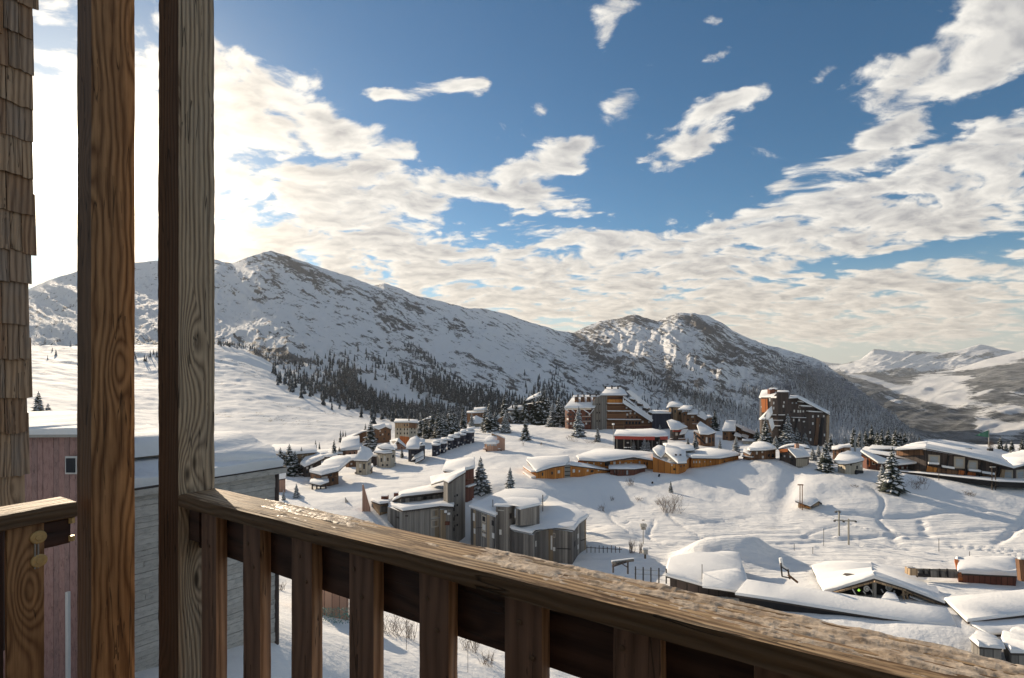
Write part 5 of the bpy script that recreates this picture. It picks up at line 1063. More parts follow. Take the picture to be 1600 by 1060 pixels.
for (x_, y_, e) in ((1479,699,26),(1483,699.5,26),(1510,703,22),(1516,703.5,22),(1545,703.5,24),(1549,703,24),(1586,722,4)): bar('roof_vent', P(x_,y_+2,B.Y0+e), P(x_,y_-2.4,B.Y0+e), .8, B.o, M['black'])
B = Bld('retaining_wall', "low dark retaining kerb capped with snow along the long building", 'wall', [(1402,737,739,0),(1447,741,743,-8),(1560,753,756,-22),(1680,758,761,-20)], 1.0, M['black'], Y=174, roof=False, sink=1); 
snow_slab('wall_snow', [P(*t) for t in ((1402,736.6,173),(1447,740.6,165),(1560,752.6,151),(1680,757.6,153),(1680,756.6,155),(1560,751.6,153),(1447,739.6,167),(1402,735.6,175))], .3, B.o, over=.05, jit=.03, seg=6)

# ------------------------------------------------------------------ hut, pylons, poles, flag
Yhut = hit(1262, 798)
B = Bld('hay_hut', "small wooden hut alone on the piste with an overhanging snow roof", 'hut', [(1247,786,794,2),(1266,790,798.5,0),(1280,785,795.5,2.6)], 3.2, M['tan'], Y=Yhut, roof=False, sink=.8)
B.quad([(1242.5,783,2.2),(1266,791.5,-.7),(1279,783,1.8),(1255,776,5.2)], .45, jit=.05); B.quad([(1279,783,1.8),(1284.5,787,3.0),(1275,779,6),(1255.5,776.5,5.4)], .3, jit=.03)
B.strip(1268,794,1279,791.5,4.5,.1,M['grey'],'side_boards'); B.strip(1250,788,1265,793,3,.1,M['orange'],'door_boards')
post(1250, 797, 757.5, .26, "front pole of the twin timber poles beside the small hut", 'pole', 'timber_pole', M['brown'], extra=[('crossbar',1246.5,757.8,1255,757.8,.35,M['brown'])])
post(1253.5, 797.5, 758, .26, "rear pole of the twin timber poles beside the small hut", 'pole', 'timber_pole', M['brown'])
def pylon(px, pb, pt, label, arm, sc_=1.0):
    Y = hit(px, pb); ex = []
    for (dx0, dy_, dx1) in arm: ex.append(('crossarm', px+dx0, pt+dy_, px+dx1, pt+dy_+.3, .30, M['metal']))
    o = post(px, pb, pt, .38, label, 'pylon', 'lift_pylon', M['metal'], Y=Y, extra=ex)
    for (dx0, dy_, dx1) in arm:
        for e in (dx0, dx1): bar('sheave', P(px+e-1.3, pt+dy_+1.3, Y), P(px+e+1.3, pt+dy_+1.3, Y), .28, o, M['black'])
pylon(1311, 838, 798, "left, farther one of the two ski-lift pylons on the piste", [(-5,1,1),(-7,15,7)])
pylon(1326, 852, 811, "right, nearer one of the two ski-lift pylons on the piste", [(-8,3,11)])
post(1005, 851, 818, .22, "steel floodlight mast on the piste right of the grey flat block", 'mast', 'floodlight_mast', M['metal'], extra=[('lamp_head',1000.5,821,1010,821,.8,M['concrete']),('lamp_head',1002,826,1009,826,.6,M['metal']),('lamp_head',1003,813,1007,813,.25,M['metal'])])
post(958.3, 697, 662, .30, "snow-crusted lamp post left of the red awning", 'lamp post', 'lamp_post', M['concrete'], extra=[('lamp_head',956.6,663,960,663,1.0,M['treesnow'])])
post(1336, 706, 681, .9, "left one of the twin concrete pillars behind the cream chalet", 'pillar', 'concrete_pillar', M['concrete'])
post(1346.5, 704, 678, .9, "right one of the twin concrete pillars behind the cream chalet", 'pillar', 'concrete_pillar', M['concrete'])
post(1550, 768, 730, .28, "left leg pole of the twin poles before the long building, with crossarms", 'pole', 'steel_pole', M['bark'], extra=[('crossarm',1547,730,1555.5,730,.3,M['concrete']),('crossarm',1544,744,1553,745,.22,M['bark'])])
post(1555.5, 768, 737, .28, "shorter right pole of the twin poles before the long building", 'pole', 'steel_pole', M['bark'])
post(1467, 751, 731, .2, "thin lamp pole before the long building's slanted windows", 'pole', 'steel_pole', M['bark'])
post(1097, 905, 882, .12, "thin pole standing in the snow-covered tarpaulin roof", 'pole', 'thin_pole', M['bark'], Y=76)
for i, (x_, b_, t_) in enumerate(((1270,868,855),(1287,856,826),(1467,862,842),(1515,885,862),(1241,861,850),(1395,762,748),(1408,763,752))):
    post(x_, b_, t_, .10, ["marker stake at the shadow's right edge on the lower piste","taller marker stake left of the near lift pylon foot","marker stake on the smooth piste above the café","marker stake just above the snow-filled terrace","short marker stake near the big snow bank's end","slim stake beside the fir on the upper slope","slim stake two paces right of the upper slope fir"][i], 'stake', 'marker_stake', M['bark'])
Yf_ = hit(1545, 700)
o = post(1545, 700, 671, .3, "white pole carrying the big green flag on the roof ridge", 'flagpole', 'flag_pole', M['concrete'], Y=Yf_)
V_ = []; nx = 12
for i in range(nx+1):
    f = i/nx; x_ = 1546-f*22; y0 = 672+f*8.5; y1 = 684-f*3.2; e = .9*math.sin(f*9)*f
    V_ += [P(x_, y0, Yf_+e), P(x_, max(y1, y0+.5), Yf_+e)]
V2 = V_+[v+Vector((0,.06,0)) for v in V_]; n_ = len(V_)
Fc = [(2*i,2*i+1,2*i+3,2*i+2) for i in range(nx)]+[(n_+2*i,n_+2*i+2,n_+2*i+3,n_+2*i+1) for i in range(nx)]+[(2*i,2*i+2,n_+2*i+2,n_+2*i) for i in range(nx)]+[(2*i+1,n_+2*i+1,n_+2*i+3,2*i+3) for i in range(nx)]
fl = pyd('flag', V2, Fc, M['green']); tag(fl, "big dark green pointed flag flying leftwards from the roof pole", 'flag')

# ------------------------------------------------------------------ grey-boarded blocks just below the balcony
GB = [wood_far('grey_board_pale', (0.20,0.18,0.155), (0.40,0.365,0.32), .35), wood_far('grey_board_mid', (0.13,0.118,0.105), (0.30,0.27,0.235), .35), wood_far('grey_board_dark', (0.060,0.054,0.050), (0.19,0.17,0.15), .35), wood_far('grey_board_tawny', (0.17,0.12,0.07), (0.38,0.29,0.19), .35)]
def boards(B, width=1.0, h=None, skip=(), sink=3.0, pick=(0,1,1,2,0,3), drop=0.0, proud=.05):
    rr_ = random.Random(int(B.fr[0][0]))
    for i in range(len(B.fr)-1):
        if i in skip: continue
        a, b_ = B.fr[i], B.fr[i+1]; ta, tb = P(a[0],a[1],a[3]), P(b_[0],b_[1],b_[3]); ba, bb = P(a[0],a[2],a[3])-Vector((0,0,sink)), P(b_[0],b_[2],b_[3])-Vector((0,0,sink))
        L_ = (Vector((tb.x,tb.y))-Vector((ta.x,ta.y))).length; n = max(1, int(round(L_/width)))
        d_ = tb-ta; nn = Vector((d_.y,-d_.x,0)).normalized(); nn = -nn if nn.y > 0 else nn
        f = 0
        for j in range(n):
            f0 = (j+.03)/n; f1 = (j+.97)/n; o_ = nn*(proud+rr_.uniform(0,.05))
            q4 = [ta.lerp(tb,f0), ta.lerp(tb,f1), ba.lerp(bb,f1), ba.lerp(bb,f0)]
            q4[0] = q4[0]-Vector((0,0,.03)); q4[1] = q4[1]-Vector((0,0,.03))
            V_ = [p+o_-B.o.location for p in q4]+[p-nn*.05-B.o.location for p in q4]
            me = bpy.data.meshes.new('board'); me.from_pydata([tuple(v) for v in V_], [], [(0,1,2,3),(7,6,5,4),(0,4,5,1),(1,5,6,2),(2,6,7,3),(3,7,4,0)])
            me.materials.append(GB[rr_.choice(pick)]); c = bpy.data.objects.new('board', me); COL.objects.link(c); c.parent = B.o
B = Bld('apartment_block', "front part of the left grey block, angular boarded wall below a snow terrace", 'building', [(606,792,850,5),(629,801,850,0),(687,793,850,4.2),(687.5,797,850,3.0),(706.5,795,850,3.6)], 9, M['grey'], Y=105.8, roof=False)
boards(B, 1.1); B.quad([(603,787,9),(629,798.5,-.6),(688,790.5,3),(708,792,2.4),(711,781,12),(690,781,12),(627,790,10),(614,785,16)], .7, jit=.2)
B.win(679.5,802,12,13,'d','loggia'); B.win(679.5,818,12,12,'d','loggia'); B.strip(673,810,686,809,1.6,.3,M['concrete'],'loggia_rail'); B.strip(695,817.5,702.5,817.5,5.5,.35,M['redwood'],'red_box'); B.strip(694,801.5,698,801.5,1.4,.4,M['grey'],'ledge',snow=.5); B.strip(699,804.5,703,804.5,1.2,.4,M['grey'],'ledge',snow=.4)
B.strip(620,808,624,809,2.2,.2,M['dark'],'vent'); B.strip(633,806,637,806,2,.2,M['dark'],'vent')
B = Bld('apartment_block', "long low boarded attic band of the left grey block, in the middle of its roof", 'building', [(614,786,800,10),(627,777,802,8),(699,769,792,14)], 10, M['grey'], Y=105.8, roof=False); boards(B, .9, pick=(1,2,1,2,0))
B.quad([(613,783,9),(627,776,7),(700,768,13),(702,757,30),(673,760,28),(625,771,18)], .7, jit=.2); B.strip(661,778.5,666,778.3,4,.2,M['black'],'attic_window')
B = Bld('apartment_tower', "tall grey boarded tower with a slanted top and a column of small dark windows", 'building', [(693.5,752,850,7),(700,755,850,4),(706,750.5,850,4.6),(716,744,850,6),(726.5,739,850,8)], 12, M['grey'], Y=106, roof=False); boards(B, .8, pick=(0,0,1,1))
B.quad([(693,751,7),(701,754.5,3),(715,745,5),(727.5,738,7),(727,733,16),(712,739,18),(672,746,26),(674,757,20)], .55, jit=.15)
for y_ in (774,789.5,805,820.5): B.win(714,y_,2.4,3.4,'kn'); B.win(710.3,y_+1.5,1.6,2.6,'kn')
for y_ in (796,811,827): B.win(709,y_,2,5.5,'kn')
B.strip(702,756,706,753,.8,.2,M['dark'],'joint')
B = Bld('apartment_block', "small tan and green end box of the left grey block beside two brick-brown chimneys", 'building', [(581,784,806,4),(593,788.5,812,0),(605,787,812,2)], 8, M['tan'], Y=112, roof=False); B.quad([(580,783,3),(593,787.5,-1),(606,786,1),(616,778,14),(598,775,20),(583,778,14)], .5)
B.strip(593.5,796,605,795.5,9,.1,M['grey'],'side_cladding'); B.win(582,790,1.8,5)
for (x_, y0, y1, w_) in ((601.5,786,774.5,9.5),(619,778,770,6)): 
    Yc_ = 118; o = empty('chimney_stack', P(x_,y0,Yc_), "larger brown brick chimney on the left grey block" if w_ > 7 else "smaller brown brick chimney on the left grey block", 'chimney')
    bar('stack', P(x_,y0+2,Yc_), P(x_,y1,Yc_), w_/F*Yc_, o, M['redwood']); bar('chimney_snow', P(x_,y1,Yc_), P(x_,y1-1,Yc_), w_/F*Yc_*1.05, o, M['roofsnow'])
B = Bld('fin_wall', "thin slanting pale fin wall standing out of the snow above the rail", 'wall', [(566,758,806,0),(568,757,806,.3),(579,796,808,1)], .8, M['pinktan'], Y=112, roof=False); 
B = Bld('fin_wall', "small pale triangular fin wall left of the tall slanting one", 'wall', [(539,777,795,0),(548,789,797,.6)], .6, M['concrete'], Y=118, roof=False)
B = Bld('apartment_block', "brick-brown block with a snow cap right behind the grey tower", 'building', [(694,737,760,8),(712,740,760,4),(727,736,766,0),(740.5,732.5,769,4)], 12, M['redwood'], Y=128, th=1.0, over=.3); B.strip(694.5,740,711,743,5.5,.1,M['pinktan'],'orange_cladding')
B.strip(727.5,762,740,758,1.4,.8,M['brown'],snow=.35); B.strip(728,750,740,748,.8,.5,M['brown'])
# right grey flat block: eaves level, distances follow from the eave height
def Yat(y, z): return -z*F/(y-HY)
zA = -31.2
fr_ = [(x_, y_, 872, Yat(y_, zA)) for (x_, y_) in ((793,825),(803.6,830.5),(832.6,836.5),(836,832),(857,826.5),(880,829),(894,831.5),(902,821),(915.5,811.5))]
B = Bld('flat_block', "right grey flat block with a folded lower roof and vertical boards", 'building', [(a,b_,c,e) for a,b_,c,e in fr_], 12, M['grey'], Y=1e-6, roof=False); 
boards(B, .95, pick=(0,1,1,2,2,3))
top_ = [(790,817,zA+.1),(803,828.5,zA),(832.6,835,zA),(837,830,zA),(857,825,zA),(880,827.5,zA),(895,830,zA),(904,818,zA),(917,810,zA),(900,798,zA),(858,781,zA),(846,779,zA),(838,800,zA),(812,815,zA)]
snow_slab('roof_snow', [P(a,b_-2,Yat(b_,c)) for a,b_,c in top_], .8, B.o, over=.5, jit=.2, seed=5)
slab3('roof', [P(a,b_,Yat(b_,c))+Vector((0,0,.04)) for a,b_,c in top_], .25, B.o, M['roof'])
B.win(866,836.5,4,7,'k'); B.win(866,858,3.6,6,'l'); B.win(836,850,3,9,'l'); B.win(902,838,3.2,7,'l'); B.win(897.5,850,2.4,9,'k'); B.win(902,855,3.2,7,'l'); B.win(862,848,2.6,22,'l'); B.strip(907,845,915,842,.9,.15,M['black'],'joint'); B.strip(870,857,892,858,.8,.15,M['black'],'joint')
zB = -28.6
B = Bld('flat_block', "left wing of the right grey flat block with a tall cross-barred window", 'building', [(735.7,794.5,862,Yat(794.5,zB)),(774.6,808.5,862,Yat(808.5,zB))], 14, M['grey'], Y=1e-6, roof=False); boards(B, .9, pick=(1,2,1,3,2,0))
snow_slab('roof_snow', [P(a,b_-1.5,Yat(b_,zB)) for a,b_ in ((734.5,793.5),(775,807),(790,800),(850,785),(856,779),(845,771),(812,768),(789,770),(760,783))], .9, B.o, over=.3, jit=.2, seed=9)
B.win(756.5,811,7,11,'k'); B.win(756.5,824,7,13,'l'); B.win(756.5,836,7,6,'l'); B.win(770.5,817.5,3.6,8,'k'); B.win(771,837,3.6,8,'l'); B.win(741,808,3,12,'l'); B.win(742,830,2.4,8,'l'); B.strip(745,825,754,824.5,.8,.15,M['black'],'joint')
zC = -26.8
fc = [(x_, y_, 850, Yat(y_, zC)) for (x_, y_) in ((775,791.5),(794,792.5),(804,790.5))]
B = Bld('flat_block', "raised middle tower of the right grey flat block", 'building', fc, 7, M['grey'], Y=1e-6, roof=False); boards(B, .9, pick=(2,1,2,1))
B.win(798,806,5,9,'kn'); B.win(782,831.5,3.6,8,'l'); B.strip(778,797,788,798,1.4,.1,M['concrete'],'stain_strip')
fd_ = [(x_, y_, 818, Yat(y_, zC)) for (x_, y_) in ((806,794),(813,796.5),(843,790))]
B = Bld('rooftop_box', "boarded box room standing on the right grey flat block's roof", 'building', fd_, 6, M['grey'], Y=1e-6, roof=False, sink=.4); boards(B, .8, pick=(0,1,0,1,2), sink=.4)
snow_slab('roof_snow', [P(a,b_,Yat(b_,zC)) for a,b_ in ((773.5,790.5),(794,791.5),(804,790),(813,795),(845,788.5),(838,781),(800,779),(783,781))], .55, B.o, over=.3, jit=.12, seed=12)
post(848, 806, 773.5, .3, "thick timber pole on the right grey flat block beside the box room", 'pole', 'timber_pole', M['grey'], Y=Yat(806,zA)+.4)
post(770, 800, 781, .2, "thin pole at the left wing of the right grey flat block", 'pole', 'timber_pole', M['brown'], Y=Yat(800,zB)+.3)
# wind ridges of snow on the flat roof
for i in range(9):
    x_ = 848+i*6.2; y_ = 784+i*3.2
    snow_slab('roof_ridge_snow', [P(x_,y_+12,Yat(y_+12,zA)), P(x_+2.2,y_+12,Yat(y_+12,zA)), P(x_+9+2,y_+5,Yat(y_+5,zA)), P(x_+9,y_+5,Yat(y_+5,zA))], 1.0, bpy.data.objects['flat_block'], over=.1, jit=.1, seed=i)

# ------------------------------------------------------------------ near neighbours on the left
_PL = {}
def plank(name, a, b, h, t, parent, mat, yaw_n):
    """horizontal or vertical plank from a to b, height/width h, thickness t, real-size mesh"""
    L_ = (b-a).length; key = (round(L_,2), round(h,3), round(t,3), mat.name)
    if key not in _PL:
        me = bpy.data.meshes.new(name); s = (L_/2, t/2, h/2); c_ = min(.006, h*.1)
        me.from_pydata([(x*s[0], y*(s[1]), z*s[2]) for x in (-1,1) for y in (-1,1) for z in (-1,1)], [], [(0,1,3,2),(4,6,7,5),(0,4,5,1),(2,3,7,6),(0,2,6,4),(1,5,7,3)]); me.materials.append(mat); _PL[key] = me
    o = bpy.data.objects.new(name, _PL[key]); COL.objects.link(o); o.parent = parent
    x = (b-a).normalized(); y = yaw_n.normalized(); z = x.cross(y)
    mw = Matrix((x, y, z)).transposed().to_4x4(); mw.translation = (a+b)/2-parent.location; o.matrix_basis = mw; return o
greynear = [wood_near('bleached_board_%s' % n_, d_, l_, 'X', 60, .35, None, s_, .6, .3, .9) for n_, d_, l_, s_ in (('pale',(.42,.39,.345),(.74,.69,.62),1.0),('mid',(.36,.335,.295),(.68,.63,.565),5.0))]
G1 = Vector((-11.96,26,0)); gd = Vector((-.63,-.776,0)); G0 = G1+gd*7.6; gn = Vector((.776,-.63,0)); zt, zb_ = -5.2, -14.2
Bh = empty('neighbour_chalet', (G1.x, G1.y, -13.6), "near neighbour chalet of bleached grey boards under a deep snow roof", 'chalet')
pyd('wall', [Vector((p.x,p.y,z))-gn*.06 for p in (G0,G1,G1-gn*11,G0-gn*11) for z in (zb_,zt)], [(0,2,3,1),(2,4,5,3),(4,6,7,5),(6,0,1,7),(1,3,5,7)], M['grey'], Bh)
rr_ = random.Random(3); z = zt-.06
while z > zb_:
    h = .235; sp = rr_.uniform(.25,.75)
    for (f0, f1) in ((0,sp),(sp,1)):
        a = G0.lerp(G1, f0)+gn*rr_.uniform(.0,.03); b_ = G0.lerp(G1, f1)-(G1-G0).normalized()*.01; b_ = b_+(a-G0.lerp(G1,f0))
        a.z = b_.z = z-h/2; tl = (rr_.uniform(-.010,.010)); b_.z += tl
        plank('board', a, b_, h-.012, .05, Bh, rr_.choice(greynear), gn)
    z -= h
bar('corner_post', Vector((G1.x,G1.y,zt))+gn*.04, Vector((G1.x,G1.y,zb_))+gn*.04, .16, Bh, M['dark'])
ep = [G0+gn*.35+gd*.5, G1+gn*.35-gd*.35, G1-gn*12-gd*.35, G0-gn*12+gd*.5]
slab3('roof', [Vector((p.x,p.y,zt+.28+(0 if i < 2 else .6))) for i, p in enumerate(ep)], .30, Bh, M['roof'])
plank('eave_board', Vector((ep[0].x,ep[0].y,zt+.1))+gn*.02, Vector((ep[1].x,ep[1].y,zt+.1))+gn*.02, .26, .05, Bh, greynear[1], gn)
snow_slab('roof_snow', [Vector((p.x,p.y,zt+.285+(0 if i < 2 else .6))) for i, p in enumerate(ep)], .55, Bh, over=-.15, jit=.14, seed=4, mat=M['snownear'], seg=.8)
def along(f, off, z): p = G0.lerp(G1, f)-gn*off; return Vector((p.x, p.y, z))
snow_slab('roof_snow_cornice', [along(.70,.9,zt+.72),along(1.0,.1,zt+.66),along(1.06,1.4,zt+.8),along(1.05,5,zt+1.4),along(.55,6,zt+1.4),along(.5,3,zt+1.2)], .45, Bh, over=.1, jit=.16, seed=14, mat=M['snownear'], seg=.5)
snow_slab('roof_snow_heap', [along(.2,3,zt+1.1),along(.6,3.2,zt+1.1),along(.7,6,zt+1.3),along(.4,9,zt+1.5),along(.1,8,zt+1.5)], .9, Bh, over=.1, jit=.3, seed=15, mat=M['snownear'], seg=.6)
for i in range(16):
    f = .72+i*.018; a = along(f, .05+(1-f)*1.6, zt+.74); ic = bpy.data.objects.new('icicle', unit(M['treesnow'])); COL.objects.link(ic); ic.parent = Bh; ic.location = a-Bh.location-Vector((0,0,.12)); ic.scale = (.05,.05,.18+.12*random.random()); 
# mauve boarded wall
Yp = 18.0; a0 = P(-60,680,Yp); a1 = P(152,680,Yp+.25); pn = Vector((a1.y-a0.y, a0.x-a1.x, 0)).normalized(); pn = -pn if pn.y > 0 else pn
mauve = [wood_near('mauve_board_'+n_, d_, l_, 'X', 40, .3, None, s_, .6, .3, .8) for n_, d_, l_, s_ in (('warm',(.28,.155,.135),(.54,.36,.32),2.0),('dull',(.24,.145,.13),(.47,.32,.285),7.0))]
Bp = empty('mauve_house', (a0.x,a0.y,-14), "near house of mauve vertical boards seen left of the posts", 'house')
pyd('wall', [Vector((p.x,p.y,z)) for p in (a0-pn*.06,a1-pn*.06,a1*1.4,a0*1.4) for z in (-15,-2.35)], [(0,2,3,1),(2,4,5,3),(4,6,7,5),(6,0,1,7),(1,3,5,7)], M['redwood'], Bp)
n_ = 25
for i in range(n_):
    p = a0.lerp(a1,(i+.5)/n_); o_ = pn*random.uniform(0,.02)
    plank('board', Vector((p.x,p.y,-15))+o_, Vector((p.x,p.y,-2.35))+o_, (a1-a0).length/n_-.01, .04, Bp, mauve[i % 2 if i % 5 else 0], pn)
mr = [Vector((p.x,p.y,-2.28)) for p in (a0+pn*.25-Vector((.5,0,0)),a1+pn*.25+Vector((.3,0,0)),a1*1.4,a0*1.4)]
slab3('roof', mr, .09, Bp, M['concrete']); snow_slab('roof_snow', [v+Vector((0,0,.005)) for v in mr], .32, Bp, over=-.02, jit=.05, seed=6, mat=M['snownear'], seg=.35)
wq = P(111,727,Yp-.06); 
for (nm,mt,sx,sz,dy_) in (('window_frame',M['white'],.42,.62,0),('pane',M['glass'],.30,.5,-.04)):
    c = bpy.data.objects.new(nm, unit(mt)); COL.objects.link(c); c.parent = Bp; c.location = wq-Bp.location+Vector((.03,dy_,0)); c.scale = (sx,.06,sz)
bar('downpipe', P(106,925,Yp-.12), P(106.5,1080,Yp-.12), .10, Bp, M['white'])

# ------------------------------------------------------------------ lower right: snowed-in huts, café and sheds
def body(name, label, cat, roofpts, th, mat=None, over=.15, jit=.12, wall=M['dark'], zb=-36, inset=.6, board=True, seg=1.2):
    w_ = [P(*t) for t in roofpts]; c = sum(w_, Vector())/len(w_); o = empty(name, (c.x, c.y, zb+2), label, cat)
    if board: slab3('roof', w_, .28, o, M['roof'])
    snow_slab('roof_snow', [p+Vector((0,0,.005)) for p in w_], th, o, over=over, jit=jit, seed=int(roofpts[0][0]), mat=M['snownear'], seg=seg)
    ins = []
    for p in w_: d_ = Vector((c.x-p.x,c.y-p.y,0)); ins.append(p+d_.normalized()*inset-Vector((0,0,.29)))
    n = len(ins); V_ = ins+[Vector((p.x,p.y,zb)) for p in ins]; pyd('wall', V_, [tuple(range(n))]+[(i,i+n,(i+1) % n+n,(i+1) % n) for i in range(n)], wall, o); return o
o = body('snowed_hut', "broad flat hut wholly buried in white snow just above the rail", 'hut', [(1042,900,78),(1050,874,86),(1092,867,88),(1153,868,88),(1171,931,72),(1097,915,75)], .8, over=.3, jit=.25)
snow_slab('roof_snow_step', [P(1098,904,76)+Vector((0,0,.6)),P(1162,896,77.5)+Vector((0,0,.6)),P(1172,935,70.5)+Vector((0,0,.6)),P(1098,925,73)+Vector((0,0,.6))], .5, o, over=.05, jit=.06, mat=M['snownear'])
body('long_shed', "long low shed with a smooth drooping snow roof running along the rail", 'shed', [(1150,930,69.2),(1168,909.5,73),(1380,941,66.8),(1479,954.5,63.8),(1494,982,60.5),(1380,966,62.8),(1207,938.5,67.8)], .55, jit=.05, wall=M['black'], zb=-34, inset=.4, seg=2.5)
B = Bld('mountain_cafe', "snow-covered café with an open dark gable showing round white discs", 'café', [(1294,928,950,1),(1366,907,955,0),(1414,921,958,-1.5),(1478,947,962,-5)], 12, M['black'], Y=72, roof=False)  # black front closes the open gable: its inner shade put into the colour
B.quad([(1288,928,0),(1366,904,-1.6),(1361,883,12),(1310,880,16),(1268,886,14)], .8, jit=.25); B.quad([(1366,904,-1.6),(1414,919,-3),(1476,943,-6),(1504,936,4),(1440,903,12),(1400,889,14),(1361,883,12)], .7, jit=.15)
for (x0,y0,x1,y1) in ((1292,930,1366,908.5),(1366,908.5,1416,923),(1416,923,1478,948)): bar('barge_board', P(x0,y0,71.2 if x1 < 1400 else 69), P(x1,y1,70.6 if x1 < 1400 else (69 if x1 < 1420 else 66.3)), .22, B.o, M['tan'])
for x_ in (1366,): bar('gable_post', P(x_,909,71), P(x_,955,71), .36, B.o, M['concrete'])
for (x0,y0,x1,y1) in ((1411,921,1413,941),(1416,924,1419,946),(1409,930,1421,926),(1424,926,1425,950)): bar('timber_strut', P(x0,y0,69.2), P(x1,y1,69.2), .2, B.o, M['tan'])
for x_ in (1429,1437,1445,1453): B.win(x_,940+(x_-1429)*.24,5,7,'p')
B.strip(1458,944,1466,946,8,.3,M['tan'],'pale_board'); B.strip(1425,931,1476,950,1.2,1.0,M['dark'],'balcony',snow=.2)
for (x_, y_, r_, lb) in ((1354,920,4.6,"left round white disc with a ring hanging in the café gable"),(1389,918,5.4,"right round cream disc hanging in the café gable"),):
    Yd = 70.8; R_ = r_/F*Yd; o = empty('round_disc', P(x_,y_,Yd), lb, 'disc')
    for (nm, ra, rb, mt, dy_) in (('rim',R_,.0,M['curtain'],0),('ring',R_*.62,0,M['metal'],-.03),('hub',R_*.42,0,M['curtain'],-.06)):
        V_ = [(ra*math.cos(i*.3927),y2,ra*math.sin(i*.3927)) for y2 in (dy_-.05,dy_+.05) for i in range(16)]
        me = bpy.data.meshes.new(nm); me.from_pydata(V_, [], [tuple(range(16)),tuple(reversed(range(16,32)))]+[(i,i+16,(i+1)%16+16,(i+1)%16) for i in range(16)]); me.materials.append(mt)
        c = bpy.data.objects.new(nm, me); COL.objects.link(c); c.parent = o
m, k, b = newmat('green_sign_light'); b.inputs['Base Color'].default_value = rgb(.25,.55,.05); b.inputs['Emission Color'].default_value = rgb(.45,.9,.1); b.inputs['Emission Strength'].default_value = .5; M['greenlight'] = m
o = empty('cross_sign', P(1342,922.5,70.7), "small lit yellow-green cross in the café gable", 'sign')
for d_ in (Vector((.18,0,0)),Vector((0,0,.18))): bar('arm', o.location-d_, o.location+d_, .1, o, M['greenlight'])
for i,(x0,y0,x1,y1) in enumerate(((1332,921,1338,931),(1349,924,1352,928),(1360,921,1363,926),(1377,921,1380,926),(1396,927,1398,923))):
    oo = empty('hanging_bar', P(x0,y0,70.6), ["longest tilted white bar at the café gable's left","tiny white bar under the left disc","white bar between left disc and gable post","white bar right of the gable post","white bar under the right disc"][i], 'bar'); bar('rod', P(x0,y0,70.6), P(x1,y1,70.6), .13, oo, M['curtain'])
body('snow_kiosk', "small tent-shaped kiosk with snow in front of the café gable", 'kiosk', [(1377,937,67),(1386,926,69),(1398,930,68.5),(1404,940,66)], .4, wall=M['grey'], zb=-34, inset=.2)
o = body('right_shed', "big shed at the right edge with a smooth snow roof and tan gable wall", 'shed', [(1512,972,60.5),(1477,938,66.5),(1600,925,69.5),(1700,915,72),(1700,949,64.5),(1600,961,62.2)], .55, jit=.05, wall=M['tan'], zb=-34, inset=.45, seg=2.5)
for (a_, b2) in ((1536,1549),(1574,1590)): bar('gutter_snow', P(a_,968.5-(a_-1512)*.115,61.6), P(b2,968.5-(b2-1512)*.115,61.9), .12, o, M['roofsnow'])
body('lower_shed', "lower lean-to at the right edge tucked under the big shed", 'shed', [(1546,992,58),(1514,974,60.8),(1600,963.5,63.4),(1700,953,66),(1700,985,59)], .35, jit=.05, wall=M['brown'], zb=-34, inset=.3, seg=2.0)
o = body('ice_crates', "snowed-over stack of crates at the rail's far right end", 'crates', [(1516,998,55.5),(1530,991,57),(1556,996,56.5),(1566,1012,53.5),(1530,1010,54)], .35, wall=M['grey'], zb=-32.5, inset=.1, jit=.3, seg=.5)
body('snow_heap_roof', "rough heap of snow on a low roof in the right corner", 'hut', [(1566,998,56),(1590,985,58.5),(1640,990,58),(1640,1022,52.5),(1580,1020,53)], .5, wall=M['grey'], zb=-32.5, inset=.1, jit=.3, seg=.6)
# terrace pit with orange box, snow block
o = body('snow_block_house', "cube-shaped snowed house with an orange-brown left edge above the café", 'house', [(1497,896,80),(1494,877,86),(1560,875,88),(1590,878,88),(1588,900,79)], 1.0, wall=M['redwood'], zb=-36, inset=.1, jit=.3)
bar('edge_board', P(1494,876,84), P(1501,905,78.5), .45, o, M['orangered'])
o = empty('terrace_box', P(1423.5,897,79), "orange wooden box at the end of the snow-filled terrace", 'box'); bar('box_side', P(1417.5,892.3,79), P(1429.5,892.6,79), 1.0, o, M['tan']); bar('box_lid_snow', P(1417.5,886.6,79), P(1429.5,887.2,79), .12, o, M['roofsnow'])
o = empty('terrace_shelter', P(1460,902,79), "low dark terrace shelter half filled with snow beside the orange box", 'shelter'); bar('beam', P(1430,889.5,80), P(1495,891,80), .2, o, M['metal']); bar('back_wall', P(1431,895,80.2), P(1494,897,80.2), 1.0, o, M['grey'])
for x_ in (1432,1443,1452,1468,1480): bar('post', P(x_,889,79.6), P(x_+1,902,79.6), .18, o, M['black'])
bar('counter', P(1433,898,79.4), P(1452,900,79.4), .35, o, M['black'])
o = empty('edge_booth', P(1596,905,76), "dark booth cut by the right edge of the picture", 'booth'); bar('side', P(1598,908,76), P(1594,874,76.5), .8, o, M['brown']); bar('side', P(1606,908,76), P(1604,874,76.5), .9, o, M['black']); bar('booth_snow', P(1592,873,76.4), P(1612,872,76.4), .4, o, M['roofsnow'])
o = empty('notice_frame', P(1226,910,74), "tilted dark frame sign with a cap of snow behind the long shed", 'sign')
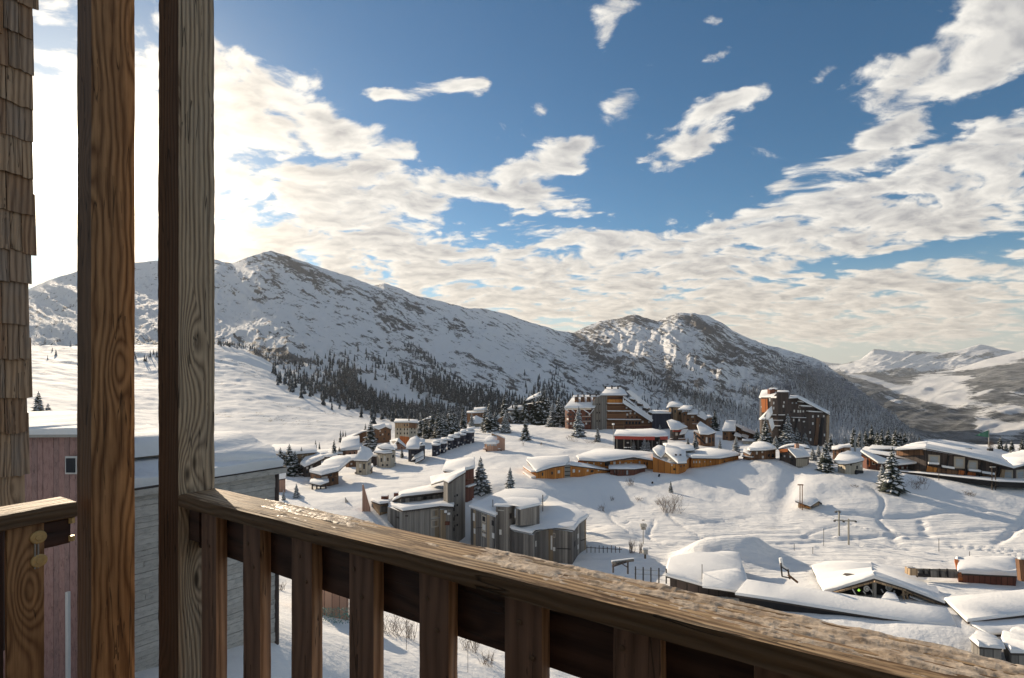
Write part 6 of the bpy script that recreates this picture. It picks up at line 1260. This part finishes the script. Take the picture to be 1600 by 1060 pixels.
bar('frame', P(1220,880,74), P(1222,901,74), .16, o, M['black']); bar('frame', P(1222,901,74), P(1233,903,74), .14, o, M['black']); bar('frame', P(1221,886,74), P(1232,893,74), .16, o, M['black']); bar('frame', P(1231,890,74), P(1234,905,74), .18, o, M['dark']); bar('arm', P(1232,899,74), P(1246,910,74), .3, o, M['brown']); bar('snow_cap', P(1219.5,872,74.2), P(1221.5,884,74.2), .35, o, M['roofsnow']); bar('snow_cap', P(1221.5,884,74.2), P(1232,891,74.2), .35, o, M['roofsnow'])
o = empty('pergola', P(972,905,80), "small grey pergola beam with snow above the rail", 'pergola'); bar('beam', P(956.5,880,80), P(990,875.5,81), .32, o, M['grey']); bar('beam', P(957,885,79), P(978,878,80.5), .25, o, M['dark']); bar('leg', P(981,877,80), P(981,897,80), .22, o, M['dark']); bar('leg', P(958,881,80), P(958,895,80), .22, o, M['dark']); bar('brace', P(970,880,80), P(981,887,80), .14, o, M['dark']); bar('snow_cap', P(956,877.5,80.2), P(990,873.5,81.2), .28, o, M['roofsnow'])
o = empty('post_fence', P(1017,905,78), "row of dark fence posts with two rails left of the buried hut", 'fence')
for x_ in (993,1005,1017,1029.5,1041): bar('fence_post', P(x_,912,78), P(x_,885.5+(x_-993)*.07,78), .16, o, M['black'])
for d_ in (0,7): bar('fence_rail', P(991,890+d_,78.05), P(1042,893+d_,78.05), .05, o, M['metal'])
o = empty('wire_fence', P(945,868,98), "thin fence with bare stems right of the grey flat block", 'fence')
for i in range(9): x_ = 917+i*6.4; bar('fence_post', P(x_,864,98), P(x_,852.5+(i % 3)*1.2,98), .12, o, M['bark'])
bar('fence_rail', P(916,855.5,98.05), P(972,859,98.05), .10, o, M['bark'])
o = empty('lamp_box', P(1007,868,96), "round snow-capped box on a short stand below the floodlight mast", 'box'); bar('stand', P(1008,873,96), P(1008,860,96), .3, o, M['bark']); bar('head', P(1004.5,862,96), P(1011.5,862,96), .85, o, M['concrete']); bar('snow_cap', P(1004,857.4,96), P(1012,857.4,96), .45, o, M['treesnow'])

# ------------------------------------------------------------------ bare shrubs, logs
def shrub(px, pb, h, w_, label, n=26, mat=None, Y=None, name='shrub', th=.035, snow=0):
    Y = Y or hit(px, pb, 20); z = gz(px, Y); x0 = (px-CX)/F*Y; H_ = h/F*Y; W_ = w_/F*Y; rr_ = random.Random(int(px*7+pb)); V_, F_ = [], []
    def tw(a, b_, r0):
        d_ = (b_-a); s = d_.cross(Vector((.3,.9,.2))).normalized()*r0; u = d_.cross(s).normalized()*r0; n0 = len(V_)
        V_.extend([a+s, a-s*.5+u*.87, a-s*.5-u*.87, b_]); F_.extend([(n0,n0+1,n0+3),(n0+1,n0+2,n0+3),(n0+2,n0,n0+3)])
    for i in range(n):
        a = Vector((x0+rr_.uniform(-.3,.3)*W_, Y+rr_.uniform(-.3,.3)*W_, z-.1)); b_ = Vector((a.x+rr_.uniform(-.4,.4)*W_, a.y+rr_.uniform(-.3,.3)*W_, z+H_*rr_.uniform(.5,1.05)))
        tw(a, b_, th)
        for j in range(4): s_ = a.lerp(b_, rr_.uniform(.3,.8)); tw(s_, s_+Vector((rr_.uniform(-.25,.25)*W_, rr_.uniform(-.2,.2)*W_, H_*rr_.uniform(.1,.35))), th*.6)
    o = pyd(name, V_, F_, mat or M['twig']); tag(o, label, 'shrub'); return o
for t in ((1048,799,32,42,"largest brown leafless bush on the hollow slope below the orange hotel",60),(1030,790,10,20,"small bush left of the largest brown bush",20),(985,758,14,18,"thin bush below the orange hotel's porch",22),(940,800,12,14,"little bush on the smooth slope left of the hollow",16),(957,785,8,10,"tiny bush uphill of the smooth slope's little bush",12),(998,783,8,16,"frosted dwarf bush in the hollow",14),
          (895,690,14,22,"bush on the snow bank above the orange hotel's roof",24),(846,696,5,12,"low dark scrub patch on the open snow below the ridge firs",18),(925,693,8,26,"twiggy scrub on the lit bank below the hotel tower",20),(1001,866,22,8,"narrow upright shrub above the fence posts, right one",16),(987,866,26,14,"narrow upright shrub above the fence posts, left one",26),(817,698,9,6,"stub bush under the lone slim fir",8),
          (1335,762,4,14,"wind-scoured dark scrub left of the large isolated fir",14),(1430,765,18,34,"bare bushes strung on the slope right of the isolated fir",30),(1513,776,8,20,"dark scrub pile on the slope below the long building",26),(1290,715,16,22,"pale bush under the big dark fir",20),(1250,716,9,14,"pale frosted bush left of the pale one under the dark fir",14),(1547,702,15,12,"rusty brown bare tree beside the flag pole",40),
          (1440,757,16,20,"bare sapling bush nearer the long building",18)): shrub(*t)
for t in ((612,992,34,46,"tall bare bush seen between the third and fourth balusters",34),(640,1000,36,30,"second bare bush behind the fourth baluster",24),(735,1018,36,34,"frosted bush seen between the fifth and sixth balusters",30),(762,1040,26,30,"low bush beside the frosted one between the balusters",24),(438,922,16,18,"brown scrub at the corner of the bleached neighbour chalet",18)): shrub(*t, th=.02)
def stake(px, pb, pt, label): post(px, pb, pt, .05, label, 'stake', 'marker_stake', M['bark'], Y=hit(px, pb, 20))
stake(635,1016,970,"thin stake by the bare bushes between the balusters"); stake(731,1052,1003,"thin stake by the frosted bush between the balusters"); 
# hedge bank and tan garden shed between the balusters
Yg = hit(518, 974, 20); B = Bld('garden_shed', "tan boarded garden shed wall glimpsed between the second and third balusters", 'shed', [(488,908,952,0),(545,915,955,1)], 3, M['pinktan'], Y=Yg+3, th=.3, over=.2, sink=1)
V_, F_ = [], []; rr_ = random.Random(8)
for i in range(900):
    x_ = rr_.uniform(488,548); a = P(x_, rr_.uniform(950,974), Yg+rr_.uniform(-.6,.9)); s = .10; d1 = Vector((rr_.uniform(-1,1),rr_.uniform(-1,1),rr_.uniform(-1,1)))*s; d2 = Vector((rr_.uniform(-1,1),rr_.uniform(-1,1),rr_.uniform(-1,1)))*s; n0 = len(V_); V_ += [a,a+d1,a+d2]; F_.append((n0,n0+1,n0+2))
o = pyd('hedge', V_, F_, plain('blue_green_leaves', (.10,.22,.18), .7, 0, .4, 8)); tag(o, "blue-green evergreen hedge at the foot of the tan garden shed", 'hedge')
for (x_, y_, l_, lb) in ((1015,757,10,"curved dark snow-topped log on the slope below the orange hotel"),(1027,745,7,"short leaning log just below the orange hotel's windows")):
    Y = hit(x_, y_); z = gz(x_, Y); o = empty('log', ((x_-CX)/F*Y, Y, z), lb, 'log'); bar('stem', P(x_-l_/2,y_+2,Y-.3), P(x_+l_/4,y_+1.5,Y-.3), .5, o, M['black']); bar('stem_end', P(x_+l_/4,y_+1.5,Y-.3), P(x_+l_/2,y_-4,Y-.3), .45, o, M['black'])

# ------------------------------------------------------------------ the balcony: posts, rails, shingled wall
AX = Vector((-.852, .524, 0)).normalized(); BX = Vector((-AX.y*-1, 0, 0)); BX = Vector((.524, .852, 0)).normalized(); AN = -AX   # AN runs along the right rail towards the camera's right
ZU = Vector((0, 0, 1))
def timber(name, o0, x, y, z, L_, W_, H_, mat, parent, seed=0, dl=.012, nw=14, nh=8, amp=.0012, edge=.004):
    """a beam with worn faces and eroded arrises: origin corner o0, length along x, width along y, height along z"""
    rr = np.random.default_rng(seed); n = max(2, int(L_/dl)); xs = np.linspace(0, L_, n)
    sec = []
    e_ = np.linspace(0, 1, nw); h_ = np.linspace(0, 1, nh)
    for t in e_[:-1]: sec.append((t*W_, 0))
    for t in h_[:-1]: sec.append((W_, t*H_))
    for t in e_[:-1]: sec.append((W_-t*W_, H_))
    for t in h_[:-1]: sec.append((0, H_-t*H_))
    sec = np.array(sec); m_ = len(sec); c = np.array([W_/2, H_/2])
    s_ = np.cumsum(np.r_[0, np.hypot(*np.diff(np.vstack([sec, sec[:1]]), axis=0).T)])[:-1]
    S, X = np.meshgrid(s_, xs); X0 = X+seed*13.7
    d_ = amp*((ridged(X0*2.2, S*95, 4, seed+1, .6)-.55)*2.2+1.2*fbm(X0*1.3, S*9, 3, seed+2))
    q_ = sec-c; ed = np.minimum(W_/2-np.abs(q_[:, 0]), H_/2-np.abs(q_[:, 1])*1.0)
    near_c = np.exp(-(np.hypot(W_/2-np.abs(q_[:, 0]), H_/2-np.abs(q_[:, 1]))/.0045)**2)
    d_ = d_-near_c[None]*(edge*(.45+.55*vnoise(X0*28, S*3, seed+7)**1+.6*vnoise(X0*6, S*0, seed+8)**3))
    dirv = q_/np.maximum(np.linalg.norm(q_/np.array([W_, H_])*2, axis=1, ord=np.inf)[:, None], 1e-6)
    nrm = np.zeros_like(q_)
    on_y = np.abs(np.abs(q_[:, 0])-W_/2) < 1e-6; on_z = np.abs(np.abs(q_[:, 1])-H_/2) < 1e-6
    nrm[on_y, 0] = np.sign(q_[on_y, 0]); nrm[on_z, 1] = np.sign(q_[on_z, 1]); nrm /= np.maximum(np.linalg.norm(nrm, axis=1)[:, None], 1e-6)
    Vy = sec[None, :, 0]+nrm[None, :, 0]*d_; Vz = sec[None, :, 1]+nrm[None, :, 1]*d_
    V_ = np.stack([X, Vy, Vz], -1).reshape(-1, 3)
    i0 = np.arange(n-1)[:, None]*m_+np.arange(m_)[None]; i1 = np.arange(n-1)[:, None]*m_+(np.arange(m_)[None]+1) % m_
    f = np.stack([i0, i1, i1+m_, i0+m_], -1).reshape(-1, 4).tolist()
    f += [tuple(reversed(range(m_))), tuple(range((n-1)*m_, n*m_))]
    me = bpy.data.meshes.new(name); me.from_pydata(V_.tolist(), [], f); me.materials.append(mat)
    me.polygons.foreach_set('use_smooth', [True]*len(me.polygons)); me.update(); me.set_sharp_from_angle(angle=R(24))
    if parent is None: mw = Matrix.Identity(4); base = Vector()
    else: base = parent.location
    o = bpy.data.objects.new(name, me); COL.objects.link(o)
    mw = Matrix((x, y, z)).transposed().to_4x4(); mw.translation = Vector(o0)-base
    if mw.determinant() < 0: me.flip_normals()
    if parent is not None: o.parent = parent
    o.matrix_basis = mw; return o
def disc(name, p, n_, r_, t, mat, parent, seg=14, dome=.3):
    V_ = []; z = n_.normalized(); x = ZU.cross(z).normalized(); y = z.cross(x)
    for (rr_, h_) in ((r_, 0), (r_*.97, t*.8), (r_*.8, t), (r_*.62, t*.8), (r_*.35, t*(.8+dome)), (0.0001, t*(.85+dome))):
        for i in range(seg): a = i*6.28318/seg; V_.append(p-parent.location+x*rr_*math.cos(a)+y*rr_*math.sin(a)+z*h_)
    Fc = [(j*seg+i, j*seg+(i+1) % seg, (j+1)*seg+(i+1) % seg, (j+1)*seg+i) for j in range(5) for i in range(seg)]
    me = bpy.data.meshes.new(name); me.from_pydata([tuple(v) for v in V_], [], Fc); me.materials.append(mat); me.polygons.foreach_set('use_smooth', [True]*len(Fc))
    o = bpy.data.objects.new(name, me); COL.objects.link(o); o.parent = parent; return o
W_cap = wood_near('weathered_rail_timber', (.17,.095,.048), (.88,.63,.36), 'X', 64, .9, (.52,.43,.32), 3.0, 1.5, .9, .7, swf=.34, stain=.8, face=(.22,.145,.085))  # cap front tinted darker: its shade put into the colour
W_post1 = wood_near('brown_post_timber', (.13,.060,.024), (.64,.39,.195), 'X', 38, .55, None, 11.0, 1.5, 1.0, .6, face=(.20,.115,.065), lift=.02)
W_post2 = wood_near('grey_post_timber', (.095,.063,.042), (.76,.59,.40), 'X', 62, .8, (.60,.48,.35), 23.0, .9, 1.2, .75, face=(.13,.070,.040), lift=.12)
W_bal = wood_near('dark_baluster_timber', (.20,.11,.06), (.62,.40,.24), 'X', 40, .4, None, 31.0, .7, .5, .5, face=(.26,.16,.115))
W_board = wood_near('blackish_board_timber', (.030,.016,.014), (.11,.060,.045), 'X', 24, .35, None, 41.0, .5, .6, .5)
W_plank = wood_near('reddish_plank_timber', (.17,.085,.038), (.62,.37,.18), 'X', 26, .5, None, 51.0, 1.6, 1.6, .6)
W_sh = [wood_near('shingle_'+n_, d_, l_, 'Z', 34, .8, g_, s_, .6, .6, .85) for n_, d_, l_, g_, s_ in (('tan',(.20,.14,.09),(.62,.48,.33),(.48,.41,.32),1.5),('grey',(.17,.125,.09),(.52,.42,.31),(.42,.38,.33),6.5),('brown',(.16,.10,.065),(.50,.36,.23),(.38,.32,.25),9.5))]
for m_ in [W_cap, W_post1, W_post2, W_bal, W_board, W_plank]+W_sh+greynear+mauve:
    # every piece takes its own stretch of grain
    t = m_.node_tree; k = N(t); tcn = [n for n in t.nodes if n.type == 'TEX_COORD'][0]; sx = [n for n in t.nodes if n.type == 'SEPXYZ' and n.inputs[0].is_linked and n.inputs[0].links[0].from_node == tcn][0]
    oi = k.new('ShaderNodeObjectInfo'); off = k.v('SCALE', (3.1, .37, .53), None, k.m('MULTIPLY', oi.outputs['Random'], 9.0)); t.links.new(k.v('ADD', tcn.outputs['Object'], off), sx.inputs[0])

ZD = -1.52     # deck level
Q = Vector((-1.20, 1.84, 0))
# corner post (right of the gap)
o = empty('timber_post', (Q.x, Q.y, ZD), "weathered grey square post where the right rail begins, a knot half way up", 'post')
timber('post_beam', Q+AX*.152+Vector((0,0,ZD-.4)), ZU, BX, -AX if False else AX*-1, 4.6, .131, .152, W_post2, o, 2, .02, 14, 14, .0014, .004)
N1 = Vector((-1.48, 1.80, 0))
o = empty('timber_post', (N1.x, N1.y, ZD), "brown square post at the end of the left rail, left of the gap", 'post')
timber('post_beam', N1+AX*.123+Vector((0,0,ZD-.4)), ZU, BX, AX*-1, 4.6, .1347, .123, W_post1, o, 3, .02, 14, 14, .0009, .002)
# right railing
RL_ = empty('balcony_railing', (Q.x+.9, Q.y-.5, ZD), "right-hand wooden railing with a wide worn cap crusted in ice", 'railing')
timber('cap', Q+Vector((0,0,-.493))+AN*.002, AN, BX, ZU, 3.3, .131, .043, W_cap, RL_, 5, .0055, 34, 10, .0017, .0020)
def at(k_, s_, z_): return Q+AN*k_+BX*s_+Vector((0,0,z_))
timber('top_board', at(.004,.070,-.66), AN, BX, ZU, 3.2, .028, .165, W_board, RL_, 6, .03, 5, 10, .0006, .001)
timber('bottom_board', at(.004,.070,-1.42), AN, BX, ZU, 3.2, .028, .12, W_board, RL_, 7, .05, 5, 8, .0006, .001)
for i in range(9):
    k_ = .0975+.2545*i
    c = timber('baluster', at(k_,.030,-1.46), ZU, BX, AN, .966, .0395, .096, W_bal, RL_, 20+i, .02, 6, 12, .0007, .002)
    for (du, dz_) in ((.030,-.545),(.062,-.615),(.045,-1.36)):
        if i == 0 and du == .030: continue
        d = disc('screw', at(k_+du+.01*((i*7) % 3-1), .0285, dz_-.01*((i*5) % 3)), -BX, .0062, .0022, M['steel'], RL_, 10)
        mw = d.matrix_world.copy(); d.parent = c; d.matrix_parent_inverse = (Matrix.Translation(RL_.location)@c.matrix_basis).inverted()@Matrix.Translation(RL_.location)
timber('bracket', at(.010,.034,-.620), AN, BX, ZU, .066, .034, .125, W_board, RL_, 40, .02, 5, 6, .0006, .002)
# left railing
E = Vector((-1.474, 1.736, 0))
LR = empty('balcony_railing', (E.x-.4, E.y-.5, ZD), "left-hand wooden railing with big round fastenings, cut by the picture's edge", 'railing')
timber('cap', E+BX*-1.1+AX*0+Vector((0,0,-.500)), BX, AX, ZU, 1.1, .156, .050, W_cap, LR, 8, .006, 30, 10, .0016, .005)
def at2(t, s_, z_): return E-BX*t+AX*s_+Vector((0,0,z_))
def tl(px, s_):   # position along the left rail of a picture column, in the plane set back s_
    r = (px-CX)/F; p = E+AX*s_; return -(p.x-r*p.y)/(-BX.x+r*BX.y)
t0, t1 = tl(70,.024), tl(11,.024)
timber('upright_plank', at2(t1,.024,-1.62), ZU, BX, AX, 1.117, t1-t0, .028, W_plank, LR, 9, .012, 18, 5, .0008, .002)
timber('upright_plank', at2(tl(10,.03)+.10,.032,-1.62), ZU, BX, AX, 1.115, .095, .028, W_board, LR, 19, .02, 8, 5, .0006, .002)
timber('end_board', at2(tl(110,.026),.026,-.590), BX*-1, AX, ZU, tl(69,.026)-tl(110,.026), .03, .088, W_board, LR, 10, .006, 6, 16, .0012, .004)
for (px_, z_) in ((60.5,-.545),(61.5,-.622)):
    p = at2(tl(px_,.018),.022,z_)
    disc('washer', p, -AX, .0215, .006, M['brass'], LR, 24, .25); disc('bolt_head', p-AX*.0062, -AX, .010, .004, M['brass'], LR, 6, .1)
for (x0, w_) in ((55,.0035),(60,.0035)): bar('fixing_strap', at2(tl(x0,.018),.019,-.548), at2(tl(x0,.018),.019,-.645), w_, LR, M['concrete'])
for z_ in (-.510,-.570): bar('hinge_pin', at2(tl(112.5,.01),.012,z_-.009), at2(tl(112.5,.01),.012,z_+.009), .012, LR, M['brass'])
# deck under the camera
dk = pyd('balcony_floor', [Q+AN*3.4+BX*.1+Vector((0,0,ZD)), Q+BX*.1+AX*.15+Vector((0,0,ZD)), E+AX*.05+Vector((0,0,ZD)), E-BX*1.4+AX*.05+Vector((0,0,ZD)), Vector((-.9,-2.2,ZD)), Vector((2.6,-1.6,ZD))]+[v+Vector((0,0,-.12)) for v in [Q+AN*3.4+BX*.1+Vector((0,0,ZD)), Q+BX*.1+AX*.15+Vector((0,0,ZD)), E+AX*.05+Vector((0,0,ZD)), E-BX*1.4+AX*.05+Vector((0,0,ZD)), Vector((-.9,-2.2,ZD)), Vector((2.6,-1.6,ZD))]], [(0,1,2,3,4,5),(11,10,9,8,7,6)]+[(i,i+6,(i+1)%6+6,(i+1)%6) for i in range(6)], W_plank)
tag(dk, kind='structure')
# the house the balcony belongs to: wall behind the camera
def slabq(name, pts, dz, mat): 
    n = len(pts); V_ = list(pts)+[p+dz for p in pts]
    return tag(pyd(name, V_, [tuple(range(n)), tuple(reversed(range(n, 2*n)))]+[(i,i+n,(i+1) % n+n,(i+1) % n) for i in range(n)], mat), kind='structure')
hw = [-BX*.75+AX*1.9, -BX*.75-AX*4.2]
slabq('house_wall', [Vector((p.x,p.y,z)) for p, z in ((hw[0],-4),(hw[1],-4),(hw[1],3.2),(hw[0],3.2))], -BX*.2, M['cream'])
# ice and frozen snow on the caps
m, k, b = newmat('frozen_crust'); pos = k.new('ShaderNodeNewGeometry').outputs['Position']
n_a = k.noise(pos, 30, 6, .7); n_b = k.noise(pos, 170, 4, .7)
k.put(b.inputs['Base Color'], k.mix(k.mapr(n_a,.38,.62), rgb(.36,.26,.17), rgb(.66,.54,.41))); b.inputs['Roughness'].default_value = .5; b.inputs['Specular IOR Level'].default_value = .4
b.inputs['Subsurface Weight'].default_value = .0
k.put(b.inputs['Normal'], k.bump(k.m('ADD', n_a, k.m('MULTIPLY', n_b, .5)), .8, .003)); M['ice'] = m
nk, ns = 900, 46; KS = np.linspace(.1, 3.2, nk); SS = np.linspace(.004, .130, ns); KK, S2 = np.meshgrid(KS, SS, indexing='ij')
mask = -0.35+0*KK
mask += 1.0*np.exp(-((KK-.62)/.27)**4)*sstep(.020,.050,S2+.012*fbm(KK*14,S2*40,3,71)) - .9*np.exp(-((KK-.62)/.30)**4-((S2-.052-.02*(KK-.5))/.013)**2)*.9
mask += .75*np.exp(-((KK-1.13)/.06)**2-((S2-.07)/.02)**2)
mask += 1.05*sstep(1.18,1.30,KK)*sstep(.016,.05,S2-.010*fbm(KK*9,S2*30,3,72)+.012*sstep(1.5,2.2,KK))
mask += .62*fbm(KK*9, S2*75, 4, 73)+.25*fbm(KK*60, S2*120, 3, 74)
hh_ = np.clip(mask-.12, 0, 1); Hh = .0062*hh_**.6*(.5+.9*vnoise(KK*24,S2*90,75))+.0022*(ridged(KK*70,S2*110,3,76)-.4)*(hh_>0)
P0 = np.array(Q); ANn = np.array(AN); BXn = np.array(BX)
ov = .004*(hh_>0.05)*(S2>.125)
VV = P0+KK[..., None]*ANn+(S2+ov)[..., None]*BXn; VV[..., 2] = -.4525+np.maximum(Hh, 0)-.0006
idx = np.arange(nk*ns).reshape(nk, ns); keep = (hh_[:-1,:-1]+hh_[1:,:-1]+hh_[:-1,1:]+hh_[1:,1:]) > .0
f = np.stack([idx[:-1,:-1],idx[1:,:-1],idx[1:,1:],idx[:-1,1:]],-1)[keep]
me = bpy.data.meshes.new('ice_crust'); me.from_pydata(VV.reshape(-1,3).tolist(), [], f.tolist()); me.materials.append(M['ice']); me.polygons.foreach_set('use_smooth',[True]*len(me.polygons)); me.update()
bm = bmesh.new(); bm.from_mesh(me); bmesh.ops.delete(bm, geom=[v for v in bm.verts if not v.link_faces], context='VERTS'); bm.to_mesh(me); bm.free()
o = bpy.data.objects.new('ice_crust', me); COL.objects.link(o); tag(o, kind='stuff')

# ------------------------------------------------------------------ shingled wall at the left
cY = 2.8; cC = Vector(((46-CX)/F*cY, cY, 0))
SW = empty('shingled_wall', (cC.x, cC.y, ZD), "corner of the house clad in weathered wooden shingles at the left edge", 'wall')
wb = [cC+AX*.03-BX*.012, cC+AX*1.2-BX*.012, cC+AX*1.2-BX*1.1, cC+AX*.03-BX*1.1]
pyd('backing', [Vector((p.x,p.y,z)) for p in wb for z in (-1.5,3.4)], [(0,2,3,1),(2,4,5,3),(4,6,7,5),(6,0,1,7),(1,3,5,7),(0,6,4,2)], M['dark'], SW)
rows = [14-55*3,14-55*2,14-55,14,64,119,172,226,281,337,397,446,507,562,622,673,739,800,860]
ends = {14:58,64:50,119:52,172:50,226:51,281:50,337:51,397:55,446:48,507:44,562:45,622:49,673:41,739:45,800:38}
rr_ = random.Random(21)
def shingle(p0, wd, z0, z1, tilt, mat, lean=0.0, end=0.0):
    """one split shingle: hangs from z1 down to z0, thicker and further out at the butt"""
    t = rr_.uniform(.007,.011); o_ = rr_.uniform(.0,.006); V_ = []; nx_ = 4
    cuts = [rr_.uniform(-.004,.004)+(.006*math.sin(i*2.1+rr_.random()) if rr_.random() < .4 else 0) for i in range(nx_+1)]
    for j, (z, off, tk) in enumerate(((z1, .004+o_*.3, .003), (z0, tilt+o_, t))):
        for i in range(nx_+1):
            f = i/nx_; u = f*wd; g = 0.0015*math.sin(i*1.9+wd*90); zz = z+(cuts[i] if j else 0)
            for s_ in (0, 1): p = p0+BX*u*(1+(end if i == nx_ and j else 0))-AX*(off+g+s_*tk); V_.append(Vector((p.x,p.y,zz))-SW.location+BX*lean*j)
    st = 2*(nx_+1); Fc = []
    for i in range(nx_):
        a = 2*i
        Fc += [(a+1,a+3,st+a+3,st+a+1),(a,st+a,st+a+2,a+2),(st+a,st+a+1,st+a+3,st+a+2),(a,a+2,a+3,a+1)]
    Fc += [(0,1,st+1,st),(2*nx_,st+2*nx_,st+2*nx_+1,2*nx_+1)]
    me = bpy.data.meshes.new('shingle'); me.from_pydata([tuple(v) for v in V_], [], Fc); me.materials.append(mat)
    c = bpy.data.objects.new('shingle', me); COL.objects.link(c); c.parent = SW
for r_i, y_ in enumerate(rows[:-1]):
    zlow = (HY-rows[r_i])/F*cY*1.0; zup = zlow+.33
    e = ends.get(y_, 50); rr2 = (e-CX)/F; 
    # right-hand end of this course along the wall
    t_end = (rr2*cC.y-cC.x)/(BX.x-rr2*BX.y); u = t_end
    while u > -.62:
        wd = rr_.choice((.045,.06,.075,.09,.11)); p0 = cC+BX*(u-wd)
        shingle(p0, wd-.003, zlow+rr_.uniform(-.007,.007), zup, .018, rr_.choice(W_sh), rr_.uniform(-.002,.002)); u -= wd
    # return course round the corner seen edge-on
    p = cC+BX*(t_end-.012)
bar('corner_batten', cC-BX*.14+Vector((0,0,3.2))-AX*.05, cC-BX*.14+Vector((0,0,1.75))-AX*.05, .03, SW, W_plank)
